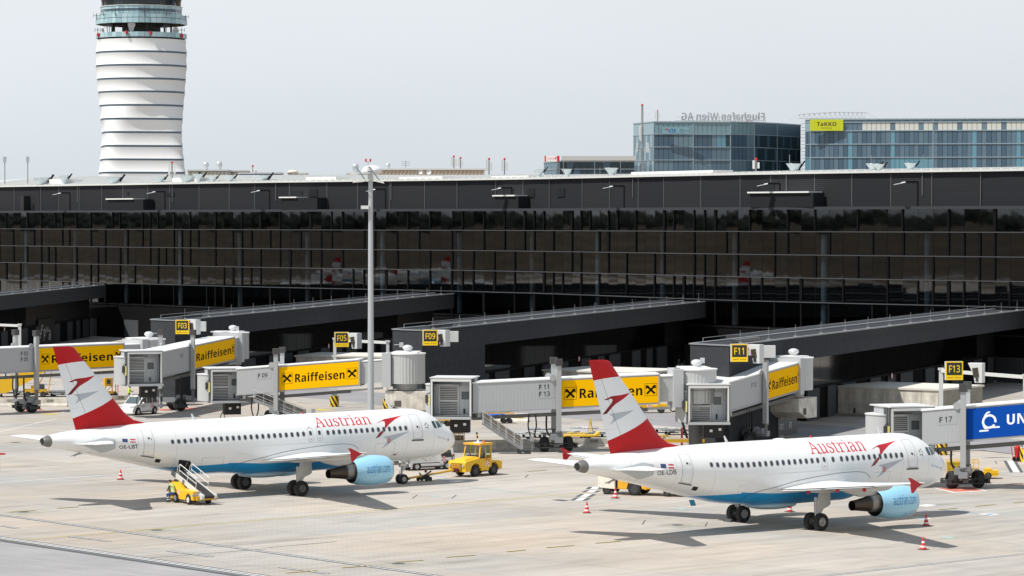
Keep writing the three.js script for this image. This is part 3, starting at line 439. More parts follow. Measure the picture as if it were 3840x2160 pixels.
    new MB().ext([[.1, 2.55], [1.12, 2.5], [1.15, 1.7], [1.0, 1.58], [.52, 1.42], [.34, 1.22], [.28, 1.0], [-.12, 1.03], [-.08, 1.9]], .05, .015).tf((g) => g.translate(0, 0, gz + .2 * sd)).build('gear_door', M('gdoor', [.60, .59, .56], .5), leg);
    for (const k of [-1, 1]) wheel(L, 0, gz + k * .4635, .585, .42, short ? 'rimL' : 'rimD', sd * k > 0 ? sd : -sd);
  }
  function wheel(par, lx, z, r, w, rim, face) {
    const t = new MB().lathe([[r * .56, -w * .40], [r * .72, -w * .49], [r * .88, -w * .5], [r * .97, -w * .38], [r, -w * .2], [r, w * .2], [r * .97, w * .38], [r * .88, w * .5], [r * .72, w * .49], [r * .56, w * .40], [r * .56, -w * .40]], 36, 0, 0, 0, 'z').tf((g) => g.translate(lx, r, z)).build('wheel', MAT.rubber, par);
    const h = new MB(); h.lathe([[r * .57, -w * .3], [r * .54, w * .36], [r * .48, w * .38], [r * .42, w * .24], [r * .22, w * .22], [r * .18, w * .34], [0, w * .36]], 28, 0, 0, 0, 'z'); for (let i = 0; i < 9; i++) h.cyl(Math.cos(i * .698) * r * .33, Math.sin(i * .698) * r * .33, w * .23, r * .05, r * .05, w * .06, 8, 'z');
    h.tf((g) => { if (face < 0) g.rotateY(Math.PI); g.translate(lx, r, z); }); h.build('rim', rim === 'rimL' ? M('rimL', [.40, .39, .37], .4, .4) : M('rimD', [.16, .155, .15], .5, .4), t);
  }
  { // nose gear
    const nx = LX(5.07, 'f'), g = new MB(); g.cyl(nx, 1.05, 0, .07, .1, 1.5, 12).cyl(nx, .39, 0, .06, .06, .5, 10, 'z').bar([nx, .95, 0], [nx + .9, 1.8, 0], .08).bar([nx - .14, .55, 0], [nx - .2, 1.0, 0], .06).box(nx + .12, 1.25, .0, .22, .3, .26).cyl(nx + .2, 1.5, .17, .08, .08, .08, 12, 'x').cyl(nx + .2, 1.5, -.17, .08, .08, .08, 12, 'x');
    const leg = g.build('nose_gear_leg', M('leg', [], 0), L);
    const bt = canvasTex(128, 128, (c, w, h) => { c.fillStyle = '#dcdcd6'; c.fillRect(0, 0, w, h); c.fillStyle = '#222'; c.font = 'bold 56px sans-serif'; c.textAlign = 'center'; c.fillText(opt.reg.slice(-2), w / 2, h * .68); });
    for (const s of [-1, 1]) { const p = new THREE.BoxGeometry(.55, .46, .03).toNonIndexed(); p.translate(nx - .18, 1.68, .48 * s); new MB().add(p).build('gear_door', opt.short ? M('gdoor', [], 0) : M('btd', [.9, .9, .9], .5, 0, { map: bt }), leg); new MB().box(nx + 1.2, 1.72, .45 * s, 1.5, .25, .03).build('gear_door', skinW, leg); }
    for (const k of [-1, 1]) wheel(L, nx, k * .25, .39, .24, 'rimL', k);
  }
  // wing-to-body fairing, white above and blue below
  {
    const bump = (x) => sstep(9.9, 12.2, x) * (1 - sstep(18.6, 22.9, x));
    const del = (d) => .30 * sstep(92, 128, d) * (1 - .1 * sstep(150, 180, d)) + .04;
    const fair = (d0, d1, mat, name) => { const pos = [], idx = [], nx = 44, nd = 20, xs = []; for (let i = 0; i <= nx; i++) { const x = lerp(9.9, 22.7, i / nx), b = bump(x); for (let j = 0; j <= nd; j++) { const d = lerp(d0, d1, j / nd), dd = Math.min(d, 360 - d), v = surf(LX(x), d * Math.PI / 180, del(dd) * b - .012 * (1 - b)); pos.push(v.x, v.y, v.z); } } for (let i = 0; i < nx; i++) for (let j = 0; j < nd; j++) { const a = i * (nd + 1) + j, b = a + nd + 1; idx.push(a, b, a + 1, a + 1, b, b + 1); } const g = new THREE.BufferGeometry(); g.setAttribute('position', new THREE.Float32BufferAttribute(pos, 3)); g.setIndex(idx); g.computeVertexNormals(); add.push(mesh(name, g, mat, L)); };
    const bl = new THREE.MeshPhysicalMaterial({ color: new THREE.Color('#0990cc'), roughness: .28, clearcoat: .5, clearcoatRoughness: .1, side: THREE.DoubleSide });
    fair(92, 126, skinW, 'wing_fairing'); fair(234, 268, skinW, 'wing_fairing'); fair(126, 234, bl, 'belly_fairing');
    const seam = [[21.93, 141], [21.9, 133], [21.34, 124.9], [19.6, 114], [17.83, 106.4], [15.5, 100.8], [13.36, 97.4], [11.9, 97.9], [11.1, 102], [10.67, 110.8]];
    for (const s of [1, -1]) add.push(new MB().tube(seam.map(([x, d]) => surf(LX(x), d * s * Math.PI / 180, .02 + del(d) * bump(x))), .014, 60, 5).build('fairing_seam', M('seam', [.10, .11, .12], .6), L));
    const bw = new MB().sph(LX(18.3), 1.52, 0, 2.1, .34, 1.4, 24).build('belly_reflection', M('belly_refl', [.40, .55, .62], .35), L); add.push(bw);  // added pale lens: ground reflection along the belly put into its colour
  }
  { // fin
    const le = [[5.2, 28.3], [5.84, 28.84], [6.08, 29.76], [6.58, 30.5], [7.79, 31.58], [9.55, 33.04], [10.55, 33.94], [11.3, 34.56], [11.59, 34.8], [11.68, 35.15], [11.70, 35.5]], LE = (y) => { let i = 1; while (i < le.length - 1 && le[i][0] < y) i++; return lerp(le[i - 1][1], le[i][1], clamp((y - le[i - 1][0]) / (le[i][0] - le[i - 1][0]), 0, 1)); };
    const S = []; for (const y of [5.3, 5.6, 5.75, 5.84, 5.95, 6.08, 6.3, 6.58, 7.2, 7.79, 8.6, 9.55, 10.2, 10.8, 11.3, 11.55, 11.64, 11.69]) { const x0 = LE(y), x1 = lerp(34.70, 36.58, (y - 5.5) / 6.2); S.push([y, LX(x0, 'a'), x1 - x0, 0, (y > 11.6 ? .03 : y < 6.3 ? .045 : .05) * (y < 6.6 ? 4.2 / (x1 - x0) : 1)]); }
    const g = loft(S, true), u = g.attributes.uv, p = g.attributes.position; for (let i = 0; i < u.count; i++) u.setXY(i, (LX(28, 'a') - p.getX(i)) / 9, (p.getY(i) - 5) / 7);
    const t = canvasTex(1152, 896, (c, w, h) => {
      const X = (x) => (x - 28) * 128, Y = (y) => h - (y - 5) * 128, R = '#bd0714';
      c.fillStyle = R; c.fillRect(0, 0, w, h);
      c.fillStyle = '#eceeef'; c.beginPath(); c.moveTo(X(36.5), Y(10.28)); c.quadraticCurveTo(X(35.5), Y(10.52), X(33.6), Y(10.58)); c.lineTo(X(31), Y(8)); c.lineTo(X(31.58), Y(7.78)); c.quadraticCurveTo(X(32.8), Y(7.08), X(34.9), Y(6.43)); c.lineTo(X(35.6), Y(6.3)); c.closePath(); c.fill();
      const poly = (P, f) => { c.fillStyle = f; c.beginPath(); P.forEach(([x, y], i) => c[i ? 'lineTo' : 'moveTo'](X(x), Y(y))); c.closePath(); c.fill(); };
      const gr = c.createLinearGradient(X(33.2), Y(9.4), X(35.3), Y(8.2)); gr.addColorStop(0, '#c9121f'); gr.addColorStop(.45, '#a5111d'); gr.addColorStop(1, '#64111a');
      poly([[34.92, 8.15], [33.89, 8.25], [32.82, 8.35], [33.66, 7.97], [34.28, 7.73], [34.83, 7.44], [34.62, 7.67], [34.56, 7.87], [34.64, 8.01]], '#b4bcc3');
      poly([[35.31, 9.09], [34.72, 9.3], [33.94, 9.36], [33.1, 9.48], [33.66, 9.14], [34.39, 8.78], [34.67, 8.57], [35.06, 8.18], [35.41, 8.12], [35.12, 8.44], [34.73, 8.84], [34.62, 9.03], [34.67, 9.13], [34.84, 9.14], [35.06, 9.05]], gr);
      c.strokeStyle = 'rgba(60,50,55,.75)'; c.lineWidth = 2.5; c.beginPath(); c.moveTo(X(36.11), Y(11.7)); c.lineTo(X(35.03), Y(9.23)); c.lineTo(X(33.92), Y(6.73)); c.lineTo(X(33.5), Y(5.7)); c.stroke();
      c.strokeStyle = 'rgba(90,95,100,.3)'; c.lineWidth = 1.5; for (const y of [7.2, 8.6, 10.1]) { c.beginPath(); c.moveTo(X(34.2 + (y - 7.2) * .45), Y(y)); c.lineTo(X(36.4), Y(y - .2)); c.stroke(); }
    });
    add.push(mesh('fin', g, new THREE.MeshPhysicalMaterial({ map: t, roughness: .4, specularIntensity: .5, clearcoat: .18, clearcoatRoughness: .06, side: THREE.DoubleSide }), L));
  }
  { // aerials and beacon on the crown, small aft skid and cover
    const a = (lx, h, w) => add.push(new MB().ext([[lx + w, 5.8], [lx - w * .2, 5.8], [lx - w * .9, 5.85 + h], [lx - w * .55, 5.86 + h]], .05, .012).build('antenna', MAT.white, L));
    a(LX(6.2, 'f'), .55, .32); a(LX(24.5, 'a'), .45, .25); 
    add.push(new MB().sph(LX(14.5), 5.88, 0, .12, .12, .1).build('beacon', MAT.red, L)); add.push(new MB().sph(LX(17.5), 5.86, 0, .6, .09, .25).build('antenna_fairing', MAT.white, L));
    add.push(new MB().ext([[LX(34.4, 'a'), 3.9], [LX(34.9, 'a'), 3.62], [LX(35.2, 'a'), 3.66], [LX(34.0, 'a'), 3.85]], .12).build('drain_mast', MAT.grey, L));
    if (short) { const q = gp(3, 3); add.push(new MB().box(LX(28.55, 'a'), 2.12, 1.12, .42, .42, .05, 0, -.5).build('valve_door', M('vd', [.01, .20, .34], .4), L)); }
  }
  for (const o of add) o.rotation.z = opt.pitch || 0;
  return L;
}
const HEAD = .6795;
const plane1 = airliner({ x: -18.5037, z: -241.98, turn: HEAD, pitch: .006, reg: 'OE-LBT', nameX: 14.45, hold: true, label: 'white airliner nearer the left edge, registration OE-LBT, baggage loader at its open hold' });
const plane2 = airliner({ x: 17.9455, z: -215.35, turn: HEAD, pitch: -.001, reg: 'OE-LDB', nameX: 14.45, short: true, redTips: true, city: 'Bucharest', label: 'white airliner in front at the right, registration OE-LDB, with red cones around it' });

// ------------------------------------------------------------------ the dark glass pier
const prism = (pts, y0, y1) => { const s = new THREE.Shape(pts.map(([x, z]) => new THREE.Vector2(x, -z))); const g = new THREE.ExtrudeGeometry(s, { depth: y1 - y0, bevelEnabled: false }); g.rotateX(-Math.PI / 2); g.translate(0, y0, 0); return g; };
const FPTS = [[-600, 117], [0, 125.5], [900, 139.8], [1900, 152.5], [2840, 171], [3840, 185], [4600, 198]].map(([u, sp]) => { const z = 75040 / sp; return V(ux(u, z), 0, -z); });
const FCUR = new THREE.CatmullRomCurve3(FPTS, false, 'centripetal', .5); FCUR.arcLengthDivisions = 600;
const FLEN = FCUR.getLength();
const fac = (s, out = 0, y = 0) => { const t = clamp(s / FLEN, 0, 1), p = FCUR.getPointAt(t), d = FCUR.getTangentAt(t), n = V(-d.z, 0, d.x); if (n.z < 0) n.negate(); return { p: p.clone().addScaledVector(n, out).setY(y), d, n, yaw: Math.atan2(n.x, n.z) }; };
const sAtU = (u) => { let a = 0, b = FLEN; for (let i = 0; i < 40; i++) { const m = (a + b) / 2, p = fac(m).p; (p.x / -p.z * FOCAL + 1920 < u) ? a = m : b = m; } return (a + b) / 2; };
const S0 = sAtU(-160), S1 = sAtU(4000);
const band = (mb, o0, o1, y0, y1, a = S0 - 8, b = S1 + 8, step = 4) => {          // a continuous strip along the pier between two setbacks
  const n = Math.ceil((b - a) / step), A = [], B = []; for (let i = 0; i <= n; i++) { const s = lerp(a, b, i / n); const p = fac(s, o0).p, q = fac(s, o1).p; A.push([p.x, p.z]); B.push([q.x, q.z]); }
  mb.add(prism([...A, ...B.reverse()], y0, y1));
};
{
  const pier = thing('terminal_pier', 'long black glass terminal pier with ribbon rows of dark windows under a louvred top storey', 'terminal', [0, 0, 0]);
  const wave = dataTex(128, 128, (u, v) => .5 + .32 * Math.sin(v * 6.28 + 1.5 * Math.sin(u * 6.28)) * Math.cos(u * 6.28) + .18 * Math.sin(v * 12.56 + u * 6.28));
  const gl = [0, 1, 2].map((i) => new THREE.MeshPhysicalMaterial({ color: C(...[[.44, .49, .52], [.38, .42, .45], [.41, .43, .44]][i]), roughness: .02, transmission: 1, thickness: 0, ior: 1.75, bumpMap: wave, bumpScale: [.0003, .0005, .0002][i], side: THREE.DoubleSide }));
  const rows = [[22.25, 19.30], [19.18, 16.14], [16.02, 13.01], [12.89, 9.72], [9.60, 6.2]];
  const PW = 2.5, n = Math.floor((S1 - S0) / PW);
  const geos = rows.map(([a, b]) => new THREE.BoxGeometry(PW - .05, a - b, .04));
  const mul = D('mullion', [.008, .008, .009]), farMB = [0, 1, 2].map(() => new MB());
  const mg = rows.map(([a, b]) => new THREE.BoxGeometry(.24, a - b, .22));
  const keep = n - 60;
  rows.forEach(([a, b], r) => {
    let nextM = 0;
    for (let i = 0; i < n; i++) {
      const s = S0 + (i + .5) * PW, f = fac(s), k = (i * 7 + r * 3) % 3;
      if (i >= keep) { const o = mesh('window_pane', geos[r], gl[k], pier); o.position.copy(f.p).setY((a + b) / 2); o.rotation.set(rr(-.0016, .0016), f.yaw + rr(-.0022, .0022), 0, 'YXZ'); }
      else { const g = geos[r].clone(); g.applyMatrix4(new THREE.Matrix4().compose(f.p.clone().setY((a + b) / 2), new THREE.Quaternion().setFromEuler(new THREE.Euler(rr(-.0016, .0016), f.yaw + rr(-.0022, .0022), 0, 'YXZ')), V(1, 1, 1))); farMB[k].add(g); }
      if (i >= nextM) { const e = fac(S0 + i * PW, .06); const o = mesh('mullion', mg[r], mul, pier); o.position.copy(e.p).setY((a + b) / 2); o.rotation.y = e.yaw; if ((i + r) % 5 === 0) o.scale.x = 1.9; nextM = i + 1 + Math.floor(rnd() * 2.9); }
    }
  });
  farMB.forEach((m, i) => m.g.length && m.build('window_pane', gl[i], pier, { kind: 'stuff' }));
  const led = D('ledge', [.065, .07, .075]);
  for (const y of [19.24, 16.08, 12.95, 9.66]) { const m = new MB(); band(m, -.2, .28, y - .06, y + .06); m.build('ledge', led, pier); }
  { const m = new MB(); band(m, -2.4, .35, 22.25, 22.62); m.build('terrace_edge', D('terr', [.05, .053, .06]), pier); }
  // what stands behind the glass
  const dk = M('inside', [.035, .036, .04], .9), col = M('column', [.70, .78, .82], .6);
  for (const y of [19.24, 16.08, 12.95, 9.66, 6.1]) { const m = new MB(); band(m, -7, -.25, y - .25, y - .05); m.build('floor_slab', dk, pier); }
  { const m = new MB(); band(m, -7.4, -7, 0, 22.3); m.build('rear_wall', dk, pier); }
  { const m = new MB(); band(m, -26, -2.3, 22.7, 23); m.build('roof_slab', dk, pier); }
  for (let s = S0 + 6; s < S1; s += 17.5) { const f = fac(s, -.7); for (const [a, b] of rows.slice(1)) new MB().cyl(f.p.x, (a + b) / 2, f.p.z, .42, .42, a - b, 12).build('column', col, pier); }
  // ground storey: recessed, with grey wall panels
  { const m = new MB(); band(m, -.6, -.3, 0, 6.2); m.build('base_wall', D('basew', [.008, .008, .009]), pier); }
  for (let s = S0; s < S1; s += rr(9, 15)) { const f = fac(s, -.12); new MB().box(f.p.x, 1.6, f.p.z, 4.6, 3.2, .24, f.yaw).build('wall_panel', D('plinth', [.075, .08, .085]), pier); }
  // louvred top storey
  const lou = dataTex(8, 64, (u, v) => { const k = .5 + .5 * Math.sin(v * Math.PI * 2 * 4); return .86 + .14 * k * k; }, { srgb: true, repeat: [1, .9] });
  const lm = [0, 1, 2].map((i) => D('louvre' + i, [[.036, .037, .042], [.033, .034, .039], [.038, .039, .043]][i], { map: lou, bumpMap: lou, bumpScale: .006 }));
  let s = S0 - 6, k = 0;
  while (s < S1 + 6) { const w = rr(6.4, 9.6), f = fac(s + w / 2, -2.2); new MB().box(f.p.x, 24.87, f.p.z, w - .04, 4.5, .3, f.yaw).build('louvre_panel', lm[k++ % 3], pier); const j = fac(s, -2.0); new MB().box(j.p.x, 24.87, j.p.z, .07, 4.5, .09, j.yaw).build('joint_strip', D('joint', [.16, .165, .17]), pier); s += w; }
  for (const u of [621, 1013, 2342, 2926, 3443, 265, 1448]) { const f = fac(sAtU(u) - .8, -1.95); new MB().box(f.p.x, 25.6, f.p.z, .1, 3.0, .1, f.yaw).build('downpipe', M('joint', [], 0), pier); }
  // roof: ribbed metal rising behind a pale edge
  {
    const edge = new MB(); band(edge, -3.4, -1.6, 27.12, 27.40); edge.build('roof_edge', M('roofedge', [.62, .62, .60], .5), pier);
    const pos = [], idx = [], m = Math.ceil((S1 - S0) / 3); for (let i = 0; i <= m; i++) { const s = S0 - 6 + i * (S1 - S0 + 12) / m, rise = lerp(1.9, .55, sstep(S0, lerp(S0, S1, .7), s)); for (let j = 0; j <= 6; j++) { const p = fac(s, -3.2 - j * 4).p; pos.push(p.x, 27.38 + rise * Math.sin(j / 6 * Math.PI / 2), p.z); } }
    for (let i = 0; i < m; i++) for (let j = 0; j < 6; j++) { const a = i * 7 + j, b = a + 7; idx.push(a, b, a + 1, a + 1, b, b + 1); }
    const g = new THREE.BufferGeometry(); g.setAttribute('position', new THREE.Float32BufferAttribute(pos, 3)); g.setIndex(idx); g.computeVertexNormals(); mesh('metal_roof', g, M('roofm', [.62, .62, .60], .6), pier);
    const rib = new MB(); for (let s = S0; s < S1; s += 1.6) { const rise = lerp(1.9, .55, sstep(S0, lerp(S0, S1, .7), s)); const P = [0, 1, 2, 3, 4].map((j) => fac(s, -3.3 - j * 5).p.setY(27.42 + rise * Math.sin(j * 5 / 24 * Math.PI / 2))); for (let j = 0; j < 4; j++) rib.bar(P[j], P[j + 1], .16, .26); } rib.build('roof_rib', M('rib', [.74, .74, .72], .6), pier, { kind: 'stuff' });
  }
  // plant boxes with pale lids standing on the terrace
  for (const [u0, u1, lid] of [[411, 584, .75], [1061, 1236, .45], [1861, 1989, .9], [2822, 3098, .95]]) {
    const a = sAtU(u0), b = sAtU(u1 - 40), f = fac((a + b) / 2, -.75), L = b - a, g = new MB().box(0, 23.55, 0, L, 1.95, 2.2).tf((g) => { g.rotateY(f.yaw); g.translate(f.p.x, 0, f.p.z); }).build('plant_box', D('pbox', [.022, .023, .026]), pier);
    new MB().box(-L * (1 - lid) / 2 - .1, 24.62, .1, L * lid + .3, .2, 2.6).tf((g) => { g.rotateY(f.yaw); g.translate(f.p.x, 0, f.p.z); }).build('lid', M('plid', [.72, .72, .71], .5), g);
  }
  for (const [u, v0, v1, w] of [[1080, 717, 745, 3.5], [1143, 710, 738, 2.4], [1950, 707, 740, 2.6], [1870, 707, 742, 3], [2063, 708, 738, 2.4], [2830, 690, 755, 4.6], [604, 722, 735, 3], [445, 720, 730, .7]]) { const f = fac(sAtU(u), -1.98), d = -f.p.z; new MB().box(f.p.x, (hy(v0, d) + hy(v1, d)) / 2, f.p.z, w * .8, hy(v0, d) - hy(v1, d), .1, f.yaw).build('vent_grille', D('vent', [.022, .023, .026]), pier); }
  { const f = fac(sAtU(72), -1.3); new MB().box(f.p.x, 24, f.p.z, 1.3, 2.75, 1.4, f.yaw).build('stair_door', MAT.black, pier); }
}
// aircraft parked far out on the left, outside the picture: the glass mirrors them
for (const [u, dist, l] of [[1790, 285, 'white airliner parked far left, seen only mirrored in the middle of the dark glass'], [1270, 430, 'white airliner farther left, seen only as a smaller mirror image in the dark glass']]) {
  const f = fac(sAtU(u)), d = f.p.clone().setY(0).normalize(), r = d.clone().addScaledVector(f.n, -2 * d.dot(f.n)), p = f.p.clone().addScaledVector(r, dist).setY(0); copy(plane1, l, p, Math.atan2(r.x, r.z) + Math.PI);
}
// ------------------------------------------------------------------ lamps on the terrace
{
  const l = thing('terrace_lamp', '', 'lamp');
  new MB().box(0, 1.6, 0, .22, 3.2, .22).box(-.9, 3.2, 0, 1.9, .26, .2).build('post', D('lamppost', [.012, .012, .014]), l);
  new MB().add(new THREE.BoxGeometry(1.5, .07, .8).rotateZ(.2).translate(-2.4, 3.0, 0)).add(new THREE.BoxGeometry(.5, .16, .4).rotateZ(.15).translate(-1.9, 3.14, 0)).build('lamp_head', M('lamph', [.80, .82, .82], .4, 0), l);
  const names = ['leftmost dark terrace lamp, alone left of the first pale plant lid', 'dark terrace lamp at the right end of the leftmost plant lid', 'dark terrace lamp left of the second plant lid from the left', 'dark terrace lamp just behind the tall light mast', 'dark terrace lamp over the middle plant lid', 'dark terrace lamp midway between the middle and the right plant lids', 'dark terrace lamp over the rightmost plant lid', 'rightmost dark terrace lamp, right of all plant lids'];
  [265, 621, 1013.7, 1448, 1921, 2342.5, 2926, 3443].forEach((u, i) => { const f = fac(sAtU(u), .1, 22.62); const o = i ? copy(l) : l; o.position.copy(f.p); o.rotation.y = 0; tag(o, names[i], 'lamp', 'lamps along the pier terrace'); });
}
// ------------------------------------------------------------------ gate wings reaching out from the pier
const plaster = (() => { const t = dataTex(256, 256, (u, v) => { const n = fbm(u * 30, v * 30, 3, 4) * .35 + fbm(u * 4, v * 4, 7, 3) * .3; return .86 + n * .4; }, { srgb: true, repeat: [.25, .25] }); return D('plaster', [.068, .072, .080], { map: t }); })();
const WINGS = {};
function wing(key, u, v, dir, len, label, e = [-3.2, -3.8], startHidden = false) {
  const z = 133850 / (v - 830.17), c = V(ux(u, z), 0, -z), d = V(dir[0], 0, -dir[1]).normalize(), ev = V(e[0], 0, e[1]);
  const W = thing('gate_wing', label, 'gate building', [c.x, 0, c.z], 0, 'gate wings of the pier');
  const at2 = (s, k) => { const p = V(0, 0, 0).addScaledVector(d, s).addScaledVector(ev, k); return [p.x, p.z]; };
  const block = (s0, s1, k0, k1, y0, y1) => prism([at2(s0, k0), at2(s1, k0), at2(s1, k1), at2(s0, k1)], y0, y1);
  const B = 21.5, OPEN = key === 'f11' ? 16 : .02;
  new MB().add(block(0, B, 0, 1, 0, 9.3)).build('end_block', plaster, W);
  new MB().add(block(B, len, 0, 1.9, 7.1, 9.3)).build('parapet_band', plaster, W);
  const wg = D('wingglass', [.004, .004, .004], { roughness: .05, specularIntensity: .5 });
  const gw = 4.2; let i = 0;
  for (let s = B + .05; s < len - 1 && s < 112; s += gw, i++) { new MB().add(block(s, s + gw - .07, .93, .98, 3.55, 7.08)).build('window_pane', wg, W); }
  new MB().add(block(B, len, 1, 1.9, 3.4, 7.09)).build('glass_backing', MAT.black, W);
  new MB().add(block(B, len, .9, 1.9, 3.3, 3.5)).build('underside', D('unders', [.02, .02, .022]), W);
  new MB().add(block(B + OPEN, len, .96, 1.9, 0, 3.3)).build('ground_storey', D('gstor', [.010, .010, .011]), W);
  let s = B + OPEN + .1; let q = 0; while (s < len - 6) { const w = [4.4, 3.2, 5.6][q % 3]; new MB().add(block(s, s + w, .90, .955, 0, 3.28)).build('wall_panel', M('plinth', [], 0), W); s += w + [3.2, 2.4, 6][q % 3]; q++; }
  const cop = M('coping', [.34, .34, .34], .6);
  new MB().add(block(-.08, len, -.03, .05, 9.3, 9.42)).add(block(-.08, len, .93, 1.03, 9.3, 9.42)).add(block(-.1, .2, .05, .93, 9.3, 9.42)).build('coping', M('copdark', [.22, .23, .24], .6), W);
  new MB().add(block(.2, len, .05, .93, 9.22, 9.26)).build('roof', M('wroof', [.16, .16, .165], .8), W);
  const rp = (t, k, y) => { const p = at2(t, k); return V(p[0], y, p[1]); };
  new MB().bar(rp(3, .93, 9.8), rp(len - 1, .93, 9.8), .05).bar(rp(3, .93, 9.8), rp(3, .93, 9.4), .06).build('roof_rail', cop, W);
  for (let t = 4; t < len - 3; t += 9) new MB().tube([rp(t, .05, 9.4), rp(t, .05, 10.6)], .016, 0, 5).box(rp(t, .05, 0).x, 9.46, rp(t, .05, 0).z, .4, .1, .2).build('lightning_rod', cop, W);
  new MB().add(block(3.5, 11, .1, .25, 9.3, 9.75)).build('skylight', M('skyl', [.05, .055, .06], .3), W);
  WINGS[key] = { c, d, ev, W, at2, yaw: Math.atan2(d.x, d.z) };
  return W;
}
wing('f01', 373, 1067, [6, 78], 40, 'leftmost black gate wing, only its far end in view at the left edge');
{ // the left wing starts out of frame: built long, towards the viewer
  const W = WINGS.f01; scene.remove(W.W); counts['gate_wing']--; 
}
wing('f01', -585, 1165, [11.5, 165], 166, 'leftmost black gate wing, reaching in from the left edge of the picture');
wing('f03', 656, 1200, [29.1, 134], 138, 'black gate wing carrying the F03 sign, its grey end wall behind the left aircraft');
wing('f09', 1583, 1237, [36.9, 120], 126, 'black gate wing carrying the F09 sign, behind the light mast and the left aircraft’s nose');
wing('f11', 2734.6, 1293, [45.6, 116], 150, 'black gate wing carrying the F11 sign, rightmost and nearest of the gate wings', [-3.3, -4.2]);
// lettering on walls: pale letters on small plates of wall colour
const wallSide = (key, u) => { const W = WINGS[key], k = (u - 1920) / FOCAL; let c = W.c, s = (k * -c.z - c.x) / (W.d.x + k * W.d.z); if (s > 21.6) { c = c.clone().addScaledVector(W.ev, .92); s = (k * -c.z - c.x) / (W.d.x + k * W.d.z); } return { s, p: c.clone().addScaledVector(W.d, s), n: V(-W.d.z, 0, W.d.x) }; };
function plate(name, label, cat, tex, p, n, w, h, out = .03, depth = .04, base = MAT.dark) {
  const g = new THREE.BoxGeometry(w, h, depth), o = new THREE.Mesh(g, tex.isMaterial ? tex : [base, base, base, base, tex, base]); 
  o.castShadow = o.receiveShadow = true; o.name = numbered(name); scene.add(o); o.position.copy(p).addScaledVector(n, out); o.rotation.y = Math.atan2(n.x, n.z);
  return tag(o, label, cat);
}
const texMat = (w, h, draw, extra = {}) => new THREE.MeshStandardMaterial({ map: canvasTex(w, h, draw), roughness: .5, ...extra });
function faceBox(w, h, d, m, base) { // box whose front face (+z) carries a material: as two meshes merged is not possible, so front is a thin plate part
  return [new THREE.BoxGeometry(w, h, d), base, m];
}
const stair = (c, x, y, s) => { c.beginPath(); c.moveTo(x, y); for (let i = 0; i < 4; i++) { c.lineTo(x + (i + .6) * s, y - i * s); c.lineTo(x + (i + .6) * s, y - (i + 1) * s); } c.lineTo(x + 4.4 * s, y - 4 * s); c.stroke(); };
const wallBack = '#484c50';
function letters(key, u, v, w, h, draw, label, side = 1) {
  const q = wallSide(key, u), d = -q.p.z, y = hy(v, d); const n = q.n.clone().multiplyScalar(1);
  const o = new MB().box(0, 0, 0, w, h, .04).build('wall_lettering', texMat(256, Math.round(256 * h / w), draw)); o.position.copy(q.p).addScaledVector(n, .06).setY(y); o.rotation.y = Math.atan2(n.x, n.z);
  // only the front face shows the print: give it proper uv
  const g = o.geometry, uv = g.attributes.uv, nn = g.attributes.normal, pp = g.attributes.position; for (let i = 0; i < uv.count; i++) nn.getZ(i) > .5 ? uv.setXY(i, pp.getX(i) / w + .5, pp.getY(i) / h + .5) : uv.setXY(i, .01, .01);
  return tag(o, label, 'lettering');
}
const bg = (c, w, h, col = '#3b3d40') => { c.fillStyle = col; c.fillRect(0, 0, w, h); };
letters('f11', 2952, 1593, 6.4, 3.2, (c, w, h) => { bg(c, w, h, '#3a3d40'); c.fillStyle = c.strokeStyle = '#dfe2e2'; c.font = '34px sans-serif'; c.fillText('F11', 20, h * .62); c.fillText('F13', 20, h * .97); c.fillText('F1', 150, h * .62); c.lineWidth = 5; c.beginPath(); c.moveTo(20, h * .22); c.lineTo(70, h * .05); c.moveTo(35, h * .04); c.lineTo(58, h * .3); c.stroke(); c.strokeRect(152, h * .05, 34, h * .2); }, 'white gate and bus symbols F11 F13 low on the black wall');
for (const [key, u, v, lab] of [['f09', 1224, 1297, ''], ['f09', 2163, 1345.6, 'round red-rimmed height limit sign on the black wall above the middle concrete shelter'], ['f11', 3335.7, 1409.6, 'round red-rimmed height limit sign on the black wall above the right concrete shelter'], ['f03', 1224, 1297, 'round red-rimmed height limit sign left of the F05 gantry sign'], ['f01', 8.5, 1235, 'round red-rimmed height limit sign at the left edge of the picture']]) {
  if (!lab) continue; const q = wallSide(key, u), d = -q.p.z; const t = thing('height_limit_sign', lab, 'sign', q.p.clone().addScaledVector(q.n, .3).setY(hy(v, d)), Math.atan2(q.n.x, q.n.z));
  new MB().cyl(0, 0, 0, .36, .36, .04, 24, 'z').build('disc', M('signred', [.62, .03, .03], .5), t);
  const f = new THREE.CircleGeometry(.27, 20); f.translate(0, 0, .025); mesh('face', f, texMat(64, 64, (c, w, h) => { c.fillStyle = '#eee'; c.fillRect(0, 0, w, h); c.fillStyle = '#222'; c.font = 'bold 20px sans-serif'; c.textAlign = 'center'; c.fillText('4,5m', 32, 40); }), t);
}
function glassText(key, u, v, w, h, parts, label) { return letters(key, u, v, w, h, (c, W, H) => { bg(c, W, H, '#1c1c1d'); c.strokeStyle = c.fillStyle = '#e6e6e6'; c.lineWidth = 5; stair(c, 10, H * .8, H * .14); let x = H * .85; for (const [t, s, dy] of parts) { c.font = `${H * s}px sans-serif`; c.fillText(t, x, H * (.8 - dy)); x += c.measureText(t).width + 4; } }, label); }
glassText('f09', 2562, 1377, 11, 4.4, [['P', .6, 0], ['Süd', .28, .3], ['d', .75, 0]], 'white stair symbol and P Süd d left of the F11 wing end');
glassText('f11', 3730, 1438, 7.2, 2.9, [['P', .6, 0], ['Süd', .28, .3], ['e', .75, 0], ['E2', .3, .3]], 'white stair symbol and P Süd e E2 near the right edge');
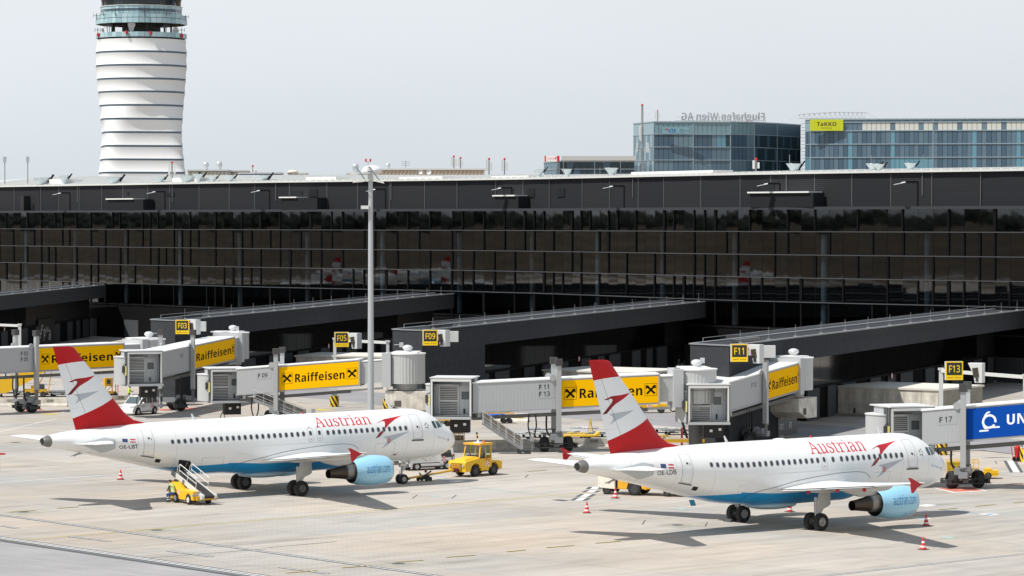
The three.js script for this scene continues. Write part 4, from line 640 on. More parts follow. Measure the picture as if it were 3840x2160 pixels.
glassText('f01', 173, 1246, 13, 4.6, [['P', .6, 0], ['Süd', .25, .3], ['a', .7, 0]], 'white stair symbol and P Süd a above the left aircraft’s tail');
// ------------------------------------------------------------------ concrete shelters beside the road
function shelter(fl, fr, depth, h, label) {
  const d = fr.clone().sub(fl).setY(0), L = d.length(); d.normalize(); const yaw = Math.atan2(-d.z, d.x), n = Math.max(3, Math.round(L / 1.9));
  const t = thing('concrete_shelter', label, 'shelter', fl, yaw, 'concrete shelters beside the road');
  for (let i = 0; i < n; i++) new MB().box((i + .5) * L / n, h / 2, .1, L / n - .05, h, .25).build('wall_panel', MAT.concb, t);
  for (let i = 1; i < n; i += 2) new MB().box((i + .1) * L / n, .5, .235, .2, .55, .03).build('opening', MAT.black, t);
  new MB().box(-.0, h / 2, -depth / 2, .25, h, depth - .3).box(L, h / 2, -depth / 2, .25, h, depth - .3).box(L / 2, h / 2, -depth, L, h, .25).build('side_wall', MAT.concd, t);
  new MB().box(L / 2, h + .1, -depth / 2 + .1, L + .4, .2, depth + .5).build('roof', M('conclight', [.66, .63, .57], .9), t);
  new MB().box(L / 2 - 1, .08, 1.2, L + 3, .16, 1.8).build('kerb_base', MAT.concd, t);
}
shelter(gp(3139, 1554), gp(3523, 1569), 10, 2.9, 'large concrete shelter with panel walls right of the F13 bridge');
shelter(at(2043, 0, 377).setY(0), at(2400, 0, 370).setY(0), 10, 2.9, 'concrete shelter behind the fin of the right aircraft');
shelter(at(1109, 0, 417).setY(0), at(1440, 0, 414).setY(0), 10, 2.9, 'concrete shelter with a wide pale roof behind the light mast');
// ------------------------------------------------------------------ gantries, gate number signs and docking displays
function gantry(u0, v0, u1, v1, h, label) {
  const z0 = (CAMH - h) * FOCAL / (v0 - 830.17), z1 = (CAMH - h) * FOCAL / (v1 - 830.17), a = at(u0, 0, z0).setY(0), b = at(u1, 0, z1).setY(0);
  const t = thing('sign_gantry', label, 'gantry', a), d = b.clone().sub(a), m = M('gant', [.60, .61, .60], .4);
  new MB().box(0, h / 2, 0, .34, h, .34).build('post', m, t); new MB().box(d.x, h / 2, d.z, .34, h, .34).build('post', m, t);
  new MB().bar(V(0, h - .15, 0), V(d.x, h - .15, d.z), .26, .3).build('beam', m, t); new MB().box(0, h, 0, .5, .2, .5).box(d.x, h, d.z, .5, .2, .5).build('cap', m, t);
}
gantry(1254, 1270, 1453, 1280, 7.45, 'white portal gantry behind the light mast, carrying the F05 sign');
gantry(3533, 1384, 3850, 1408, 7.45, 'white portal gantry at the right edge, carrying the F13 sign');
gantry(-160, 1208, 70, 1217, 7.7, 'white portal gantry cut off by the left edge of the picture');
function gateSign(num, u, v, d, turn, lat, label) {
  const t = thing('gate_sign', label, 'sign', at(u, v, d), turn, 'yellow gate number signs');
  new MB().box(0, 0, 0, 1.56, 1.62, .3).build('sign_box', M('signbox', [.62, .62, .60], .5), t);
  const g = new THREE.PlaneGeometry(1.54, 1.6); g.translate(0, 0, .156);
  mesh('sign_face', g, texMat(256, 266, (c, w, h) => { c.fillStyle = '#ffd400'; c.fillRect(0, 0, w, h); c.fillStyle = '#2a2b2c'; c.fillRect(16, 16, w - 32, h * .68); c.fillStyle = '#ffd21a'; c.font = '118px sans-serif'; c.textAlign = 'center'; c.save(); c.translate(w / 2, h * .585); c.scale(.95, 1.18); c.fillText(num, 0, 0); c.strokeStyle = '#ffd21a'; c.lineWidth = 3; c.strokeText(num, 0, 0); c.restore(); c.fillStyle = '#7a5a08'; c.font = 'bold 27px sans-serif'; c.fillText(lat, w / 2, h * .91); }), t);
  return t;
}
function docking(u, v, d, turn, label) {
  const t = thing('docking_display', label, 'display', at(u, v, d), turn, 'docking displays beside the gate signs');
  new MB().ext([[-.7, .85], [.55, .85], [.55, -.85], [-.1, -.85], [-.25, -.1]], 1.0, .03).build('housing', M('dock', [.60, .61, .60], .45), t);
  new MB().box(-.02, .05, .52, .5, .8, .05, 0, 0, .15).build('screen', M('scr', [.05, .045, .03], .2), t);
  new MB().box(.1, -.5, .52, .22, .4, .08).build('laser_unit', MAT.dark, t);
  return t;
}
gateSign('F03', 684, 1226, 360.5, .05, 'N48071  E01635', 'yellow F03 gate sign on the black wing above the left aircraft’s tail');
gateSign('F05', 1281, 1273, 347, .12, 'N48071  E01634', 'yellow F05 gate sign on the gantry left of the light mast');
gateSign('F09', 1613, 1266, 328, .1, 'N48072  E01634', 'yellow F09 gate sign on the black wing behind the left aircraft’s nose');
gateSign('F11', 2772, 1323, 287.5, .1, 'N48071  E01634', 'yellow F11 gate sign on the rightmost black wing');
gateSign('F13', 3577, 1390, 275.5, .14, 'N48071  E01634', 'yellow F13 gate sign on the gantry at the right edge');
docking(728, 1226, 361, -.5, 'white docking display beside the F03 sign'); docking(1332, 1278, 347, -.5, 'white docking display beside the F05 sign'); docking(1662, 1268, 329, -.5, 'white docking display beside the F09 sign'); docking(2836, 1327, 288.5, -.5, 'white docking display beside the F11 sign'); docking(3665, 1398, 273.5, -.4, 'white docking display beside the F13 sign');
for (const [u, v, d, l] of [[748, 1224, 363.5, 'F03'], [1692, 1262, 331, 'F09'], [2876, 1318, 290, 'F11']]) { const t = new MB().box(0, 0, 0, 1.5, 1.1, .8).box(-1.2, -.1, .1, 1.0, .5, .3).build('bracket_box', M('dock', [], 0)); t.position.copy(at(u, v, d)); tag(t, `white bracket box at the right of the ${l} docking display`, 'bracket', 'white bracket boxes on the wing walls'); }
for (const [u, v, d, l] of [[598, 1250, 364, 'F03 wing end'], [889, 1232, 372, 'wall right of the F03 sign'], [1505, 1293, 329, 'F09 wing end'], [2634, 1352, 290, 'F11 wing end'], [2984, 1330, 312, 'wall right of the F11 sign']]) { const t = new MB().box(0, 0, 0, .42, .5, .08).tube([V(0, 0, -.05), V(-.75, 0, .02)], .04).build('floodlight', M('fl', [.55, .56, .56], .4)); t.position.copy(at(u, v, d - .5)); tag(t, `small square floodlight on the ${l}`, 'floodlight'); }
// ------------------------------------------------------------------ tall light mast
{
  const d = 285, x = ux(1390, d), t = thing('light_mast', 'tall grey floodlight mast rising behind the left aircraft, red lamps on top', 'light mast', [x, 0, -d]);
  new MB().lathe([[.31, 0], [.30, 3], [.19, 24.4], [.18, 24.5], [0, 24.5]], 12).build('pole', M('mast', [.46, .48, .49], .5, .3), t);
  new MB().box(0, 24.7, 0, .5, .9, .5).cyl(-.25, 25.35, 0, .45, .25, .4, 12).box(-.35, 24.98, .3, .65, .14, .5).build('head_frame', M('headf', [.50, .51, .50], .5), t);
  for (const [a, b] of [[[-1.3, 25.55, .1], [-.42, 24.25, .2]], [[-.13, 25.55, .2], [.85, 24.25, .3]]]) new MB().bar(a, b, .11).build('arm', M('arm', [.20, .23, .25], .5), t);
  for (const [px, py, rz, sc] of [[-1.5, 24.85, .15, .42], [-1.15, 24.2, .08, .46], [.78, 24.2, -.22, .5], [-.35, 24.35, 0, .3]]) { new MB().ext([[-1, -.15], [1, -.15], [.7, .2], [-.6, .25]], 1.1, .03).tf((g) => { g.scale(sc, sc, sc); g.rotateZ(rz); g.translate(px, py, .35); }).build('floodlight', M('flood', [.66, .65, .60], .4), t); }
  new MB().tube([V(-.22, 25.4, 0), V(-.22, 26.0, 0)], .03).tube([V(-.42, 25.95, 0), V(-.02, 25.95, 0)], .025).build('lamp_stem', MAT.steel, t);
  for (const k of [-.42, -.02]) new MB().cyl(k, 26.12, 0, .09, .07, .26, 12).build('warning_lamp', M('wl', [.55, .01, .02], .3), t);
  new MB().box(-.5, 21.9, .3, .7, .3, .4).build('camera_box', MAT.offwhite, t);
}
// ------------------------------------------------------------------ passenger bridges
const corr = dataTex(64, 4, (u) => .5 + .5 * Math.sin(u * Math.PI * 2), { repeat: [3.2, 1] });
const ALU = M('bridge_alu', [.41, .42, .43], .55, .05, { bumpMap: corr, bumpScale: .004 }), ALUL = M('bridge_alu_l', [.46, .47, .47], .5, .05, { bumpMap: corr, bumpScale: .012 }), ROOF = M('bridge_roof', [.80, .80, .79], .45), GAL = M('galv', [.40, .41, .41], .5, .2), UND = M('under', [.12, .12, .115], .7);
function banner(kind, w) {
  return canvasTex(1024, Math.round(1024 * 2.36 / w), (c, W, H) => {
    const k = H / 2.36;
    if (kind === 'blue') { c.fillStyle = '#0d4aa5'; c.fillRect(0, 0, W, H); c.strokeStyle = c.fillStyle = '#f2f4f4'; c.lineWidth = .17 * k; c.beginPath(); c.arc(1.75 * k, 1.1 * k, .47 * k, .6, 6.5); c.stroke(); c.lineWidth = .13 * k; c.beginPath(); c.ellipse(1.62 * k, 1.0 * k, .3 * k, .62 * k, .2, 1.3, 4.9); c.stroke(); c.beginPath(); c.moveTo(1.0 * k, 1.78 * k); c.lineTo(1.7 * k, 1.78 * k); c.moveTo(1.5 * k, 1.55 * k); c.lineTo(2.55 * k, 1.58 * k); c.stroke(); c.font = `bold ${1.1 * k}px sans-serif`; c.fillText('UNIQA', 3.0 * k, 1.45 * k); return; }
    c.fillStyle = '#f9bd02'; c.fillRect(0, 0, W, H); c.fillStyle = c.strokeStyle = '#15130e';
    const S = H * .46, y0 = H * .27, x0 = H * .12, x1 = W - H * .10 - S;
    for (const x of [x0, x1]) { c.lineWidth = S * .028; c.strokeRect(x, y0, S, S); c.lineWidth = S * .17; c.beginPath(); c.moveTo(x + S * .16, y0 + S * .84); c.lineTo(x + S * .74, y0 + S * .28); c.moveTo(x + S * .84, y0 + S * .84); c.lineTo(x + S * .26, y0 + S * .28); c.stroke(); for (const m of [-1, 1]) { c.beginPath(); c.ellipse(x + S / 2 + m * S * .27, y0 + S * .25, S * .17, S * .11, m * -.6, 0, 7); c.fill(); c.beginPath(); c.arc(x + S / 2 + m * S * .38, y0 + S * .34, S * .07, 0, 7); c.fill(); } }
    c.font = `bold ${H * .5}px sans-serif`; const t = 'Raiffeisen', tw = c.measureText(t).width, a = x0 + S + H * .08, b = x1 - H * .06; c.save(); c.translate(a, H * .70); c.scale((b - a) / tw, 1); c.fillText(t, 0, 0); c.restore();
  });
}
function jetBridge(o) {
  const A = at(o.cab[0], 0, o.cab[1]).setY(0), B = at(o.rot[0], 0, o.rot[1]).setY(0), dv = B.clone().sub(A), L = dv.length(), d = dv.clone().normalize(), yaw = Math.atan2(-d.z, d.x);
  const T = (u) => { const k = (u - 1920) / FOCAL; return (k * -A.z - A.x) / (d.x + k * d.z); };          // metres along the tunnel for a column of the photo
  const bot = (x) => lerp(o.y0, o.y1, x / L);
  const G = thing('passenger_bridge', o.label, 'passenger bridge', A, yaw, 'passenger bridges at the gates');
  // local frame: x along the tunnel from the cab to the rotunda, z>0 towards the viewer
  const sec = (x0, x1, w, h, dy) => { const g = new THREE.BoxGeometry(x1 - x0, h, w, 1, 1, 1).toNonIndexed(), p = g.attributes.position, u = g.attributes.uv, nn = g.attributes.normal; for (let i = 0; i < p.count; i++) { const x = p.getX(i) + (x0 + x1) / 2; Math.abs(nn.getX(i)) > .5 ? u.setXY(i, p.getZ(i), 0) : u.setXY(i, x, 0); p.setXYZ(i, x, p.getY(i) + h / 2 + dy + bot(x), p.getZ(i)); } return g; };
  const tc = T(o.col), tb0 = T(o.ban[0]), tb1 = T(o.ban[1]), W = 3.0, H = o.h || 2.75;
  new MB().add(sec(1.6, tb1, W, H - .18, .09)).build('tunnel_section', ALU, G);
  new MB().add(sec(tb1 - .2, L - 1.2, W - .5, H - .5, .2)).build('tunnel_section', M('bridge_alu2', [.43, .44, .44], .55, .1, { bumpMap: corr, bumpScale: .005 }), G);
  new MB().add(sec(1.5, tb1 + .05, W + .12, .1, H - .09)).add(sec(tb1, L - 1.2, W - .4, .08, H - .3)).build('tunnel_roof', ROOF, G);
  new MB().add(sec(1.5, tb1 + .05, W + .1, .12, 0)).add(sec(tb1 - .1, tb1 + .06, W + .16, H, 0)).build('tunnel_frame', M('tframe', [.34, .35, .36], .5), G);
  { const g = new THREE.PlaneGeometry(tb1 - tb0, 2.36), p = g.attributes.position; for (let i = 0; i < p.count; i++) { const x = p.getX(i) + (tb0 + tb1) / 2; p.setXYZ(i, x, p.getY(i) + bot(x) + H / 2 - .02, W / 2 + .05); } mesh('banner', g, new THREE.MeshPhysicalMaterial({ map: banner(o.kind, tb1 - tb0), roughness: .8, specularIntensity: .15 }), G); }
  { // gate number on the panel by the lift
    const lines = o.gate, w = 1.5, h = .62 * lines.length + .12, x = T(o.gateU), g = new THREE.PlaneGeometry(w, h), p = g.attributes.position; for (let i = 0; i < p.count; i++) { const xx = p.getX(i) + x; p.setXYZ(i, xx, p.getY(i) + bot(xx) + H * .66 - (lines.length - 1) * .12, W / 2 + .012); }
    mesh('gate_number', g, new THREE.MeshStandardMaterial({ map: canvasTex(150, Math.round(100 * h), (c, W, H) => { c.fillStyle = '#aaacae'; c.fillRect(0, 0, W, H); c.fillStyle = '#1b1c1d'; lines.forEach((l, i) => { c.font = 'bold 56px sans-serif'; c.fillText(l[0], 8, 54 + i * 62); c.font = '56px sans-serif'; c.fillText(l.slice(1), 50, 54 + i * 62); c.strokeStyle = '#1b1c1d'; c.lineWidth = 2; c.strokeText(l.slice(1), 50, 54 + i * 62); c.strokeText(l[0], 8, 54 + i * 62); }); }), roughness: .5, metalness: .1 }), G);
  }
  // lift columns and wheel bogie
  for (const k of [-1, 1]) {
    const z = k * (W / 2 + .32), b = bot(tc), c = new MB().box(tc, (b + H + 1.3 + b - 2.0) / 2, z, .42, H + 3.3, .42).build('lift_column', GAL, G);
    new MB().box(tc, b + H + 1.45, z, .62, .6, .62).build('column_cap', M('ccap', [.05, .047, .045], .6), c);
    new MB().cyl(tc, (b - 2 + 1.35) / 2, z, .17, .17, b - 2 - 1.35 + .1, 14).cyl(tc, b - 2.0, z, .3, .3, .12, 14).build('inner_column', M('incol', [.16, .16, .155], .45, .3), c);
    new MB().add(new THREE.CylinderGeometry(.3, .3, .1, 14).rotateX(Math.PI / 2).translate(tc - .5, b + H + .05, z - k * .25)).build('pulley', GAL, c);
  }
  const bo = new MB().box(tc, 1.15, 0, .7, .5, W + 1.2).box(tc, .75, 0, .5, .8, .6).box(tc, 1.45, .5, 1.0, .5, .9).box(tc - .3, 1.4, 1.5, .8, .5, .6).build('bogie', M('bog', [.25, .26, .27], .55, .2), G);
  { const by = o.bogie ?? .8, g = new MB(); g.box(0, .48, 0, 2.6, .28, .35).tube([V(-1.9, .75, .62), V(1.9, .75, .62)], .045).tube([V(-1.9, .4, .66), V(1.9, .4, .66)], .045).tube([V(-1.9, .75, -.62), V(1.9, .75, -.62)], .045).box(1.75, .55, 0, .2, .3, 1.2).box(-1.75, .55, 0, .2, .3, 1.2); g.tf((q) => { q.rotateY(by); q.translate(tc, 0, 0); }).build('bumper_frame', MAT.dark, G);
    for (const k of [-1, 1]) { const wv = V(k * 1.1, .68, 0).applyAxisAngle(V(0, 1, 0), by); const w = new MB().lathe([[.34, -.3], [.6, -.32], [.68, -.2], [.68, .2], [.6, .32], [.34, .3]], 22, 0, 0, 0, 'x').tf((q) => { q.rotateY(by); q.translate(tc + wv.x, .68, wv.z); }).build('bogie_wheel', MAT.rubber, G); new MB().cyl(0, 0, 0, .34, .34, .5, 14, 'x').tf((q) => { q.rotateY(by); q.translate(tc + wv.x, .68, wv.z); }).build('hub', MAT.dark, w); } }
  // cable tray below the tunnel and hanging cable loop
  new MB().add(sec(1.8, tb1 - 1, .45, .3, -.62)).tf((g) => g.translate(0, 0, .9)).build('cable_tray', UND, G); new MB().add(sec(tb1 - 2.5, L - 2, .2, .2, -.5)).add(sec(2.2, 2.5, 1, .5, -.4)).tf((g) => g.translate(0, 0, .9)).build('cable_tray', GAL, G);
  { const b = bot(tc - 2) - .4; new MB().tube([V(tc - 2.6, b, 1.1), V(tc - 2.65, b - 1.2, 1.1), V(tc - 2.3, b - 2.2, 1.1), V(tc - 1.95, b - 1.2, 1.1), V(tc - 2, b, 1.1)], .07, 24, 6).build('hanging_cable', MAT.black, G); new MB().tube([V(tc - 1.0, b, .9), V(tc - .95, 1.9, .9), V(tc - .5, 1.3, .6)], .09, 14, 6).build('hanging_cable', MAT.black, G); }
  // rotunda
  { const rb = bot(L) - .1, r = 1.85, pts = []; for (let i = 0; i <= 72; i++) { const a = i / 72 * Math.PI * 2; pts.push([L + .3 + Math.cos(a) * (r + (i % 2 ? .035 : 0)), Math.sin(a) * (r + (i % 2 ? .035 : 0))]); }
    const ro = new MB().add(prism(pts.slice(0, 72), rb, rb + 3.0)).build('rotunda', M('rotm', [.52, .53, .52], .4, .3), G);
    new MB().cyl(L + .3, rb + 3.04, 0, r + .12, r + .12, .12, 32).add(new THREE.BoxGeometry(2.6, .12, 3.4).translate(L + .2, rb + 3.16, -.6)).build('rotunda_roof', ROOF, ro);
    new MB().cyl(L + .4, rb + 3.35, 0, .36, .36, .5, 16).sph(L + .4, rb + 3.62, 0, .52, .3, .52, 16).build('roof_vent', M('rvent', [.66, .67, .67], .35, .2), ro);
    new MB().box(L - 1.55, rb + 1.4, 0, .9, 3.4, 3.5).build('rotunda_portal', M('portal', [.47, .48, .49], .55), ro);
    new MB().cyl(L + .3, rb - .35, 0, 1.0, 1.1, .7, 20).build('rotunda_bearing', GAL, ro);
    if (o.corbel) { new MB().ext([[L - 1.7, rb - .75], [L + 2.6, rb - .75], [L + 2.6, rb - 2.7], [L + .2, rb - 2.7], [L - 1.7, rb - 2.0]], 4.6, .06).tf((g) => g.translate(0, 0, -.8)).build('concrete_corbel', MAT.concb, G); new MB().box(L - .4, rb - 2.0, 1.5, .7, .6, .05).build('recess', D('rec', [.12, .11, .10]), G); }
    else new MB().cyl(L + .3, (rb - .7) / 2, 0, .6, .7, rb - .7, 20).build('support_column', M('suppc', [.12, .12, .12], .7), G);
  }
  // cab with canopy frame, folded bellows, shutter and door
  if (!o.noCab) {
    const cy = o.cy, cw = 3.75, ch = o.ch, cd = 2.6, rel = (o.cabYaw ?? 0) - yaw, ox = .2;
    const X = (mb) => mb.tf((g) => { g.rotateY(rel); g.translate(ox, 0, 0); });
    // cab-local: front face towards +z
    const cab = X(new MB().box(0, cy + .1, -.2, cw, .2, cd + 1.4).box(0, cy + ch / 2, -cd / 2 - .1, cw, ch, .12).box(cw / 2 - .1, cy + ch / 2, -.9, .14, ch, cd - .6).box(-cw / 2 + .1, cy + ch / 2, -.9, .14, ch, cd - .6)).build('cab', M('cabm', [.42, .43, .44], .6), G);
    X(new MB().add(new THREE.CylinderGeometry(1.75, 1.75, ch - .75, 40, 1, false, Math.PI * .95, Math.PI * .9).translate(-cw / 2 + .9, cy + ch / 2 - .25, -1.2))).build('rounded_wall', ALUL, G);
    X(new MB().box(0, cy + ch + .06, -.6, cw + .15, .10, cd + 1.2).cyl(-cw / 2 + .9, cy + ch - .6, -1.2, 1.82, 1.82, .08, 30)).build('cab_roof', M('cabroof', [.60, .60, .60], .6), G);
    const bl = new MB(); for (let i = 0; i < 6; i++) { const z = .55 + i * .2 - .4, k = i % 2 ? .06 : 0; bl.box(-cw / 2 + k, cy + ch / 2, z, .12, ch, .19).box(cw / 2 - k, cy + ch / 2, z, .12, ch, .19).box(0, cy + ch - k, z, cw, .12, .19); } X(bl).build('bellows', M('bell', [.10, .105, .11], .85), G);
    X(new MB().box(-cw / 2 + .12, cy + ch / 2, 1.25, .15, ch - .1, .16).box(cw / 2 - .12, cy + ch / 2, 1.25, .15, ch - .1, .16).box(0, cy + ch - .15, 1.25, cw - .1, .2, .18)).build('canopy_frame', M('cframe', [.66, .66, .64], .6), G);
    X(new MB().box(0, cy + .12, 1.25, cw - .1, .26, .3)).build('bumper', MAT.dark, G);
    X(new MB().box(0, cy + .26, .45, cw - .2, .08, 1.5)).build('cab_floor', M('cfl', [.13, .14, .15], .7), G);
    const iw = M('cabin_in', [.55, .58, .60], .5), back = -.5;
    X(new MB().box(0, cy + ch / 2, back, cw - .2, ch - .1, .08).box(-.55, cy + ch - .55, back + .15, 2.0, .5, .3)).build('inner_wall', iw, G);
    const sh = new MB(), y0 = cy + .3, y1 = cy + ch - .8; for (let y = y0; y < y1; y += .155) sh.box(-.5, y + .07, back + .1, 1.6, .085, .07); X(sh).build('roller_shutter', M('shut', [.60, .60, .59], .45), G); X(new MB().box(-.5, (y0 + y1) / 2, back + .055, 1.62, y1 - y0, .03)).build('shutter_gap', M('shutg', [.07, .07, .075], .6), G);
    X(new MB().box(-.5, cy + 1.55, back + .2, 1.7, .12, .12).box(-1.36, cy + 1.55, back + .16, .12, .5, .14).box(.36, cy + (y0 + y1 - 2 * cy) / 2, back + .12, .1, y1 - y0, .1).box(-1.36, cy + (y0 + y1 - 2 * cy) / 2, back + .12, .1, y1 - y0, .1)).build('shutter_frame', ROOF, G);
    const dr = X(new MB().box(.98, cy + 1.5, back + .07, 1.0, 2.7, .05)).build('cab_door', M('cdoor', [.62, .64, .65], .45), G);
    X(new MB().box(.98, cy + 2.02, back + .11, .66, .68, .03)).build('window_frame', MAT.dark, dr); X(new MB().box(.98, cy + 2.02, back + .13, .58, .60, .02)).build('pane', M('cpane', [.16, .18, .18], .1), dr);
    X(new MB().cyl(.9, cy + .62, back + .2, .07, .07, .42, 10)).build('extinguisher', MAT.black, G);
    // black service box and dangling leads below
    X(new MB().box(.6, cy - .68, .0, 1.7, 1.15, 1.0)).build('service_box', M('sbox', [.016, .016, .017], .7), G); for (const [a, b] of [[.3, -.62], [1.1, -.5]]) X(new MB().box(a, cy + b, .52, .26, .22, .02)).build('label_plate', ROOF, G);
    X(new MB().tube([V(-.4, cy - .9, .2), V(-.7, cy - 1.7, .25), V(-.45, cy - 2.2, .3), V(-.2, cy - 1.6, .25), V(-.3, cy - 1.1, .2)], .045, 24, 5)).build('lead', M('lead', [.10, .08, .03], .7), G);
    X(new MB().tube([V(-cw / 2 - .1, cy + 2.3, .9), V(-cw / 2 - .35, cy + 2.2, 1.0), V(-cw / 2 - .35, cy + 1.3, 1.0), V(-cw / 2 - .1, cy + 1.2, .9)], .05, 14, 5).box(-cw / 2 - .35, cy + 1.75, 1.02, .3, .7, .12)).build('cab_mirror', MAT.dark, G);
    X(new MB().box(-cw / 2 - .12, cy + 1.6, 1.1, .14, .95, .2)).build('warning_stripe', M('wstripe', [.72, .66, .25], .6), G);
  }
  if (o.stairs) { // service stairs from the cab down to the ground
    const p = o.stairs, sx = p[0], ex = p[1], zz = p[2], ty = p[3] ?? o.y0 - .3, S = new MB(); for (const k of [-.45, .45]) S.bar(V(sx, ty, zz + k), V(ex, .45, zz + k), .08, .3); const n = 15; for (let i = 0; i < n; i++) { const t = (i + .5) / n; S.box(lerp(sx, ex, t), lerp(ty, .5, t), zz, .26, .04, .86); }
    S.build('stair_flight', M('stairg', [.27, .28, .285], .5, .2), G); const R = new MB(); for (const k of [-.5, .5]) { R.tube([V(sx, ty + 1.05, zz + k), V(ex, 1.5, zz + k)], .025).tube([V(sx, ty + .6, zz + k), V(ex, 1.0, zz + k)], .018).tube([V(sx, ty + .3, zz + k), V(ex, .75, zz + k)], .018); for (let i = 0; i <= 5; i++) { const t = i / 5, x = lerp(sx, ex, t), y = lerp(ty, .45, t); R.tube([V(x, y, zz + k), V(x, y + 1.05, zz + k)], .022); } } R.build('handrail', M('hrail', [.62, .63, .63], .4, .2), G);
    const pn = new THREE.BufferGeometry(); pn.setAttribute('position', new THREE.Float32BufferAttribute([sx, ty + .12, zz - .5, ex, .6, zz - .5, ex, 1.42, zz - .5, sx, ty + .12, zz - .5, ex, 1.42, zz - .5, sx, ty + .95, zz - .5], 3)); pn.computeVertexNormals(); mesh('mesh_panel', pn, mats.meshp ??= new THREE.MeshPhysicalMaterial({ color: C(.30, .26, .22), roughness: .9, transmission: .6, thickness: 0, side: THREE.DoubleSide }), G);
    const w = new MB().box(ex + .15, .28, zz, 1.0, .16, 1.0); for (const a of [-.3, .3, .55]) w.cyl(ex + .1 + a, .13, zz + .45, .13, .13, .1, 12, 'z').cyl(ex + .1 + a, .13, zz - .45, .13, .13, .1, 12, 'z'); w.build('stair_wheels', MAT.dark, G);
    new MB().box(ex + .9, 1.35, zz + .3, .36, .45, .2).box(ex + .9, .7, zz + .3, .05, .95, .05).build('control_box', MAT.grey, G);
  }
  return G;
}
jetBridge({ cab: [-170, 337], rot: [545, 356], col: 96, ban: [112, 431], y0: 4.35, y1: 4.5, gate: ['F03', 'F05'], gateU: 62, noCab: true, bogie: 1.5, label: 'bridge F03 F05 at the left edge, its yellow banner half hidden by the tail' });
jetBridge({ cab: [528, 334], rot: [868, 370], col: 662, ban: [667, 831], y0: 4.1, y1: 4.75, gate: ['F05'], gateU: 631, cabYaw: .34, cy: 3.4, ch: 3.6, bogie: .6, label: 'bridge F05 with yellow banner and open cab, above the white van' });
jetBridge({ cab: [838, 326], rot: [1513, 324], col: 1046, ban: [1056, 1357], y0: 2.75, y1: 4.25, gate: ['F09'], gateU: 1000, cabYaw: .30, cy: 2.1, ch: 3.45, corbel: true, bogie: .6, stairs: [3.4, 8.6, 1.2], label: 'bridge F09 with yellow banner, passing behind the light mast' });
jetBridge({ cab: [1692, 284], rot: [2598, 286.5], col: 2086, ban: [2096, 2463], y0: 3.5, y1: 4.4, gate: ['F11', 'F13'], gateU: 2040, cabYaw: -.16, cy: 3.05, ch: 3.6, bogie: .15, stairs: [2.6, 6.05, 2.3, 2.75], label: 'bridge F11 F13 with yellow banner half hidden by the right fin' });
jetBridge({ cab: [2650, 285], rot: [2972, 302], col: 2804, ban: [2812, 2957], y0: 3.35, y1: 4.75, gate: ['F13'], gateU: 2773, cabYaw: .06, cy: 2.5, ch: 3.5, corbel: true, bogie: .6, label: 'bridge F13 with yellow banner rising right, its cab above the right aircraft' });
jetBridge({ cab: [3392, 247], rot: [4260, 243], col: 3622, ban: [3632, 3990], y0: 3.2, y1: 4.9, h: 2.75, gate: ['F17'], gateU: 3562, kind: 'blue', cabYaw: .32, cy: 2.75, ch: 3.5, bogie: .55, label: 'bridge F17 with blue banner at the right edge behind the aircraft’s nose' });
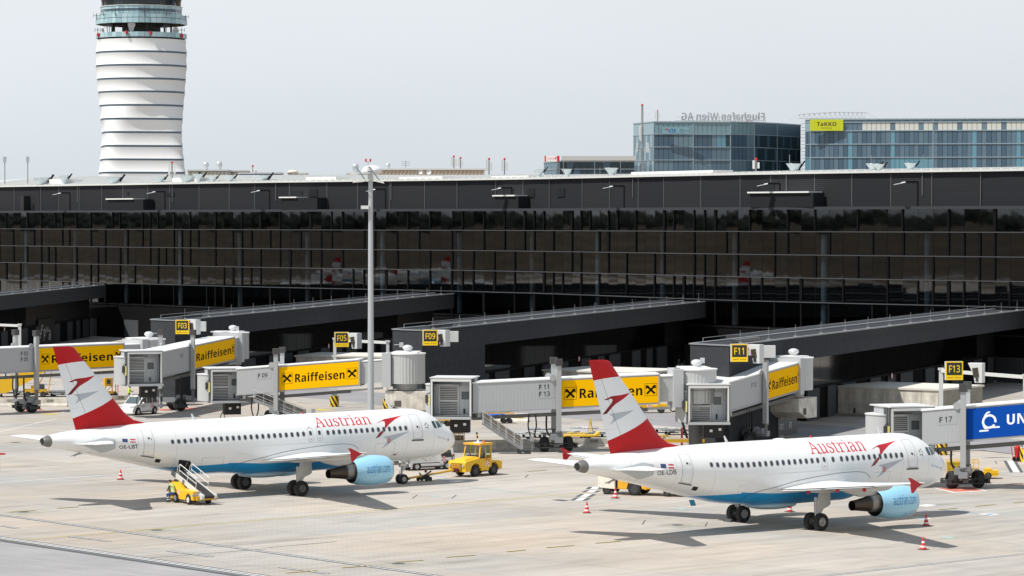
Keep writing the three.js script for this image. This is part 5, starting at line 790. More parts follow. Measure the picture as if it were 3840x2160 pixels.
// ------------------------------------------------------------------ control tower
{
  const Dt = 900, k = FOCAL / Dt, X0 = ux(532, Dt), Y = (v) => CAMH + (830.17 - v) / k, m1 = (px) => px / k;
  const T = thing('control_tower', 'tall white banded control tower with pale blue galleries, rising behind the pier on the left', 'control tower', [X0, 0, -Dt]);
  const rad = (th, w, m) => { const n = lerp(2, 9, m), a = th - .21, c = Math.abs(Math.cos(a)), s = Math.abs(Math.sin(a)), f = 1 / Math.pow(c ** n + s ** n, 1 / n); const sil = lerp(1, 1.055, m); return w * f / sil; };
  const R = [[149.5, 335], [202, 341], [252, 341], [301.7, 333.4], [349.6, 326], [399.7, 316], [450.4, 306], [500, 297], [551, 303], [601, 314.5], [650, 325.5], [705, 337], [1000, 410], [1100, 440]].map(([v, w]) => [Y(v), m1(w) / 2, sstep(380, 640, v)]);
  const N = 96, tube = (L) => { const pos = [], idx = []; L.forEach(([y, w, m]) => { for (let j = 0; j <= N; j++) { const th = j / N * Math.PI * 2, r = rad(th, w, m); pos.push(Math.sin(th) * r, y, Math.cos(th) * r); } }); for (let i = 0; i < L.length - 1; i++) for (let j = 0; j < N; j++) { const a = i * (N + 1) + j, b = a + N + 1; idx.push(a, b, a + 1, a + 1, b, b + 1); } const g = new THREE.BufferGeometry(); g.setAttribute('position', new THREE.Float32BufferAttribute(pos, 3)); g.setIndex(idx); g.computeVertexNormals(); g.setAttribute('uv', new THREE.BufferAttribute(new Float32Array(pos.length / 3 * 2), 2)); return g; };
  const mem = M('membrane', [.80, .805, .81], .8), gap = M('ringgap', [.14, .19, .25], .6);
  for (let i = 0; i < R.length - 1; i++) {
    const a = R[i], b = R[i + 1], L = []; for (let q = 0; q <= 8; q++) { const t = q / 8; L.push([lerp(a[0] - .28, b[0] + .28, t), lerp(a[1], b[1], t) * (1 - .018 * Math.pow(Math.sin(Math.PI * t), .8)), lerp(a[2], b[2], t)]); }
    mesh('membrane_band', tube(L), mem, T); mesh('ring_gap', tube([[b[0] + .3, b[1] * .985, b[2]], [b[0] - .3, b[1] * .985, b[2]]]), gap, T);
  }
  const poly = (r, n = 12, o = .06) => Array.from({ length: n }, (_, i) => [Math.sin(o + i / n * 6.2832) * r, Math.cos(o + i / n * 6.2832) * r]);
  const pan = [M('gpanel0', [.36, .52, .56], .25), M('gpanel1', [.42, .58, .61], .25), M('gpanel2', [.31, .47, .52], .25)];
  const ringPanels = (r, y0, y1, per, name, mm, n = 12) => { const P = poly(r, n); let q = 0; for (let i = 0; i < n; i++) { const a = P[i], b = P[(i + 1) % n], L = Math.hypot(b[0] - a[0], b[1] - a[1]), yaw = Math.atan2(a[0] + b[0], a[1] + b[1]), g = new THREE.BoxGeometry(L / per - .08, y1 - y0, .1); for (let j = 0; j < per; j++) { const t = (j + .5) / per, o = mesh(name, g, mm[(q++ * 7 + j) % mm.length], T); o.position.set(lerp(a[0], b[0], t), (y0 + y1) / 2, lerp(a[1], b[1], t)); o.rotation.y = yaw; } } };
  const deck = (r, y0, y1, mat, name, n = 12) => new MB().add(prism(poly(r, n), y0, y1)).build(name, mat, T);
  const drk = M('twdark', [.045, .05, .055], .6), dkgap = M('twgap', [.02, .03, .04], .5);
  deck(12.3, Y(150), Y(147), dkgap, 'gallery_floor'); ringPanels(12.75, Y(147), Y(129), 4, 'gallery_panel', pan);
  deck(5.4, Y(147), Y(88), M('core', [.085, .085, .085], .7), 'core_storey', 8); for (const a of [-1.2, -.5, .3, 1.0, 1.6, 2.6, 3.6, 4.4]) new MB().cyl(Math.sin(a) * 8.4, (Y(147) + Y(92)) / 2, Math.cos(a) * 8.4, .28, .28, Y(92) - Y(147), 10).build('column', drk, T);
  deck(12.2, Y(96), Y(90), drk, 'upper_deck'); deck(7, Y(101), Y(96), drk, 'deck_beam');
  ringPanels(12.85, Y(95), Y(77), 4, 'gallery_panel', pan); deck(12.7, Y(77), Y(75), dkgap, 'deck_seam'); ringPanels(12.75, Y(75), Y(62), 4, 'gallery_panel', pan);
  deck(11.2, Y(75), Y(28), drk, 'upper_storey'); ringPanels(11.4, Y(62), Y(51), 4, 'wall_panel', pan); ringPanels(11.35, Y(50.5), Y(42), 4, 'window', [M('tww0', [.08, .13, .16], .15), M('tww1', [.05, .08, .10], .15)]); ringPanels(11.45, Y(41.5), Y(30), 4, 'wall_panel', pan);
  deck(11.7, Y(30), Y(28), M('twroof', [.70, .71, .72], .5), 'ledge_roof');
  const cab = tube([[Y(28), 10.9, 0], [Y(10), 11.2, 0], [Y(-28), 12.0, 0]]); mesh('cab_glazing', cab, M('cabglass', [.02, .03, .038], .08), T); ringPanels(11.15, Y(27), Y(-2), 3, 'cab_window', [M('cabp', [.015, .024, .03], .06), M('cabp2', [.03, .04, .05], .06)]);
  deck(12.6, Y(-28), Y(-34), mem, 'cab_roof', 24); new MB().cyl(0, Y(-34) + 2.5, 0, 1.2, .4, 5, 12).build('roof_mast', drk, T);
  for (const [u, v] of [[382, 137], [498, 132], [586, 134], [691, 139]]) { const x = m1(u - 532), z = Math.sqrt(Math.max(0, 13 ** 2 - x * x)); new MB().cyl(x, Y(v), z, .42, .42, .9, 10).build('warning_lamp', M('wl', [.55, .01, .02], .3), T); new MB().box(x, Y(v + 7), z, .3, .8, .3).build('lamp_bracket', drk, T); }
  for (const [u, v, r] of [[513, 103, 1.1], [512, 118, .75], [396, 120, .8], [665, 121, 1.2], [668, 112, .5]]) { const x = m1(u - 532), z = Math.sqrt(Math.max(0, 11 ** 2 - x * x)); new MB().lathe([[0, -.18], [r * .6, -.1], [r, .12], [r * .96, .16], [0, -.1]], 18, 0, 0, 0, 'z').tf((g) => { g.rotateY(x * .09); g.translate(x, Y(v), z); }).tube([V(x, Y(v), z - .1), V(x, Y(129), z - .1)], .09).build('dish', M('dish', [.62, .64, .66], .5), T); }
  for (const [u, v0, v1] of [[379, 110, 132], [422, 98, 130], [430, 100, 130], [633, 100, 130], [640, 100, 130], [690, 110, 135], [701, 58, 75], [372, 55, 80], [405, 55, 70], [455, 40, 72], [565, 42, 72], [641, 54, 70]]) { const x = m1(u - 532), z = Math.sqrt(Math.max(0, 12.9 ** 2 - x * x)); const h = Y(v0), l = Y(v1); new MB().tube([V(x, l, z), V(x, h, z)], .09, 0, 5).tube([V(x - .8, h - .6, z), V(x + .8, h - .6, z)], .06, 0, 5).tube([V(x - .8, h - .1, z), V(x - .8, h - 1.2, z)], .05, 0, 4).tube([V(x + .8, h - .1, z), V(x + .8, h - 1.2, z)], .05, 0, 4).build('antenna', drk, T); }
}
// ------------------------------------------------------------------ glass offices on the right
function glassBlock(name, label, plan, vTop, floors, pw, mats, rowMat) {
  const P = plan.map(([u, d]) => at(u, 0, d)), d0 = plan[1][1], o = P[0].clone().setY(0), B = thing(name, label, 'office building', o);
  const yt = hy(vTop, d0), fl = floors.map((v) => hy(v, d0)); const back = 46;
  const loc = P.map((p) => [p.x - o.x, p.z - o.z]);
  new MB().add(prism([...loc.map(([x, z], i) => [x + (i ? 0 : .3), z - .5]), [loc.at(-1)[0], loc.at(-1)[1] - back], [loc[0][0] + 6, loc[0][1] - back]], 0, yt - .25)).build('core', M('offcore', [.035, .06, .075], .5), B);
  let q = 0;
  for (let i = 0; i < loc.length - 1; i++) {
    const a = loc[i], b = loc[i + 1], L = Math.hypot(b[0] - a[0], b[1] - a[1]), n = Math.max(1, Math.round(L / pw)), yaw = Math.atan2(-(b[1] - a[1]), b[0] - a[0]), w = L / n;
    const lev = [yt, ...fl];
    for (let f = 0; f < lev.length - 1; f++) { const h = lev[f] - lev[f + 1] - .3, g = new THREE.BoxGeometry(w - .1, h, .12);
      for (let j = 0; j < n; j++) { const t = (j + .5) / n, m = rowMat(f, q, i, j, n) ?? mats[(q * 5 + f * 3 + (j >> 2)) % mats.length]; const p = mesh('window_pane', g, m, B); p.position.set(lerp(a[0], b[0], t), (lev[f] + lev[f + 1]) / 2, lerp(a[1], b[1], t)); p.rotation.y = yaw; q++; }
      new MB().bar(V(a[0], lev[f + 1], a[1] + .1), V(b[0], lev[f + 1], b[1] + .1), .3, .26).build('floor_band', M('fband', [.30, .38, .43], .5), B); }
    new MB().bar(V(a[0], yt, a[1] + .1), V(b[0], yt, b[1] + .1), .4, .35).build('parapet', M('offpar', [.40, .48, .52], .5), B);
    if (i) new MB().box(a[0], (yt + fl.at(-1)) / 2, a[1] + .05, .25, yt - fl.at(-1), .25).build('corner_post', M('fband', [], 0), B);
  }
  return { B, o, yt, loc };
}
const og = [[.10, .165, .22], [.08, .135, .19], [.12, .185, .24], [.065, .115, .165], [.15, .225, .28]].map((c, i) => M('og' + i, c, .3));
const ol = M('og_light', [.30, .42, .46], .3), od = M('og_dark', [.025, .05, .065], .3), ob = M('og_blind', [.62, .63, .58], .6), obl = M('og_blue', [.14, .30, .38], .3), ot = M('og_top', [.21, .33, .37], .3);
const vie = glassBlock('glass_office', 'blue-green glass office block with reversed rooftop letters and a blue logo', [[2376, 966], [2452, 948], [2600, 949], [2740, 951], [2830, 956], [2915, 966], [3003, 982]], 456, [503, 551, 600, 652, 702, 752], 1.42, og, (f, q, i, j) => i === 0 ? (f ? (q % 3 ? og[4] : ol) : ol) : i >= 4 ? (f === 0 ? og[2] : (q % 4 ? od : og[1])) : f === 0 ? ot : (f === 1 && i === 2 && j > 4) ? (q % 3 ? obl : od) : undefined);  // left face lit brighter, put into its paler pane colours
{
  const { B, o } = vie, d = 948;
  const t = canvasTex(512, 128, (c, w, h) => { c.fillStyle = '#7fa3ad'; c.fillRect(0, 0, w, h); c.fillStyle = '#0d4c96'; c.font = 'bold 104px sans-serif'; c.fillText('VIE', 110, 108); c.fillStyle = '#c92a3c'; c.beginPath(); c.moveTo(40, 10); c.lineTo(90, 22); c.lineTo(118, 60); c.lineTo(100, 60); c.closePath(); c.fill(); c.fillStyle = '#40506a'; c.beginPath(); c.moveTo(4, 44); c.lineTo(96, 52); c.lineTo(104, 72); c.closePath(); c.fill(); c.fillStyle = '#2b3f52'; c.font = 'bold 28px sans-serif'; c.fillText('Vienna', 335, 52); c.fillText('International', 335, 80); c.fillText('Airport', 335, 108); });
  const p = at(2533, 489, d - 1.2), w = (2582 - 2484) / FOCAL * d, g = new THREE.BoxGeometry(w, w / 4, .2); const s = mesh('logo_panel', g, new THREE.MeshStandardMaterial({ map: t, roughness: .5 }), B); s.position.copy(p).sub(o);
  // letters on the roof, read from behind
  const f = new TextGeometry('Flughafen Wien AG', { font, size: 2.15, depth: .3, curveSegments: 3 }); f.computeBoundingBox(); const bw = f.boundingBox.max.x; const a = at(2871, 446, d + 4), b = at(2556, 446, d + 4); f.scale((a.x - b.x) / bw, 1, 1);
  const L = thing('rooftop_lettering', 'big grey rooftop letters seen reversed from behind on the glass office', 'lettering', [a.x, a.y - .3, a.z], Math.PI);
  mesh('letters', f, M('rletters', [.36, .38, .40], .5), L);
  const fr = new MB(); const Wd = a.x - b.x; fr.bar(V(0, -.2, .5), V(Wd + 2, -.2, .5), .1).bar(V(0, .9, .5), V(Wd + 2, .9, .5), .08); for (let i = 0; i <= 22; i++) fr.bar(V(i * Wd / 22, -.9, .5), V(i * Wd / 22, .95, .5), .08); for (let i = 0; i < 15; i++) fr.bar(V(i * Wd / 15 + .5, -.8, 1.6), V(i * Wd / 15 + .5, 1.7, .3), .08); fr.build('letter_frame', M('lfr', [.42, .43, .44], .5), L);
}
const tak = glassBlock('glass_office', 'long blue glass office block at the right edge with a yellow-green sign at its corner', [[3021, 944], [3040, 938], [3500, 933], [3960, 928]], 447, [459, 491, 541, 591, 640, 690, 740], 1.4, [...og.slice(0, 4)], (f, q, i, j, n) => f === 0 ? (j % 2 ? og[4] : og[2]) : f === 1 ? ((j + (i > 1 ? 3 : 0)) % 9 === 8 || (i === 1 && j < 11) ? og[2] : i === 0 ? ol : ((j * 7) % 23 < 2 ? og[4] : ob)) : (f === 4 && j > n - 9) || (f === 4 && i === 1 && j > 19 && j < 24) ? obl : (j % 9 === 8 ? obl : undefined));
{
  const { B, o } = tak, d = 937, p = at(3100, 469, d - 1), w = (3162 - 3038) / FOCAL * d, h = (490 - 448) / FOCAL * d;
  const s = mesh('sign_panel', new THREE.BoxGeometry(w, h, .3), new THREE.MeshStandardMaterial({ roughness: .6, map: canvasTex(512, 176, (c, w, h) => { c.fillStyle = '#ccd21c'; c.fillRect(0, 0, w, h); c.fillStyle = '#3d1a24'; c.textAlign = 'center'; c.font = 'bold 86px sans-serif'; c.save(); c.translate(w / 2, 104); c.scale(1.15, 1); c.fillText('TaKKO', 0, 0); c.restore(); c.font = 'bold 28px sans-serif'; c.fillText('F A S H I O N', w / 2, 146); c.strokeStyle = 'rgba(90,100,30,.5)'; for (let i = 1; i < 7; i++) { c.beginPath(); c.moveTo(i * w / 7, 0); c.lineTo(i * w / 7, h); c.stroke(); } }) }), B); s.position.copy(p).sub(o);
  // dark stair gap between the two blocks with little landings
  const g = new MB(); for (let i = 0; i < 17; i++) g.add(new THREE.BoxGeometry(1.6, .18, .6).translate(at(3014, 0, 950).x - o.x, hy(465 + i * 13, 950), -950 - o.z + 2)); g.build('landing', M('landing', [.5, .54, .56], .5), B, { kind: 'stuff' });
  // lattice frame on the roof
  const t = thing('roof_truss', 'white lattice truss on the roof above the yellow-green sign', 'truss', at(2995, 440, 955)), Q = (u, v) => at(u, v, 955).sub(t.position), r = new MB(), m = M('truss', [.60, .62, .63], .5);
  const up = [[2996, 429], [3132, 421], [3248, 422]], lo = [[2996, 445], [3132, 444], [3248, 444]]; for (let i = 0; i < 2; i++) { r.bar(Q(...up[i]), Q(...up[i + 1]), .22); r.bar(Q(...lo[i]), Q(...lo[i + 1]), .18); const n = 7; for (let j = 0; j < n; j++) { const A = (t) => Q(lerp(up[i][0], up[i + 1][0], t), lerp(up[i][1], up[i + 1][1], t)), Bq = (t) => Q(lerp(lo[i][0], lo[i + 1][0], t), lerp(lo[i][1], lo[i + 1][1], t)); r.bar(A(j / n), Bq((j + .5) / n), .12); r.bar(Bq((j + .5) / n), A((j + 1) / n), .12); r.bar(A(j / n), Bq(j / n), .1); } } r.build('truss', m, t);
  new MB().bar(Q(2960, 449), Q(2996, 430), .08).bar(Q(3248, 422), Q(3285, 441), .08).build('stay', m, t);
}
{ // low office with the red and white corner sign
  const lo = glassBlock('low_office', 'low dark glass office with a white parapet and a small red and white sign', [[2040, 934], [2098, 922], [2230, 922], [2380, 922]], 605, [634, 668, 700], 2.2, [od, od, og[3]], (f, q, i) => i === 0 ? og[4] : undefined), o = lo.o;
  const P = (u, v, d) => at(u, v, d).sub(o); const a = P(2106, 585, 921), b = P(2385, 602, 921); new MB().box((a.x + b.x) / 2, (a.y + b.y) / 2, a.z - 3, b.x - a.x, a.y - b.y, 6).build('parapet_band', M('lpar', [.55, .54, .53], .6), lo.B);
  const w = 56 / FOCAL * 921, h = 21 / FOCAL * 921, s = mesh('sign_panel', new THREE.BoxGeometry(w, h, 3), new THREE.MeshStandardMaterial({ roughness: .6, map: canvasTex(256, 96, (c, w, h) => { c.fillStyle = '#f2eeec'; c.fillRect(0, 0, w, h); c.fillStyle = '#d2222e'; c.fillRect(0, 0, 24, h); c.fillRect(w - 44, 0, 44, h); c.font = '40px serif'; c.fillText('Austrian', 44, 62); c.beginPath(); c.moveTo(178, 24); c.lineTo(206, 18); c.lineTo(182, 70); c.closePath(); c.fill(); }) }), lo.B); s.position.copy(P(2070, 595, 921));
}
// ------------------------------------------------------------------ roofs and plant beyond the pier
function plant(u0, u1, v, d, mat, label, ribs) { const a = at(u0, v, d), b = at(u1, v, d), t = thing('rooftop_house', label, 'rooftop house', [(a.x + b.x) / 2, 0, -d]), w = b.x - a.x, h = a.y; new MB().box(0, h / 2, -5, w, h, 10).build('wall', mat, t); new MB().box(0, h + .08, -5, w + .4, .3, 10.4).build('roof_edge', MAT.offwhite, t); if (ribs) { const r = new MB(); for (let x = -w / 2 + .3; x < w / 2; x += .75) r.box(x, h - 2, .06, .3, 4, .14); r.build('cladding_rib', ribs, t, { kind: 'stuff' }); } return t; }
const tan = M('tan', [.52, .42, .33], .8), cream = M('cream', [.60, .55, .42], .8), tanr = M('tanr', [.42, .33, .25], .8), creamr = M('creamr', [.46, .41, .30], .8);
plant(1360, 1815, 636, 640, tan, 'long tan clad rooftop house right of the light mast', tanr);
plant(1302, 1400, 652, 630, M('cream2', [.66, .60, .50], .8), 'small cream rooftop house behind the light mast head');
plant(704, 850, 640, 640, cream, 'cream ribbed rooftop house beside the control tower', creamr);
plant(850, 945, 642, 650, cream, 'lower cream rooftop house left of the blue plant units', creamr);
plant(895, 950, 651, 632, MAT.blue, 'small blue rooftop plant unit beside the cream house'); plant(950, 1048, 650, 636, M('blue2', [.02, .08, .25], .5), 'dark blue ribbed rooftop plant unit in the middle', M('blue3', [.012, .05, .17], .5)); plant(1080, 1142, 652, 634, MAT.offwhite, 'pale grey rooftop plant housing right of the blue units');
function cowl(u, v0, v1, d, label) { const h = hy(v0, d) - hy(v1, d), p = at(u, v1, d), t = thing('roof_cowl', label, 'vent', p, 0, 'metal extract cowls on the rooftop houses'); new MB().lathe([[h * .26, 0], [h * .24, h * .35], [h * .36, h * .72], [h * .26, h], [0, h]], 16).build('cowl', M('cowlm', [.56, .58, .60], .35, .4), t); return t; }
cowl(772, 608, 641, 645, 'smaller metal cowl on the cream house'); cowl(822, 606, 640, 645, 'larger metal cowl on the cream house'); cowl(1333, 614, 652, 634, 'white metal cowl behind the light mast head'); cowl(1455, 612, 638, 645, 'white metal cowl on the tan house');
{ const t = new MB().sph(0, 0, 0, 2.0, 1.1, 2.0, 20).build('radome', MAT.white); t.position.copy(at(1395, 640, 632)); tag(t, 'white domed radar cover behind the light mast head', 'dome'); const t2 = new MB().sph(0, 0, 0, 1.1, .5, 1.1, 16).build('radome', M('cream2', [], 0)); t2.position.copy(at(1098, 646, 633)); tag(t2, 'small cream dome on the grey plant housing', 'dome'); }
for (const [u, v, r, l] of [[1578, 645, 8, 'left one of two white satellite dishes by the tan house'], [1609, 645, 9, 'right one of two white satellite dishes by the tan house']]) { const d = 615, q = r / FOCAL * d, t = thing('satellite_dish', l, 'dish', at(u, v, d), -.3); new MB().lathe([[0, -.15], [q * .6, -.08], [q, .16], [q * .97, .2], [0, -.08]], 20, 0, 0, 0, 'z').build('reflector', MAT.white, t); new MB().tube([V(0, 0, -.1), V(0, -1.6, -.1)], .1).build('stand', MAT.grey, t); }
const thin = (u, v0, v1, d, r, label, kind) => { const h = hy(v0, d) - hy(v1, d), t = thing('roof_mast', label, 'mast', at(u, v1, d)); new MB().tube([V(0, 0, 0), V(0, h, 0)], r, 0, 6).build('pole', M('mastm', [.30, .31, .32], .5), t); if (kind === 'panel') { new MB().box(-r * 3, h * .62, .1, .34, h * .7, .22).box(r * 3, h * .55, .1, .3, h * .5, .2).build('antenna_panel', MAT.offwhite, t); new MB().sph(0, h + .1, 0, .22).build('warning_lamp', M('wl', [], 0), t); } if (kind === 'head') new MB().box(0, h - .5, 0, .55, 1.0, .4).build('mast_head', M('mhead', [.38, .44, .46], .5), t); if (kind === 'yagi') { const y = new MB(); for (const q of [.95, .75, .55]) y.tube([V(-.9, h * q, 0), V(.9, h * q, 0)], .04, 0, 4); y.build('antenna', M('mastm', [], 0), t); } };
thin(18, 588, 690, 590, .1, 'thin roof mast nearest the left edge', 'head'); thin(104, 587, 688, 590, .1, 'second thin roof mast from the left edge', 'head'); thin(645, 612, 668, 560, .16, 'dark aerial pole in front of the control tower foot', 'panel');
thin(1702, 588, 636, 640, .14, 'aerial mast left of centre on the tan house', 'panel'); thin(1727, 594, 636, 640, .12, 'slimmer aerial mast on the tan house', 'panel'); thin(1834, 598, 658, 600, .14, 'white panel aerial just right of the tan house', 'panel'); thin(1892, 598, 656, 600, .14, 'white panel aerial standing alone right of centre', 'panel'); thin(1521, 604, 640, 640, .06, 'thin rake aerial on the tan house', 'yagi'); thin(948, 624, 655, 640, .1, 'short red-tipped mast on the blue units', 'panel'); thin(2466, 416, 456, 950, .2, 'white panel mast on the glass office roof', 'panel'); thin(2835, 600, 645, 480, .12, 'white panel aerial on the pier roof before the dark stair gap', 'panel');
for (const [u, v0, v1, i] of [[2961, 580, 640, 0], [3267, 582, 632, 1], [3462, 578, 630, 2], [2327, 606, 650, 3], [2113, 602, 655, 4], [2250, 628, 650, 5]]) thin(u, v0, v1, 470 - i * 3, .045, ['thin lightning pole before the dark stair gap', 'thin lightning pole at the two roof scoops on the right', 'thin lightning pole near the right edge', 'thin lightning pole by the lattice mast', 'thin lightning pole at the low office corner', 'short thin lightning pole before the low office'][i]);
{ // lattice telecom mast
  const d = 520, u = 2408, t = thing('telecom_mast', 'tall grey lattice telecom mast with white panel aerials before the glass office', 'mast', at(u, 642, d)), h = hy(396, d) - hy(642, d), k = h / 246, m = M('mastm', [], 0), b = new MB(); for (const [x, z] of [[-.22, 0], [.22, 0], [0, .3]]) b.tube([V(x, 0, z), V(x * .5, h, z * .5)], .055, 0, 5); for (let y = .3; y < h; y += .42) b.bar(V(-.2, y, 0), V(.2, y + .3, 0), .05).bar(V(.2, y, 0), V(0, y + .3, .28), .05); for (const x of [-1.1, 1.1]) b.bar(V(x * .75, 0, .2), V(x * .1, 1.6, 0), .1); b.build('lattice', m, t);
  new MB().bar(V(-1, h * .35, .2), V(1, h * .35, .2), .1).bar(V(-1, h * .3, .2), V(1, h * .3, .2), .1).build('outrigger', m, t); for (const [x, y, l] of [[-.85, .36, 1.6], [.7, .36, 1.6], [.95, .36, 1.6], [-.25, .58, 2.6], [-.42, .58, 2.2]]) new MB().box(x, h * y, .3, .2, l, .2).build('antenna_panel', MAT.offwhite, t); new MB().sph(0, h + .1, 0, .2).build('warning_lamp', M('wl', [], 0), t);
}
{ // light scoops and boxes along the pier roof
  const sc = thing('roof_scoop', '', 'roof scoop'); new MB().lathe([[.35, -1.1], [.45, -.5], [1.1, .4], [1.14, .46], [0, .3]], 20).build('bowl', M('scoop', [.62, .70, .72], .3, .1), sc); new MB().box(1.15, .35, .1, .16, 1.15, .9, 0, 0, -.6).build('mirror_panel', D('scm', [.02, .02, .022]), sc); new MB().box(0, -1.2, 0, 1.5, .3, 1.2).build('base', MAT.offwhite, sc);
  const L = [[157, 680, 1.5, 'broad pale scoop under the second roof mast from the left'], [240, 668, 1.0, 'small scoop with raised dark mirror left of the control tower'], [427, 677, 1.35, 'broad pale scoop below the control tower’s left half'], [601, 672, .95, 'small pale scoop in front of the white roof box at the tower'], [704, 672, 1.5, 'broad pale scoop at the cream house corner'], [745, 662, 1.0, 'pale scoop with mirror before the cream house'], [798, 669, .8, 'small pale scoop below the smaller cowl'], [863, 668, .9, 'small pale scoop left of the blue plant units'], [983, 671, 1.3, 'broad pale scoop under the dark blue unit'], [2020, 645, .95, 'white scoop at the foot of the low office'], [2127, 643, .8, 'white funnel scoop before the low office'], [2295, 641, 1.0, 'white scoop left of the lattice mast'], [2978, 626, 1.0, 'white scoop before the dark stair gap'], [3275, 625, .9, 'left one of two close white scoops on the right'], [3297, 625, .75, 'right one of two close white scoops on the right'], [3415, 622, .8, 'white scoop nearest the right edge']];
  L.forEach(([u, v, s, l], i) => { const o = i ? copy(sc) : sc, d = -fac(sAtU(u)).p.z + 7; o.position.copy(at(u, v, d)); o.scale.setScalar(s); tag(o, l, 'roof scoop', 'light scoops on the pier roof'); });
  for (const [u0, u1, v0, v1, l] of [[74, 176, 672, 690, 'white roof box below the second mast from the left'], [569, 673, 667, 688, 'white roof box before the control tower foot'], [1075, 1191, 664, 680, 'white roof box right of the blue units'], [1424, 1590, 663, 676, 'long white roof box before the tan house'], [1762, 1905, 660, 671, 'long white roof box at the right end of the tan house'], [2271, 2587, 642, 660, 'long white roof box at the lattice mast']]) { const sa = sAtU(u0), sb = sAtU(u1), f = fac((sa + sb) / 2, -6), d = -f.p.z, h = hy(v0, d), b = hy(v1, d) - .5, t = new MB().box(0, 0, 0, (sb - sa) * .97, h - b, 3.5).build('roof_box', M('rbox', [.72, .71, .69], .6)); t.position.copy(f.p).setY((h + b) / 2); t.rotation.y = f.yaw; tag(t, l, 'roof box'); }
}
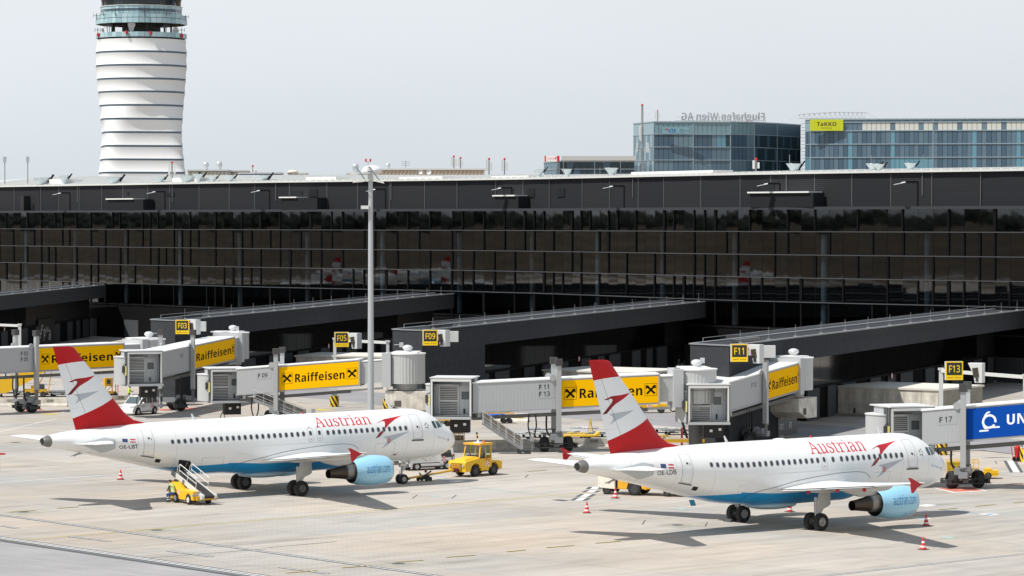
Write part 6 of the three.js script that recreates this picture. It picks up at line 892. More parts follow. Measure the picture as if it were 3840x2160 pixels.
// ------------------------------------------------------------------ people
function person(label, pos, turn, J, col, opt = {}) {
  // J: joints in metres, x = left of the body, y up, z = forward; one continuous skin from tapered limbs
  const P = thing('person', label, 'person', pos, turn), S = 1.95, res = 92, mc = new MarchingCubes(res, new THREE.MeshStandardMaterial(), false, true, 90000);
  const B = [['pelvis', 'chest', .15, .165, 't'], ['chest', 'neck', .165, .07, 't'], ['neck', 'head', .06, .075, 's'], ['head', 'crown', .10, .10, 's']];
  for (const s of ['L', 'R']) B.push(['chest', 'sh' + s, .13, .075, 't'], ['sh' + s, 'el' + s, .062, .05, opt.sleeve ? 'a' : 's'], ['el' + s, 'ha' + s, .047, .033, opt.sleeve === 2 ? 'a' : 's'], ['pelvis', 'hip' + s, .14, .10, 'l'], ['hip' + s, 'kn' + s, .095, .065, 'l'], ['kn' + s, 'an' + s, .064, .045, opt.shorts ? 's' : 'l'], ['an' + s, 'to' + s, .05, .042, 'f']);
  const bones = B.map(([a, b, r0, r1, c]) => ({ a: V(...J[a]), b: V(...J[b]), r0, r1, c }));
  const C0 = V(...(opt.centre ?? [0, .92, 0])), tmp = V(0, 0, 0);
  const dist = (p, b) => { const ab = tmp.copy(b.b).sub(b.a), t = clamp((p.x - b.a.x) * ab.x + (p.y - b.a.y) * ab.y + (p.z - b.a.z) * ab.z, 0, 1e9) / Math.max(1e-6, ab.lengthSq()), q = Math.min(1, t); return Math.hypot(p.x - b.a.x - ab.x * q, p.y - b.a.y - ab.y * q, p.z - b.a.z - ab.z * q) - lerp(b.r0, b.r1, q); };
  const p = V(0, 0, 0); let o = 0;
  for (let k = 0; k < res; k++) for (let j = 0; j < res; j++) for (let i = 0; i < res; i++) { p.set((i - res / 2) / (res / 2) * S / 2 + C0.x, (j - res / 2) / (res / 2) * S / 2 + C0.y, (k - res / 2) / (res / 2) * S / 2 + C0.z); let d = 9; for (const b of bones) { const e = dist(p, b), h = Math.max(.035 - Math.abs(d - e), 0) / .035; d = Math.min(d, e) - h * h * .035 / 4; } mc.field[o++] = -d; }
  mc.isolation = 0; mc.update();
  const n = mc.count, g = new THREE.BufferGeometry(), pa = mc.positionArray.slice(0, n * 3), cols = new Float32Array(n * 3);
  for (let i = 0; i < n; i++) { p.set(pa[i * 3] * S / 2 + C0.x, pa[i * 3 + 1] * S / 2 + C0.y, pa[i * 3 + 2] * S / 2 + C0.z); pa[i * 3] = p.x; pa[i * 3 + 1] = p.y; pa[i * 3 + 2] = p.z; let best = 9, c = 's'; for (const b of bones) { const e = dist(p, b); if (e < best) { best = e; c = b.c; } } if (c === 't' && p.y < J.pelvis[1] + .02) c = 'l'; const q = col[c]; cols[i * 3] = q[0]; cols[i * 3 + 1] = q[1]; cols[i * 3 + 2] = q[2]; }
  g.setAttribute('position', new THREE.BufferAttribute(pa, 3)); g.setAttribute('normal', new THREE.BufferAttribute(mc.normalArray.slice(0, n * 3), 3)); g.setAttribute('color', new THREE.BufferAttribute(cols, 3));
  g.computeVertexNormals(); mesh('body', g, M('skin', [1, 1, 1], .8, 0, { vertexColors: true }), P);
  const hd = V(...J.crown), f = V(...J.head), up = hd.clone().sub(f).normalize(), fw = V(...(opt.face ?? [0, -.2, 1])).normalize();
  new MB().sph(0, 0, 0, .112, .10, .12, 16).tf((q) => q.translate(hd.x - fw.x * .03, hd.y + .035, hd.z - fw.z * .03)).build('hair', M('hair' + (opt.hair ?? 0), [[.02, .014, .01], [.10, .07, .04]][opt.hair ?? 0], .8), P);
  const face = new MB(), side = V(fw.z, 0, -fw.x).normalize(); const at3 = (a, b, c) => hd.clone().addScaledVector(side, a).addScaledVector(V(0, 1, 0), b).addScaledVector(fw, c);
  for (const s of [-1, 1]) { const e = at3(s * .035, -.03, .092); face.sph(e.x, e.y, e.z, .011, .009, .01, 8); } const mo = at3(0, -.10, .088); face.sph(mo.x, mo.y, mo.z, .02, .006, .01, 8); face.build('face', M('facem', [.12, .05, .04], .7), P);
  const fl = new MB(), no = at3(0, -.06, .10); fl.sph(no.x, no.y, no.z, .014, .02, .016, 8); for (const s of [-1, 1]) { const e = at3(s * .102, -.045, 0); fl.sph(e.x, e.y, e.z, .014, .03, .02, 8); }
  for (const s of ['L', 'R']) { const a = V(...J['el' + s]), b = V(...J['ha' + s]), d = b.clone().sub(a).normalize(), w = V(0, 1, 0).cross(d).normalize(), dn = d.clone().cross(w).normalize(); fl.sph(b.x + d.x * .05, b.y + d.y * .05, b.z + d.z * .05, .042, .042, .042, 10); for (let k = 0; k < 4; k++) { const r = b.clone().addScaledVector(d, .08).addScaledVector(w, (k - 1.5) * .019), m = r.clone().addScaledVector(d, .035 + .006 * (k % 3)).addScaledVector(dn, .008), e = m.clone().addScaledVector(d, .022).addScaledVector(dn, .022); fl.tube([r, m, e], .0085, 5, 6); } const th = b.clone().addScaledVector(d, .03).addScaledVector(w, .035), te = th.clone().addScaledVector(d, .035).addScaledVector(w, .022).addScaledVector(dn, .015); fl.tube([th, th.clone().lerp(te, .5), te], .010, 4, 6); }
  fl.build('hands_and_features', M('skin2', col.s, .7), P);
  if (opt.bands) for (const [a, b, t, r] of opt.bands) { const A = V(...J[a]), Bq = V(...J[b]), c = A.clone().lerp(Bq, t), q = new THREE.Quaternion().setFromUnitVectors(V(0, 1, 0), Bq.clone().sub(A).normalize()); new MB().add(new THREE.CylinderGeometry(r, r, .06, 18, 1, true).applyQuaternion(q).translate(c.x, c.y, c.z)).build('reflective_band', M('refl', [.75, .76, .74], .4), P); }
  return P;
}
const HV = [.52, .70, .06];
// ------------------------------------------------------------------ vehicles
const checker = canvasTex(64, 80, (c, w, h) => { c.fillStyle = '#f4f2f0'; c.fillRect(0, 0, w, h); c.fillStyle = '#c8202c'; const k = w / 3.2; for (const [x, y] of [[0, 0], [2, 0], [1, 1], [0, 2], [2, 2], [1, 3]]) c.fillRect(x * k + 3, y * k, k, k); });
function carWheel(par, x, z, r, w, hub, turnFace = 1) { const t = new MB().lathe([[r * .6, -w / 2], [r * .93, -w / 2], [r, -w * .3], [r, w * .3], [r * .93, w / 2], [r * .6, w / 2]], 26, 0, 0, 0, 'z').cyl(0, 0, 0, r * .6, r * .6, w * .7, 18, 'z').tf((g) => g.translate(x, r, z)).build('wheel', MAT.rubber, par); const h = new MB().lathe([[0, w * .42], [r * .2, w * .45], [r * .5, w * .38], [r * .6, w * .46], [r * .64, w * .4]], 20, 0, 0, 0, 'z').tf((g) => { if (turnFace < 0) g.rotateY(Math.PI); g.translate(x, r, z); }); h.build('hub_cap', hub, t); }
// a van: x forward, z to its left is negative; visible side is its left (z<0 mirrored by sd)
function van(name, label, a, b, prof, wb, opt) {
  // a = front wheel contact, b = rear wheel contact on the visible side
  const f = a.clone().sub(b).setY(0).normalize(), turn = Math.atan2(-f.z, f.x), left = V(f.z, 0, -f.x), Wd = opt.w, c = a.clone().lerp(b, .5).addScaledVector(left, -Wd / 2 + .1);
  const T = thing(name, label, 'van', c.setY(0), turn), k = a.distanceTo(b) / wb; T.scale.setScalar(clamp(k, .9, 1.12));
  const z = -Wd / 2;   // local -z is the left side
  const paint = new THREE.MeshPhysicalMaterial({ color: C(.80, .80, .80), roughness: .3, clearcoat: .6, side: THREE.DoubleSide });
  const body = new MB().ext(prof.body, Wd, .07); body.tf((g) => { const p = g.attributes.position; for (let i = 0; i < p.count; i++) { const y = p.getY(i); if (y > 1.0) p.setZ(i, p.getZ(i) * (1 - .10 * (y - 1.0))); } g.computeVertexNormals(); }); body.build('body', paint, T);
  const gm = M('vglass', [.025, .03, .032], .06); for (const [P, nm] of prof.side) for (const s of [-1, 1]) { const g = new MB().ext(P, .03); g.tf((q) => { const p = q.attributes.position; for (let i = 0; i < p.count; i++) p.setZ(i, p.getZ(i) + s * (Wd / 2 * (1 - .10 * Math.max(0, p.getY(i) - 1.0)) + .004)); }); g.build(nm, gm, T); }
  { const [A, Bq] = prof.screen, g = new THREE.BufferGeometry(), w0 = Wd / 2 - .12, w1 = Wd / 2 - .22, d = V(Bq[1] - A[1], -(Bq[0] - A[0]), 0).normalize().multiplyScalar(.02); if (d.x < 0) d.negate(); g.setAttribute('position', new THREE.Float32BufferAttribute([A[0] + d.x, A[1] + d.y, -w0, A[0] + d.x, A[1] + d.y, w0, Bq[0] + d.x, Bq[1] + d.y, w1, A[0] + d.x, A[1] + d.y, -w0, Bq[0] + d.x, Bq[1] + d.y, w1, Bq[0] + d.x, Bq[1] + d.y, -w1], 3)); g.computeVertexNormals(); mesh('windscreen', g, M('vscreen', [.10, .13, .14], .08), T); }
  for (const s of [-1, 1]) { for (const x of [wb / 2, -wb / 2]) { carWheel(T, x, s * (Wd / 2 - .03), .33, .22, M('hubc', [.55, .55, .55], .4, .2), s); new MB().cyl(x, .36, s * (Wd / 2 - .06), .42, .42, .14, 24, 'z').build('wheel_arch', MAT.black, T); } new MB().box(prof.nose - .1, .78, s * (Wd / 2 - .28), .22, .2, .42).build('headlight', M('hlamp', [.45, .47, .48], .1, .2), T); new MB().box(prof.tail + .03, 1.05, s * (Wd / 2 - .06), .12, .55, .1).build('tail_lamp', MAT.red, T); new MB().sph(prof.screen[0][0] - .5, 1.12, s * (Wd / 2 + .12), .1, .12, .14, 10).build('mirror', opt.bumper ? MAT.dark : paint, T); }
  new MB().box(prof.nose - .02, .42, 0, .22, .34, Wd - .1).box(prof.tail + .02, .42, 0, .2, .26, Wd - .1).build('bumper', opt.bumper ? M('vbump', [.05, .05, .054], .6) : paint, T);
  new MB().box(0, .28, z - .005, wb - .8, .14, .04).box(0, .28, -z + .005, wb - .8, .14, .04).build('sill', opt.bumper ? M('vbump', [], 0) : MAT.grey, T);
  const dec = (x, y, w, h, tex, nm, s = -1) => { const g = new THREE.PlaneGeometry(w, h); if (s < 0) g.rotateY(Math.PI); g.translate(x, y, s * (Wd / 2 * (1 - .10 * Math.max(0, y - 1)) + .012)); mesh(nm, g, new THREE.MeshStandardMaterial({ map: tex, roughness: .5 }), T); };
  opt.extra(T, dec, z, paint); return T;
}
const vieTex = (bg, txt, colr) => canvasTex(192, 64, (c, w, h) => { c.fillStyle = bg; c.fillRect(0, 0, w, h); c.fillStyle = colr; c.font = 'bold 50px sans-serif'; c.fillText(txt, 20, 54); c.fillStyle = '#c92a3c'; c.fillRect(2, 8, 18, 5); c.fillStyle = '#888'; for (let i = 0; i < 3; i++) c.fillRect(140, 20 + i * 12, 44, 4); });
{
  const a = gp(510.8, 1557.3), b = gp(574.6, 1551.5);
  van('white_van', 'small white van with its rear door open, parked under the F05 bridge', a, b, { body: [[2.05, .35], [2.08, .72], [1.9, .92], [1.15, 1.08], [.45, 1.70], [.1, 1.80], [-1.75, 1.80], [-1.95, 1.65], [-2.02, .95], [-2.0, .3]], side: [[[[.88, 1.12], [.42, 1.58], [-.05, 1.6], [-.05, 1.08]], 'door_window'], [[[-.18, 1.1], [-.18, 1.6], [-.95, 1.6], [-.95, 1.1]], 'side_window'], [[[-1.08, 1.1], [-1.08, 1.6], [-1.65, 1.58], [-1.82, 1.12]], 'rear_window']], screen: [[1.15, 1.10], [.48, 1.69]], nose: 2.05, tail: -2.0 }, 2.7, { w: 1.8, extra: (T, dec, z, paint) => {
    dec(.4, .82, .75, .25, vieTex('#ecebea', 'ELIN', '#1d3f86'), 'door_logo'); dec(-.95, .80, .4, .5, checker, 'chequer_mark');
    const d = new MB().box(-2.45, 1.15, z + .02, .9, 1.35, .06, .35).build('rear_door', paint, T); new MB().box(-2.45, 1.42, z - .03, .62, .55, .05, .35).build('door_window', M('vgreen', [.03, .10, .08], .1), d);
    for (const s of [-1, 1]) new MB().bar(V(.2, 1.86, s * .62), V(-1.6, 1.86, s * .62), .05).build('roof_rail', MAT.dark, T);
  } });
}
{
  const a = gp(1562, 1764.5), b = gp(1675.6, 1759.4);
  van('white_van', 'white van with dark bumpers and lettered rear window behind the nose gear', a, b, { body: [[2.25, .3], [2.28, .72], [2.1, 1.0], [1.35, 1.2], [.55, 1.82], [.2, 1.92], [-1.95, 1.96], [-2.15, 1.82], [-2.25, 1.0], [-2.2, .3]], side: [[[[1.0, 1.15], [.55, 1.62], [-.15, 1.64], [-.15, 1.12]], 'door_window'], [[[-.95, 1.05], [-.85, 1.66], [-1.85, 1.66], [-2.0, 1.05]], 'rear_window']], screen: [[1.38, 1.16], [.58, 1.73]], nose: 2.25, tail: -2.22 }, 3.0, { w: 1.8, bumper: true, extra: (T, dec, z) => {
    dec(.55, .88, .9, .3, vieTex('#ecebea', 'VIE', '#1d3f86'), 'door_logo'); dec(-1.15, .90, .42, .52, checker, 'chequer_mark');
    dec(-1.42, 1.4, .92, .38, canvasTex(192, 80, (c, w, h) => { c.fillStyle = '#141615'; c.fillRect(0, 0, w, h); c.fillStyle = '#dfe6df'; c.font = 'bold 20px sans-serif'; c.fillText('sauber unterwegs', 6, 26); c.fillText('mit', 14, 62); c.fillStyle = '#35c42e'; c.font = 'bold 36px sans-serif'; c.fillText('erdgas', 52, 64); }), 'window_print');
    for (const s of [-1, 1]) new MB().box(.2, .62, s * .912, 1.9, .05, .03).build('side_strip', MAT.black, T); dec(-.95, .45, .5, .16, vieTex('#ecebea', 'VOIMET', '#3c5f9c'), 'door_logo');
  } });
}
{ // yellow tow tractor, its driver and the tow bar
  const a = gp(1782.3, 1787.3), b = gp(1849.8, 1781.3), f = a.clone().sub(b).setY(0).normalize(), left = V(f.z, 0, -f.x), c = a.clone().lerp(b, .5).addScaledVector(left, -.85), turn = Math.atan2(-f.z, f.x);
  const T = thing('tow_tractor', 'yellow tow tractor with cab, coupled to the left aircraft’s nose by a bar', 'tractor', c.setY(0), turn), Y = MAT.yellow, wb = a.distanceTo(b), h = wb / 2, W = 1.9;
  const arch = (x, r) => { const P = []; for (let i = 0; i <= 10; i++) { const t = Math.PI - i / 10 * Math.PI; P.push([x - Math.cos(t) * -r, .45 + Math.sin(t) * r]); } return P; };
  const lower = [[-h - 1.0, .5], [-h - .62, .45], ...arch(-h, .60), [-h + .62, .42], [h - .7, .42], ...arch(h, .62), [h + .66, .45], [h + 1.25, .42], [h + 1.3, 1.15], [h + 1.2, 1.28], [h - .35, 1.50], [h - .4, 1.15], [-h - 1.0, 1.15]];
  new MB().ext(lower, W, .06).build('body', Y, T);
  new MB().ext([[h + 1.2, 1.26], [h - .45, 1.46], [h - .45, 1.58], [h + .9, 1.42]], 1.3, .05).build('bonnet', Y, T);
  new MB().box(h + 1.31, .85, 0, .06, .55, 1.1).build('grille', M('grille', [.30, .19, .02], .7), T); new MB().box(h + 1.42, .55, 0, .3, .32, .5).build('coupling', M('coup', [.12, .02, .03], .6), T); for (const s of [-1, 1]) new MB().cyl(h + 1.33, .92, s * .72, .11, .11, .06, 14, 'x').build('headlight', M('hlamp', [], 0), T);
  const x0 = h - .42, x1 = -h + .28, ct = 2.52, m = new MB(); for (const s of [-1, 1]) { m.bar(V(x0, 1.15, s * .86), V(x0 - .28, ct, s * .8), .09); m.bar(V(x1, 1.1, s * .86), V(x1, ct, s * .8), .1); m.bar(V((x0 + x1) / 2 - .1, 1.1, s * .87), V((x0 + x1) / 2 - .1, ct, s * .8), .07); m.bar(V(x0 - .28, ct, s * .8), V(x1, ct, s * .8), .09); } m.bar(V(x0, 1.5, -.85), V(x0, 1.5, .85), .08).box((x0 + x1) / 2, 1.05, -.9, x0 - x1, .75, .07).box((x0 + x1) / 2, 1.05, .9, x0 - x1, .75, .07).box(x1, 1.3, 0, .08, .7, 1.7).build('cab_frame', Y, T);
  new MB().box((x0 + x1) / 2 - .14, ct + .06, 0, x0 - x1 + .1, .14, 1.85).build('cab_roof', M('roofy', [.80, .42, .02], .45), T);
  const cg = new THREE.MeshPhysicalMaterial({ color: C(.75, .80, .80), roughness: .03, transmission: 1, thickness: 0, side: THREE.DoubleSide }); { const g = new THREE.PlaneGeometry(1.6, 1.02).rotateY(Math.PI / 2); const p = g.attributes.position; for (let i = 0; i < 4; i++) p.setX(i, x0 - .13 - p.getY(i) * .26); g.translate(0, 2.0, 0); g.computeVertexNormals(); mesh('windscreen', g, cg, T); }
  for (const s of [-1, 1]) { const g = new THREE.PlaneGeometry(x0 - x1 - .35, 1.0); g.translate((x0 + x1) / 2 - .08, 1.98, s * .85); mesh('door_window', g, cg, T); for (const x of [h, -h]) carWheel(T, x, s * .8, .46, .34, M('hubd', [.05, .05, .052], .6), s); }
  new MB().box(x0 - .1, 1.62, .35, .05, .05, .5).box(x0 - .06, 1.95, .2, .03, .5, .03).build('wiper', MAT.black, T); new MB().box(x0 - .45, 1.5, 0, .3, .3, 1.4).build('dashboard', MAT.dark, T); new MB().box((x0 + x1) / 2 - .25, 1.1, -.1, .5, .2, .5).box((x0 + x1) / 2 - .5, 1.5, -.1, .12, .7, .5).build('seat', MAT.dark, T);
  new MB().cyl((x0 + x1) / 2 + .1, ct + .17, -.2, .4, .35, .07, 16).cyl((x0 + x1) / 2 + .1, ct + .33, -.2, .14, .02, .28, 12).build('roof_vent', MAT.offwhite, T); new MB().cyl((x0 + x1) / 2 - .1, ct + .22, -.65, .1, .09, .2, 12).build('beacon', MAT.orange, T);
  const dec = (x, y, w, hh, t, nm) => { const g = new THREE.PlaneGeometry(w, hh); g.rotateY(Math.PI); g.translate(x, y, -.955); mesh(nm, g, new THREE.MeshStandardMaterial({ map: t, roughness: .5 }), T); }; dec(x1 + .55, 1.02, .38, .44, checker, 'chequer_mark'); dec(x1 + .5, 1.36, .55, .18, vieTex('#e09a10', 'VIE', '#3a3a5a'), 'door_logo');
  { const g = new THREE.PlaneGeometry(.75, .42).rotateY(Math.PI / 2).translate(h + 1.345, .86, .1); mesh('number_print', g, new THREE.MeshStandardMaterial({ roughness: .6, map: canvasTex(128, 72, (c, w, hh) => { c.fillStyle = '#c98a12'; c.fillRect(0, 0, w, hh); c.fillStyle = '#4a3008'; c.font = 'bold 22px sans-serif'; c.fillText('WA 6502', 12, 28); c.fillText('101/16/18', 8, 58); }) }), T); }
  new MB().bar(V(h + 1.2, 1.4, .6), V(h + 1.0, 1.75, .7), .1).build('mirror', MAT.black, T); new MB().box(0, .38, -.9, .6, .06, .2).build('step', MAT.dark, T);
  const seat = V((x0 + x1) / 2 - .25, 0, -.15).applyAxisAngle(V(0, 1, 0), turn).add(c);
  person('driver in a pale hi-vis vest sitting in the yellow tow tractor', seat.setY(.72), turn + Math.PI / 2, { pelvis: [0, .55, 0], chest: [0, .95, .02], neck: [0, 1.18, .03], head: [0, 1.27, .05], crown: [0, 1.36, .06], shL: [.19, 1.08, .02], shR: [-.19, 1.08, .02], elL: [.25, .82, .12], elR: [-.25, .82, .12], haL: [.15, .86, .38], haR: [-.15, .86, .38], hipL: [.1, .52, .02], hipR: [-.1, .52, .02], knL: [.12, .55, .42], knR: [-.12, .55, .42], anL: [.12, .16, .48], anR: [-.12, .16, .48], toL: [.12, .1, .62], toR: [-.12, .1, .62] }, { t: [.50, .56, .22], s: [.42, .27, .19], a: [.3, .33, .2], l: [.05, .06, .12], f: [.02, .02, .02] }, { sleeve: 1, centre: [0, .75, .2] });
  // tow bar
  const ng = V(17.71 - 5.07, 0, 0).applyAxisAngle(V(0, 1, 0), HEAD).add(V(-18.5037, 0, -241.98)), tf = V(h + 1.45, 0, 0).applyAxisAngle(V(0, 1, 0), turn).add(c), bd = tf.clone().sub(ng), bl = bd.length(), bt = Math.atan2(-bd.z, bd.x), bar = thing('tow_bar', 'yellow tow bar between the left aircraft’s nose wheel and the tractor', 'tow bar', ng, bt);
  new MB().tube([V(.75, .36, 0), V(bl - .3, .58, 0)], .085, 0, 12).build('tube', MAT.yellowd, bar); new MB().box(.55, .36, 0, .5, .22, .5).tube([V(.35, .36, -.3), V(.35, .36, .3)], .07).build('head', M('tbh', [.24, .15, .04], .6), bar); new MB().box(bl - .2, .58, 0, .3, .12, .16).build('eye', MAT.dark, bar);
  new MB().box(bl * .42, .3, 0, .1, .4, .9).bar(V(bl * .3, .3, .2), V(bl * .5, .75, .2), .09).bar(V(bl * .42, .3, -.2), V(bl * .36, .66, -.2), .08).build('wheel_frame', MAT.dark, bar); for (const s of [-1, 1]) for (const dx of [0, .5]) new MB().cyl(bl * .38 + dx, .17, s * .42, .17, .17, .12, 16, 'z').build('small_wheel', MAT.rubber, bar);
  new MB().sph(bl * .44, .78, 0, .12, .14, .1, 8).build('crank', M('coup', [], 0), bar);
}
{ // baggage belt loader at the open hold, and its operator
  const p1 = gp(659.6, 1884.7), p2 = gp(707.5, 1892.2), p3 = gp(775.8, 1889), rear = p2.clone().lerp(p3, .5).setY(0), f = p1.clone().sub(p2).setY(0).normalize(), turn = Math.atan2(-f.z, f.x), T = thing('belt_loader', 'yellow belt loader with railed black conveyor raised to the left aircraft’s hold', 'belt loader', rear, turn), wb = p1.distanceTo(p2), Y = MAT.yellow;
  // x forward (away), z<0 is its left side (towards the left of the picture)
  new MB().ext([[-.75, .35], [-.42, .33], [-.36, .62], [0, .82], [.36, .62], [.42, .3], [wb - .5, .3], [wb - .42, .6], [wb, .78], [wb + .4, .66], [wb + .55, .8], [wb + .6, 1.5], [wb + .35, 1.5], [wb - .3, 1.05], [0.1, 1.02], [-.7, .98]], .75, .05).tf((g) => g.translate(0, 0, -.42)).build('body', Y, T);
  new MB().ext([[-.75, .35], [wb + .55, .35], [wb + .6, 1.2], [wb - .3, .8], [-.7, .7]], .3, .04).tf((g) => g.translate(0, 0, .72)).build('body_side', Y, T); new MB().box(-.85, .5, .25, .3, .3, 1.7).build('rear_bumper', MAT.yellowd, T); new MB().box(-.8, .72, -.5, .12, .14, .8).build('rear_plate', M('rpl', [.45, .40, .36], .6), T); new MB().box(-.77, .9, -.35, .04, .2, .4).build('lamp_panel', M('lampp', [.5, .42, .42], .5), T);
  new MB().box(wb + 1.0, .8, -.45, .08, 1.5, .7).box(wb + .7, .35, -.4, .7, .1, .8).build('front_shield', M('fsh', [.60, .40, .03], .5), T); new MB().bar(V(wb + .4, 1.5, -.4), V(wb + .75, 1.62, -.4), .2, .1).build('steering', MAT.black, T);
  for (const [x, z] of [[0, -.72], [0, .85], [wb, -.72], [wb, .85]]) carWheel(T, x, z, .37, .22, M('hubb', [.62, .58, .5], .5), z < 0 ? -1 : 1);
  const dec = (x, y, w, h, t, nm) => { const g = new THREE.PlaneGeometry(w, h); g.rotateY(Math.PI); g.translate(x, y, -.80); mesh(nm, g, new THREE.MeshStandardMaterial({ map: t, roughness: .5 }), T); }; dec(wb - .55, .86, .3, .36, checker, 'chequer_mark');
  // conveyor boom
  const A = V(-1.15, .62, .28), B = V(3.55, 2.12, .28), d = B.clone().sub(A), L = d.length(), pit = Math.atan2(d.y, d.x), boom = (mb) => mb.tf((g) => { g.rotateZ(pit); g.translate(A.x, A.y, A.z); });
  boom(new MB().box(L / 2, .10, 0, L, .05, .78).cyl(0, 0, 0, .125, .125, .8, 16, 'z').cyl(L, 0, 0, .1, .1, .8, 16, 'z')).build('belt', M('belt', [.030, .028, .027], .8), T);
  boom(new MB().box(L / 2, -.02, -.47, L - .1, .34, .09).box(L / 2, -.02, .47, L - .1, .34, .09)).build('side_beam', M('beam', [.62, .62, .60], .5), T); boom(new MB().cyl(.05, -.02, -.52, .2, .2, .22, 16, 'z').cyl(.05, -.02, .52, .2, .2, .22, 16, 'z').box(.5, -.1, -.56, .8, .35, .16)).build('drive_unit', M('beam', [], 0), T); boom(new MB().box(L - .25, -.02, -.5, .7, .42, .06)).build('end_plate', M('endp', [.22, .24, .24], .5), T); boom(new MB().box(L * .62, -.03, -.525, .34, .28, .02)).build('name_plate', M('npl', [.10, .12, .26], .5), T);
  for (const s of [-.5, .5]) { const r = new MB(), p = (x, y) => { const q = V(x, y, s); return q; }; const t0 = L * .24, t1 = L * .80; r.tube([p(t0, 1.0), p(t1, 1.0)], .028).tube([p(t0, .55), p(t1, .55)], .024).tube([p(t1, 1.0), p(t1 + .25, .72)], .028).tube([p(t1 + .25, .72), p(t1 + .3, .1)], .026); for (const x of [t0, (t0 + t1) / 2, t1]) r.tube([p(x, 0), p(x, 1.0)], .026); boom(r).build('guard_rail', M('grail', [.76, .76, .75], .4), T); }
  new MB().bar(V(.6, .9, .28), V(1.6, 1.4, .28), .14).bar(V(wb - .1, .9, .1), V(2.5, 1.7, .1), .1).build('lift_arm', MAT.grey, T);
  const px = gp(645, 1886);
  person('worker in hi-vis vest and blue trousers sitting on the belt loader’s front', px.setY(0), -2.0, { pelvis: [0, .78, -.12], chest: [0, 1.22, .02], neck: [0, 1.43, .12], head: [0, 1.50, .17], crown: [0, 1.58, .2], shL: [.19, 1.34, .06], shR: [-.19, 1.34, .06], elL: [.24, 1.08, .16], elR: [-.24, 1.08, .16], haL: [.12, .92, .34], haR: [-.1, .92, .34], hipL: [.1, .74, -.08], hipR: [-.1, .74, -.08], knL: [.13, .62, .34], knR: [-.1, .58, .3], anL: [.12, .14, .24], anR: [-.1, .12, .2], toL: [.13, .06, .38], toR: [-.11, .06, .34] }, { t: [.62, .74, .30], s: [.42, .27, .19], a: [.02, .022, .03], l: [.025, .07, .24], f: [.025, .02, .02] }, { sleeve: 2, face: [-.1, -.35, 1], bands: [['knL', 'anL', .45, .075], ['knR', 'anR', .45, .075], ['knL', 'anL', .75, .068], ['knR', 'anR', .75, .068]] });
}
{ // worn cargo loader behind the right aircraft's tail
  const w = gp(2354, 1857), turn = 2.72, T = thing('cargo_loader', 'worn yellow and white low loader parked behind the right aircraft’s tail', 'loader', w.clone().add(V(.9, 0, -.6)), turn);
  const rust = (base, k) => canvasTex(256, 256, (c, W, H) => { c.fillStyle = base; c.fillRect(0, 0, W, H); for (let i = 0; i < 420; i++) { c.fillStyle = ['rgba(90,55,30,.7)', 'rgba(60,50,45,.6)', 'rgba(235,225,205,.7)'][i % 3]; c.fillRect(rr(0, W), rr(0, H), rr(1, k), rr(1, 5)); } }, { repeat: [.5, .5] });
  const rw = new THREE.MeshStandardMaterial({ map: rust('#e9e2d4', 7), roughness: .7 }), ry = new THREE.MeshStandardMaterial({ map: rust('#e8a91c', 9), roughness: .6 }); for (const t of [rw.map, ry.map]) t.wrapS = t.wrapT = THREE.RepeatWrapping;
  new MB().ext([[1.6, .42], [3.0, .5], [3.0, 1.95], [2.6, 2.2], [1.6, 1.9]], 2.0, .05).build('engine_housing', rw, T); new MB().box(3.02, 1.65, 0, .04, .4, 1.7).build('grille', MAT.grey, T); new MB().box(3.02, .85, 0, .06, .25, .5).build('tow_hook', MAT.black, T); const gl = new MB(); for (let i = 0; i < 3; i++) gl.box(3.05, 1.52 + i * .14, 0, .04, .05, 1.6); gl.build('grille_bar', rw, T);
  new MB().box(1.5, 1.2, 0, .3, 1.4, 1.6).build('gap', MAT.black, T);
  new MB().ext([[-1.0, .45], [-.62, .5], [-.5, .9], [0, 1.06], [.5, .9], [.62, .45], [1.35, .45], [1.35, 1.75], [-.3, 1.5], [-1.0, 1.2]], 2.1, .04).build('body', ry, T); new MB().box(-2.2, .8, 0, 2.6, .5, 2.0).box(-2.2, 1.1, 1.0, 2.6, .2, .1).build('low_deck', ry, T); new MB().box(-4.0, .45, 0, 1.4, .12, 1.8, 0, 0, .12).build('ramp', MAT.dark, T);
  for (const s of [-1, 1]) { carWheel(T, 0, s * .95, .52, .3, M('hubd', [], 0), s); carWheel(T, 2.3, s * .8, .36, .25, M('hubd', [], 0), s); carWheel(T, -2.6, s * .85, .3, .25, M('hubd', [], 0), s); }
  new MB().cyl(2.8, 2.25, .5, .07, .07, .14, 10).build('beacon', MAT.orange, T);
}
// ------------------------------------------------------------------ cones
{
  const c = thing('traffic_cone', '', 'cone'); new MB().lathe([[0, .75], [.03, .75], [.035, .73], [.08, .50]], 18).lathe([[.107, .40], [.145, .24]], 18).lathe([[.168, .14], [.2, .05], [.2, .035]], 18).build('cone_body', M('coner', [.66, .03, .035], .5), c); new MB().lathe([[.08, .50], [.107, .40]], 18).lathe([[.145, .24], [.168, .14]], 18).build('white_band', M('conew', [.78, .77, .75], .5), c); new MB().box(0, .02, 0, .5, .04, .5).build('foot', MAT.dark, c);
  [[452.3, 1798.9, 'red and white cone under the left aircraft’s tail'], [2307.8, 1868.6, 'red and white cone in front of the worn low loader'], [2200.9, 1924.1, 'scuffed red and white cone left of the right aircraft’s tail'], [2961.4, 1919, 'red and white cone beyond the right aircraft’s main wheels'], [3473.3, 1971.8, 'red and white cone beside the right aircraft’s engine'], [3462.3, 2061.2, 'red and white cone nearest the viewer, below the engine']].forEach(([u, v, l], i) => { const o = i ? copy(c) : c; o.position.copy(gp(u, v)); o.rotation.y = i * .7 + .3; o.scale.setScalar(1.08); tag(o, l, 'cone', 'cones set around the aircraft'); });
}
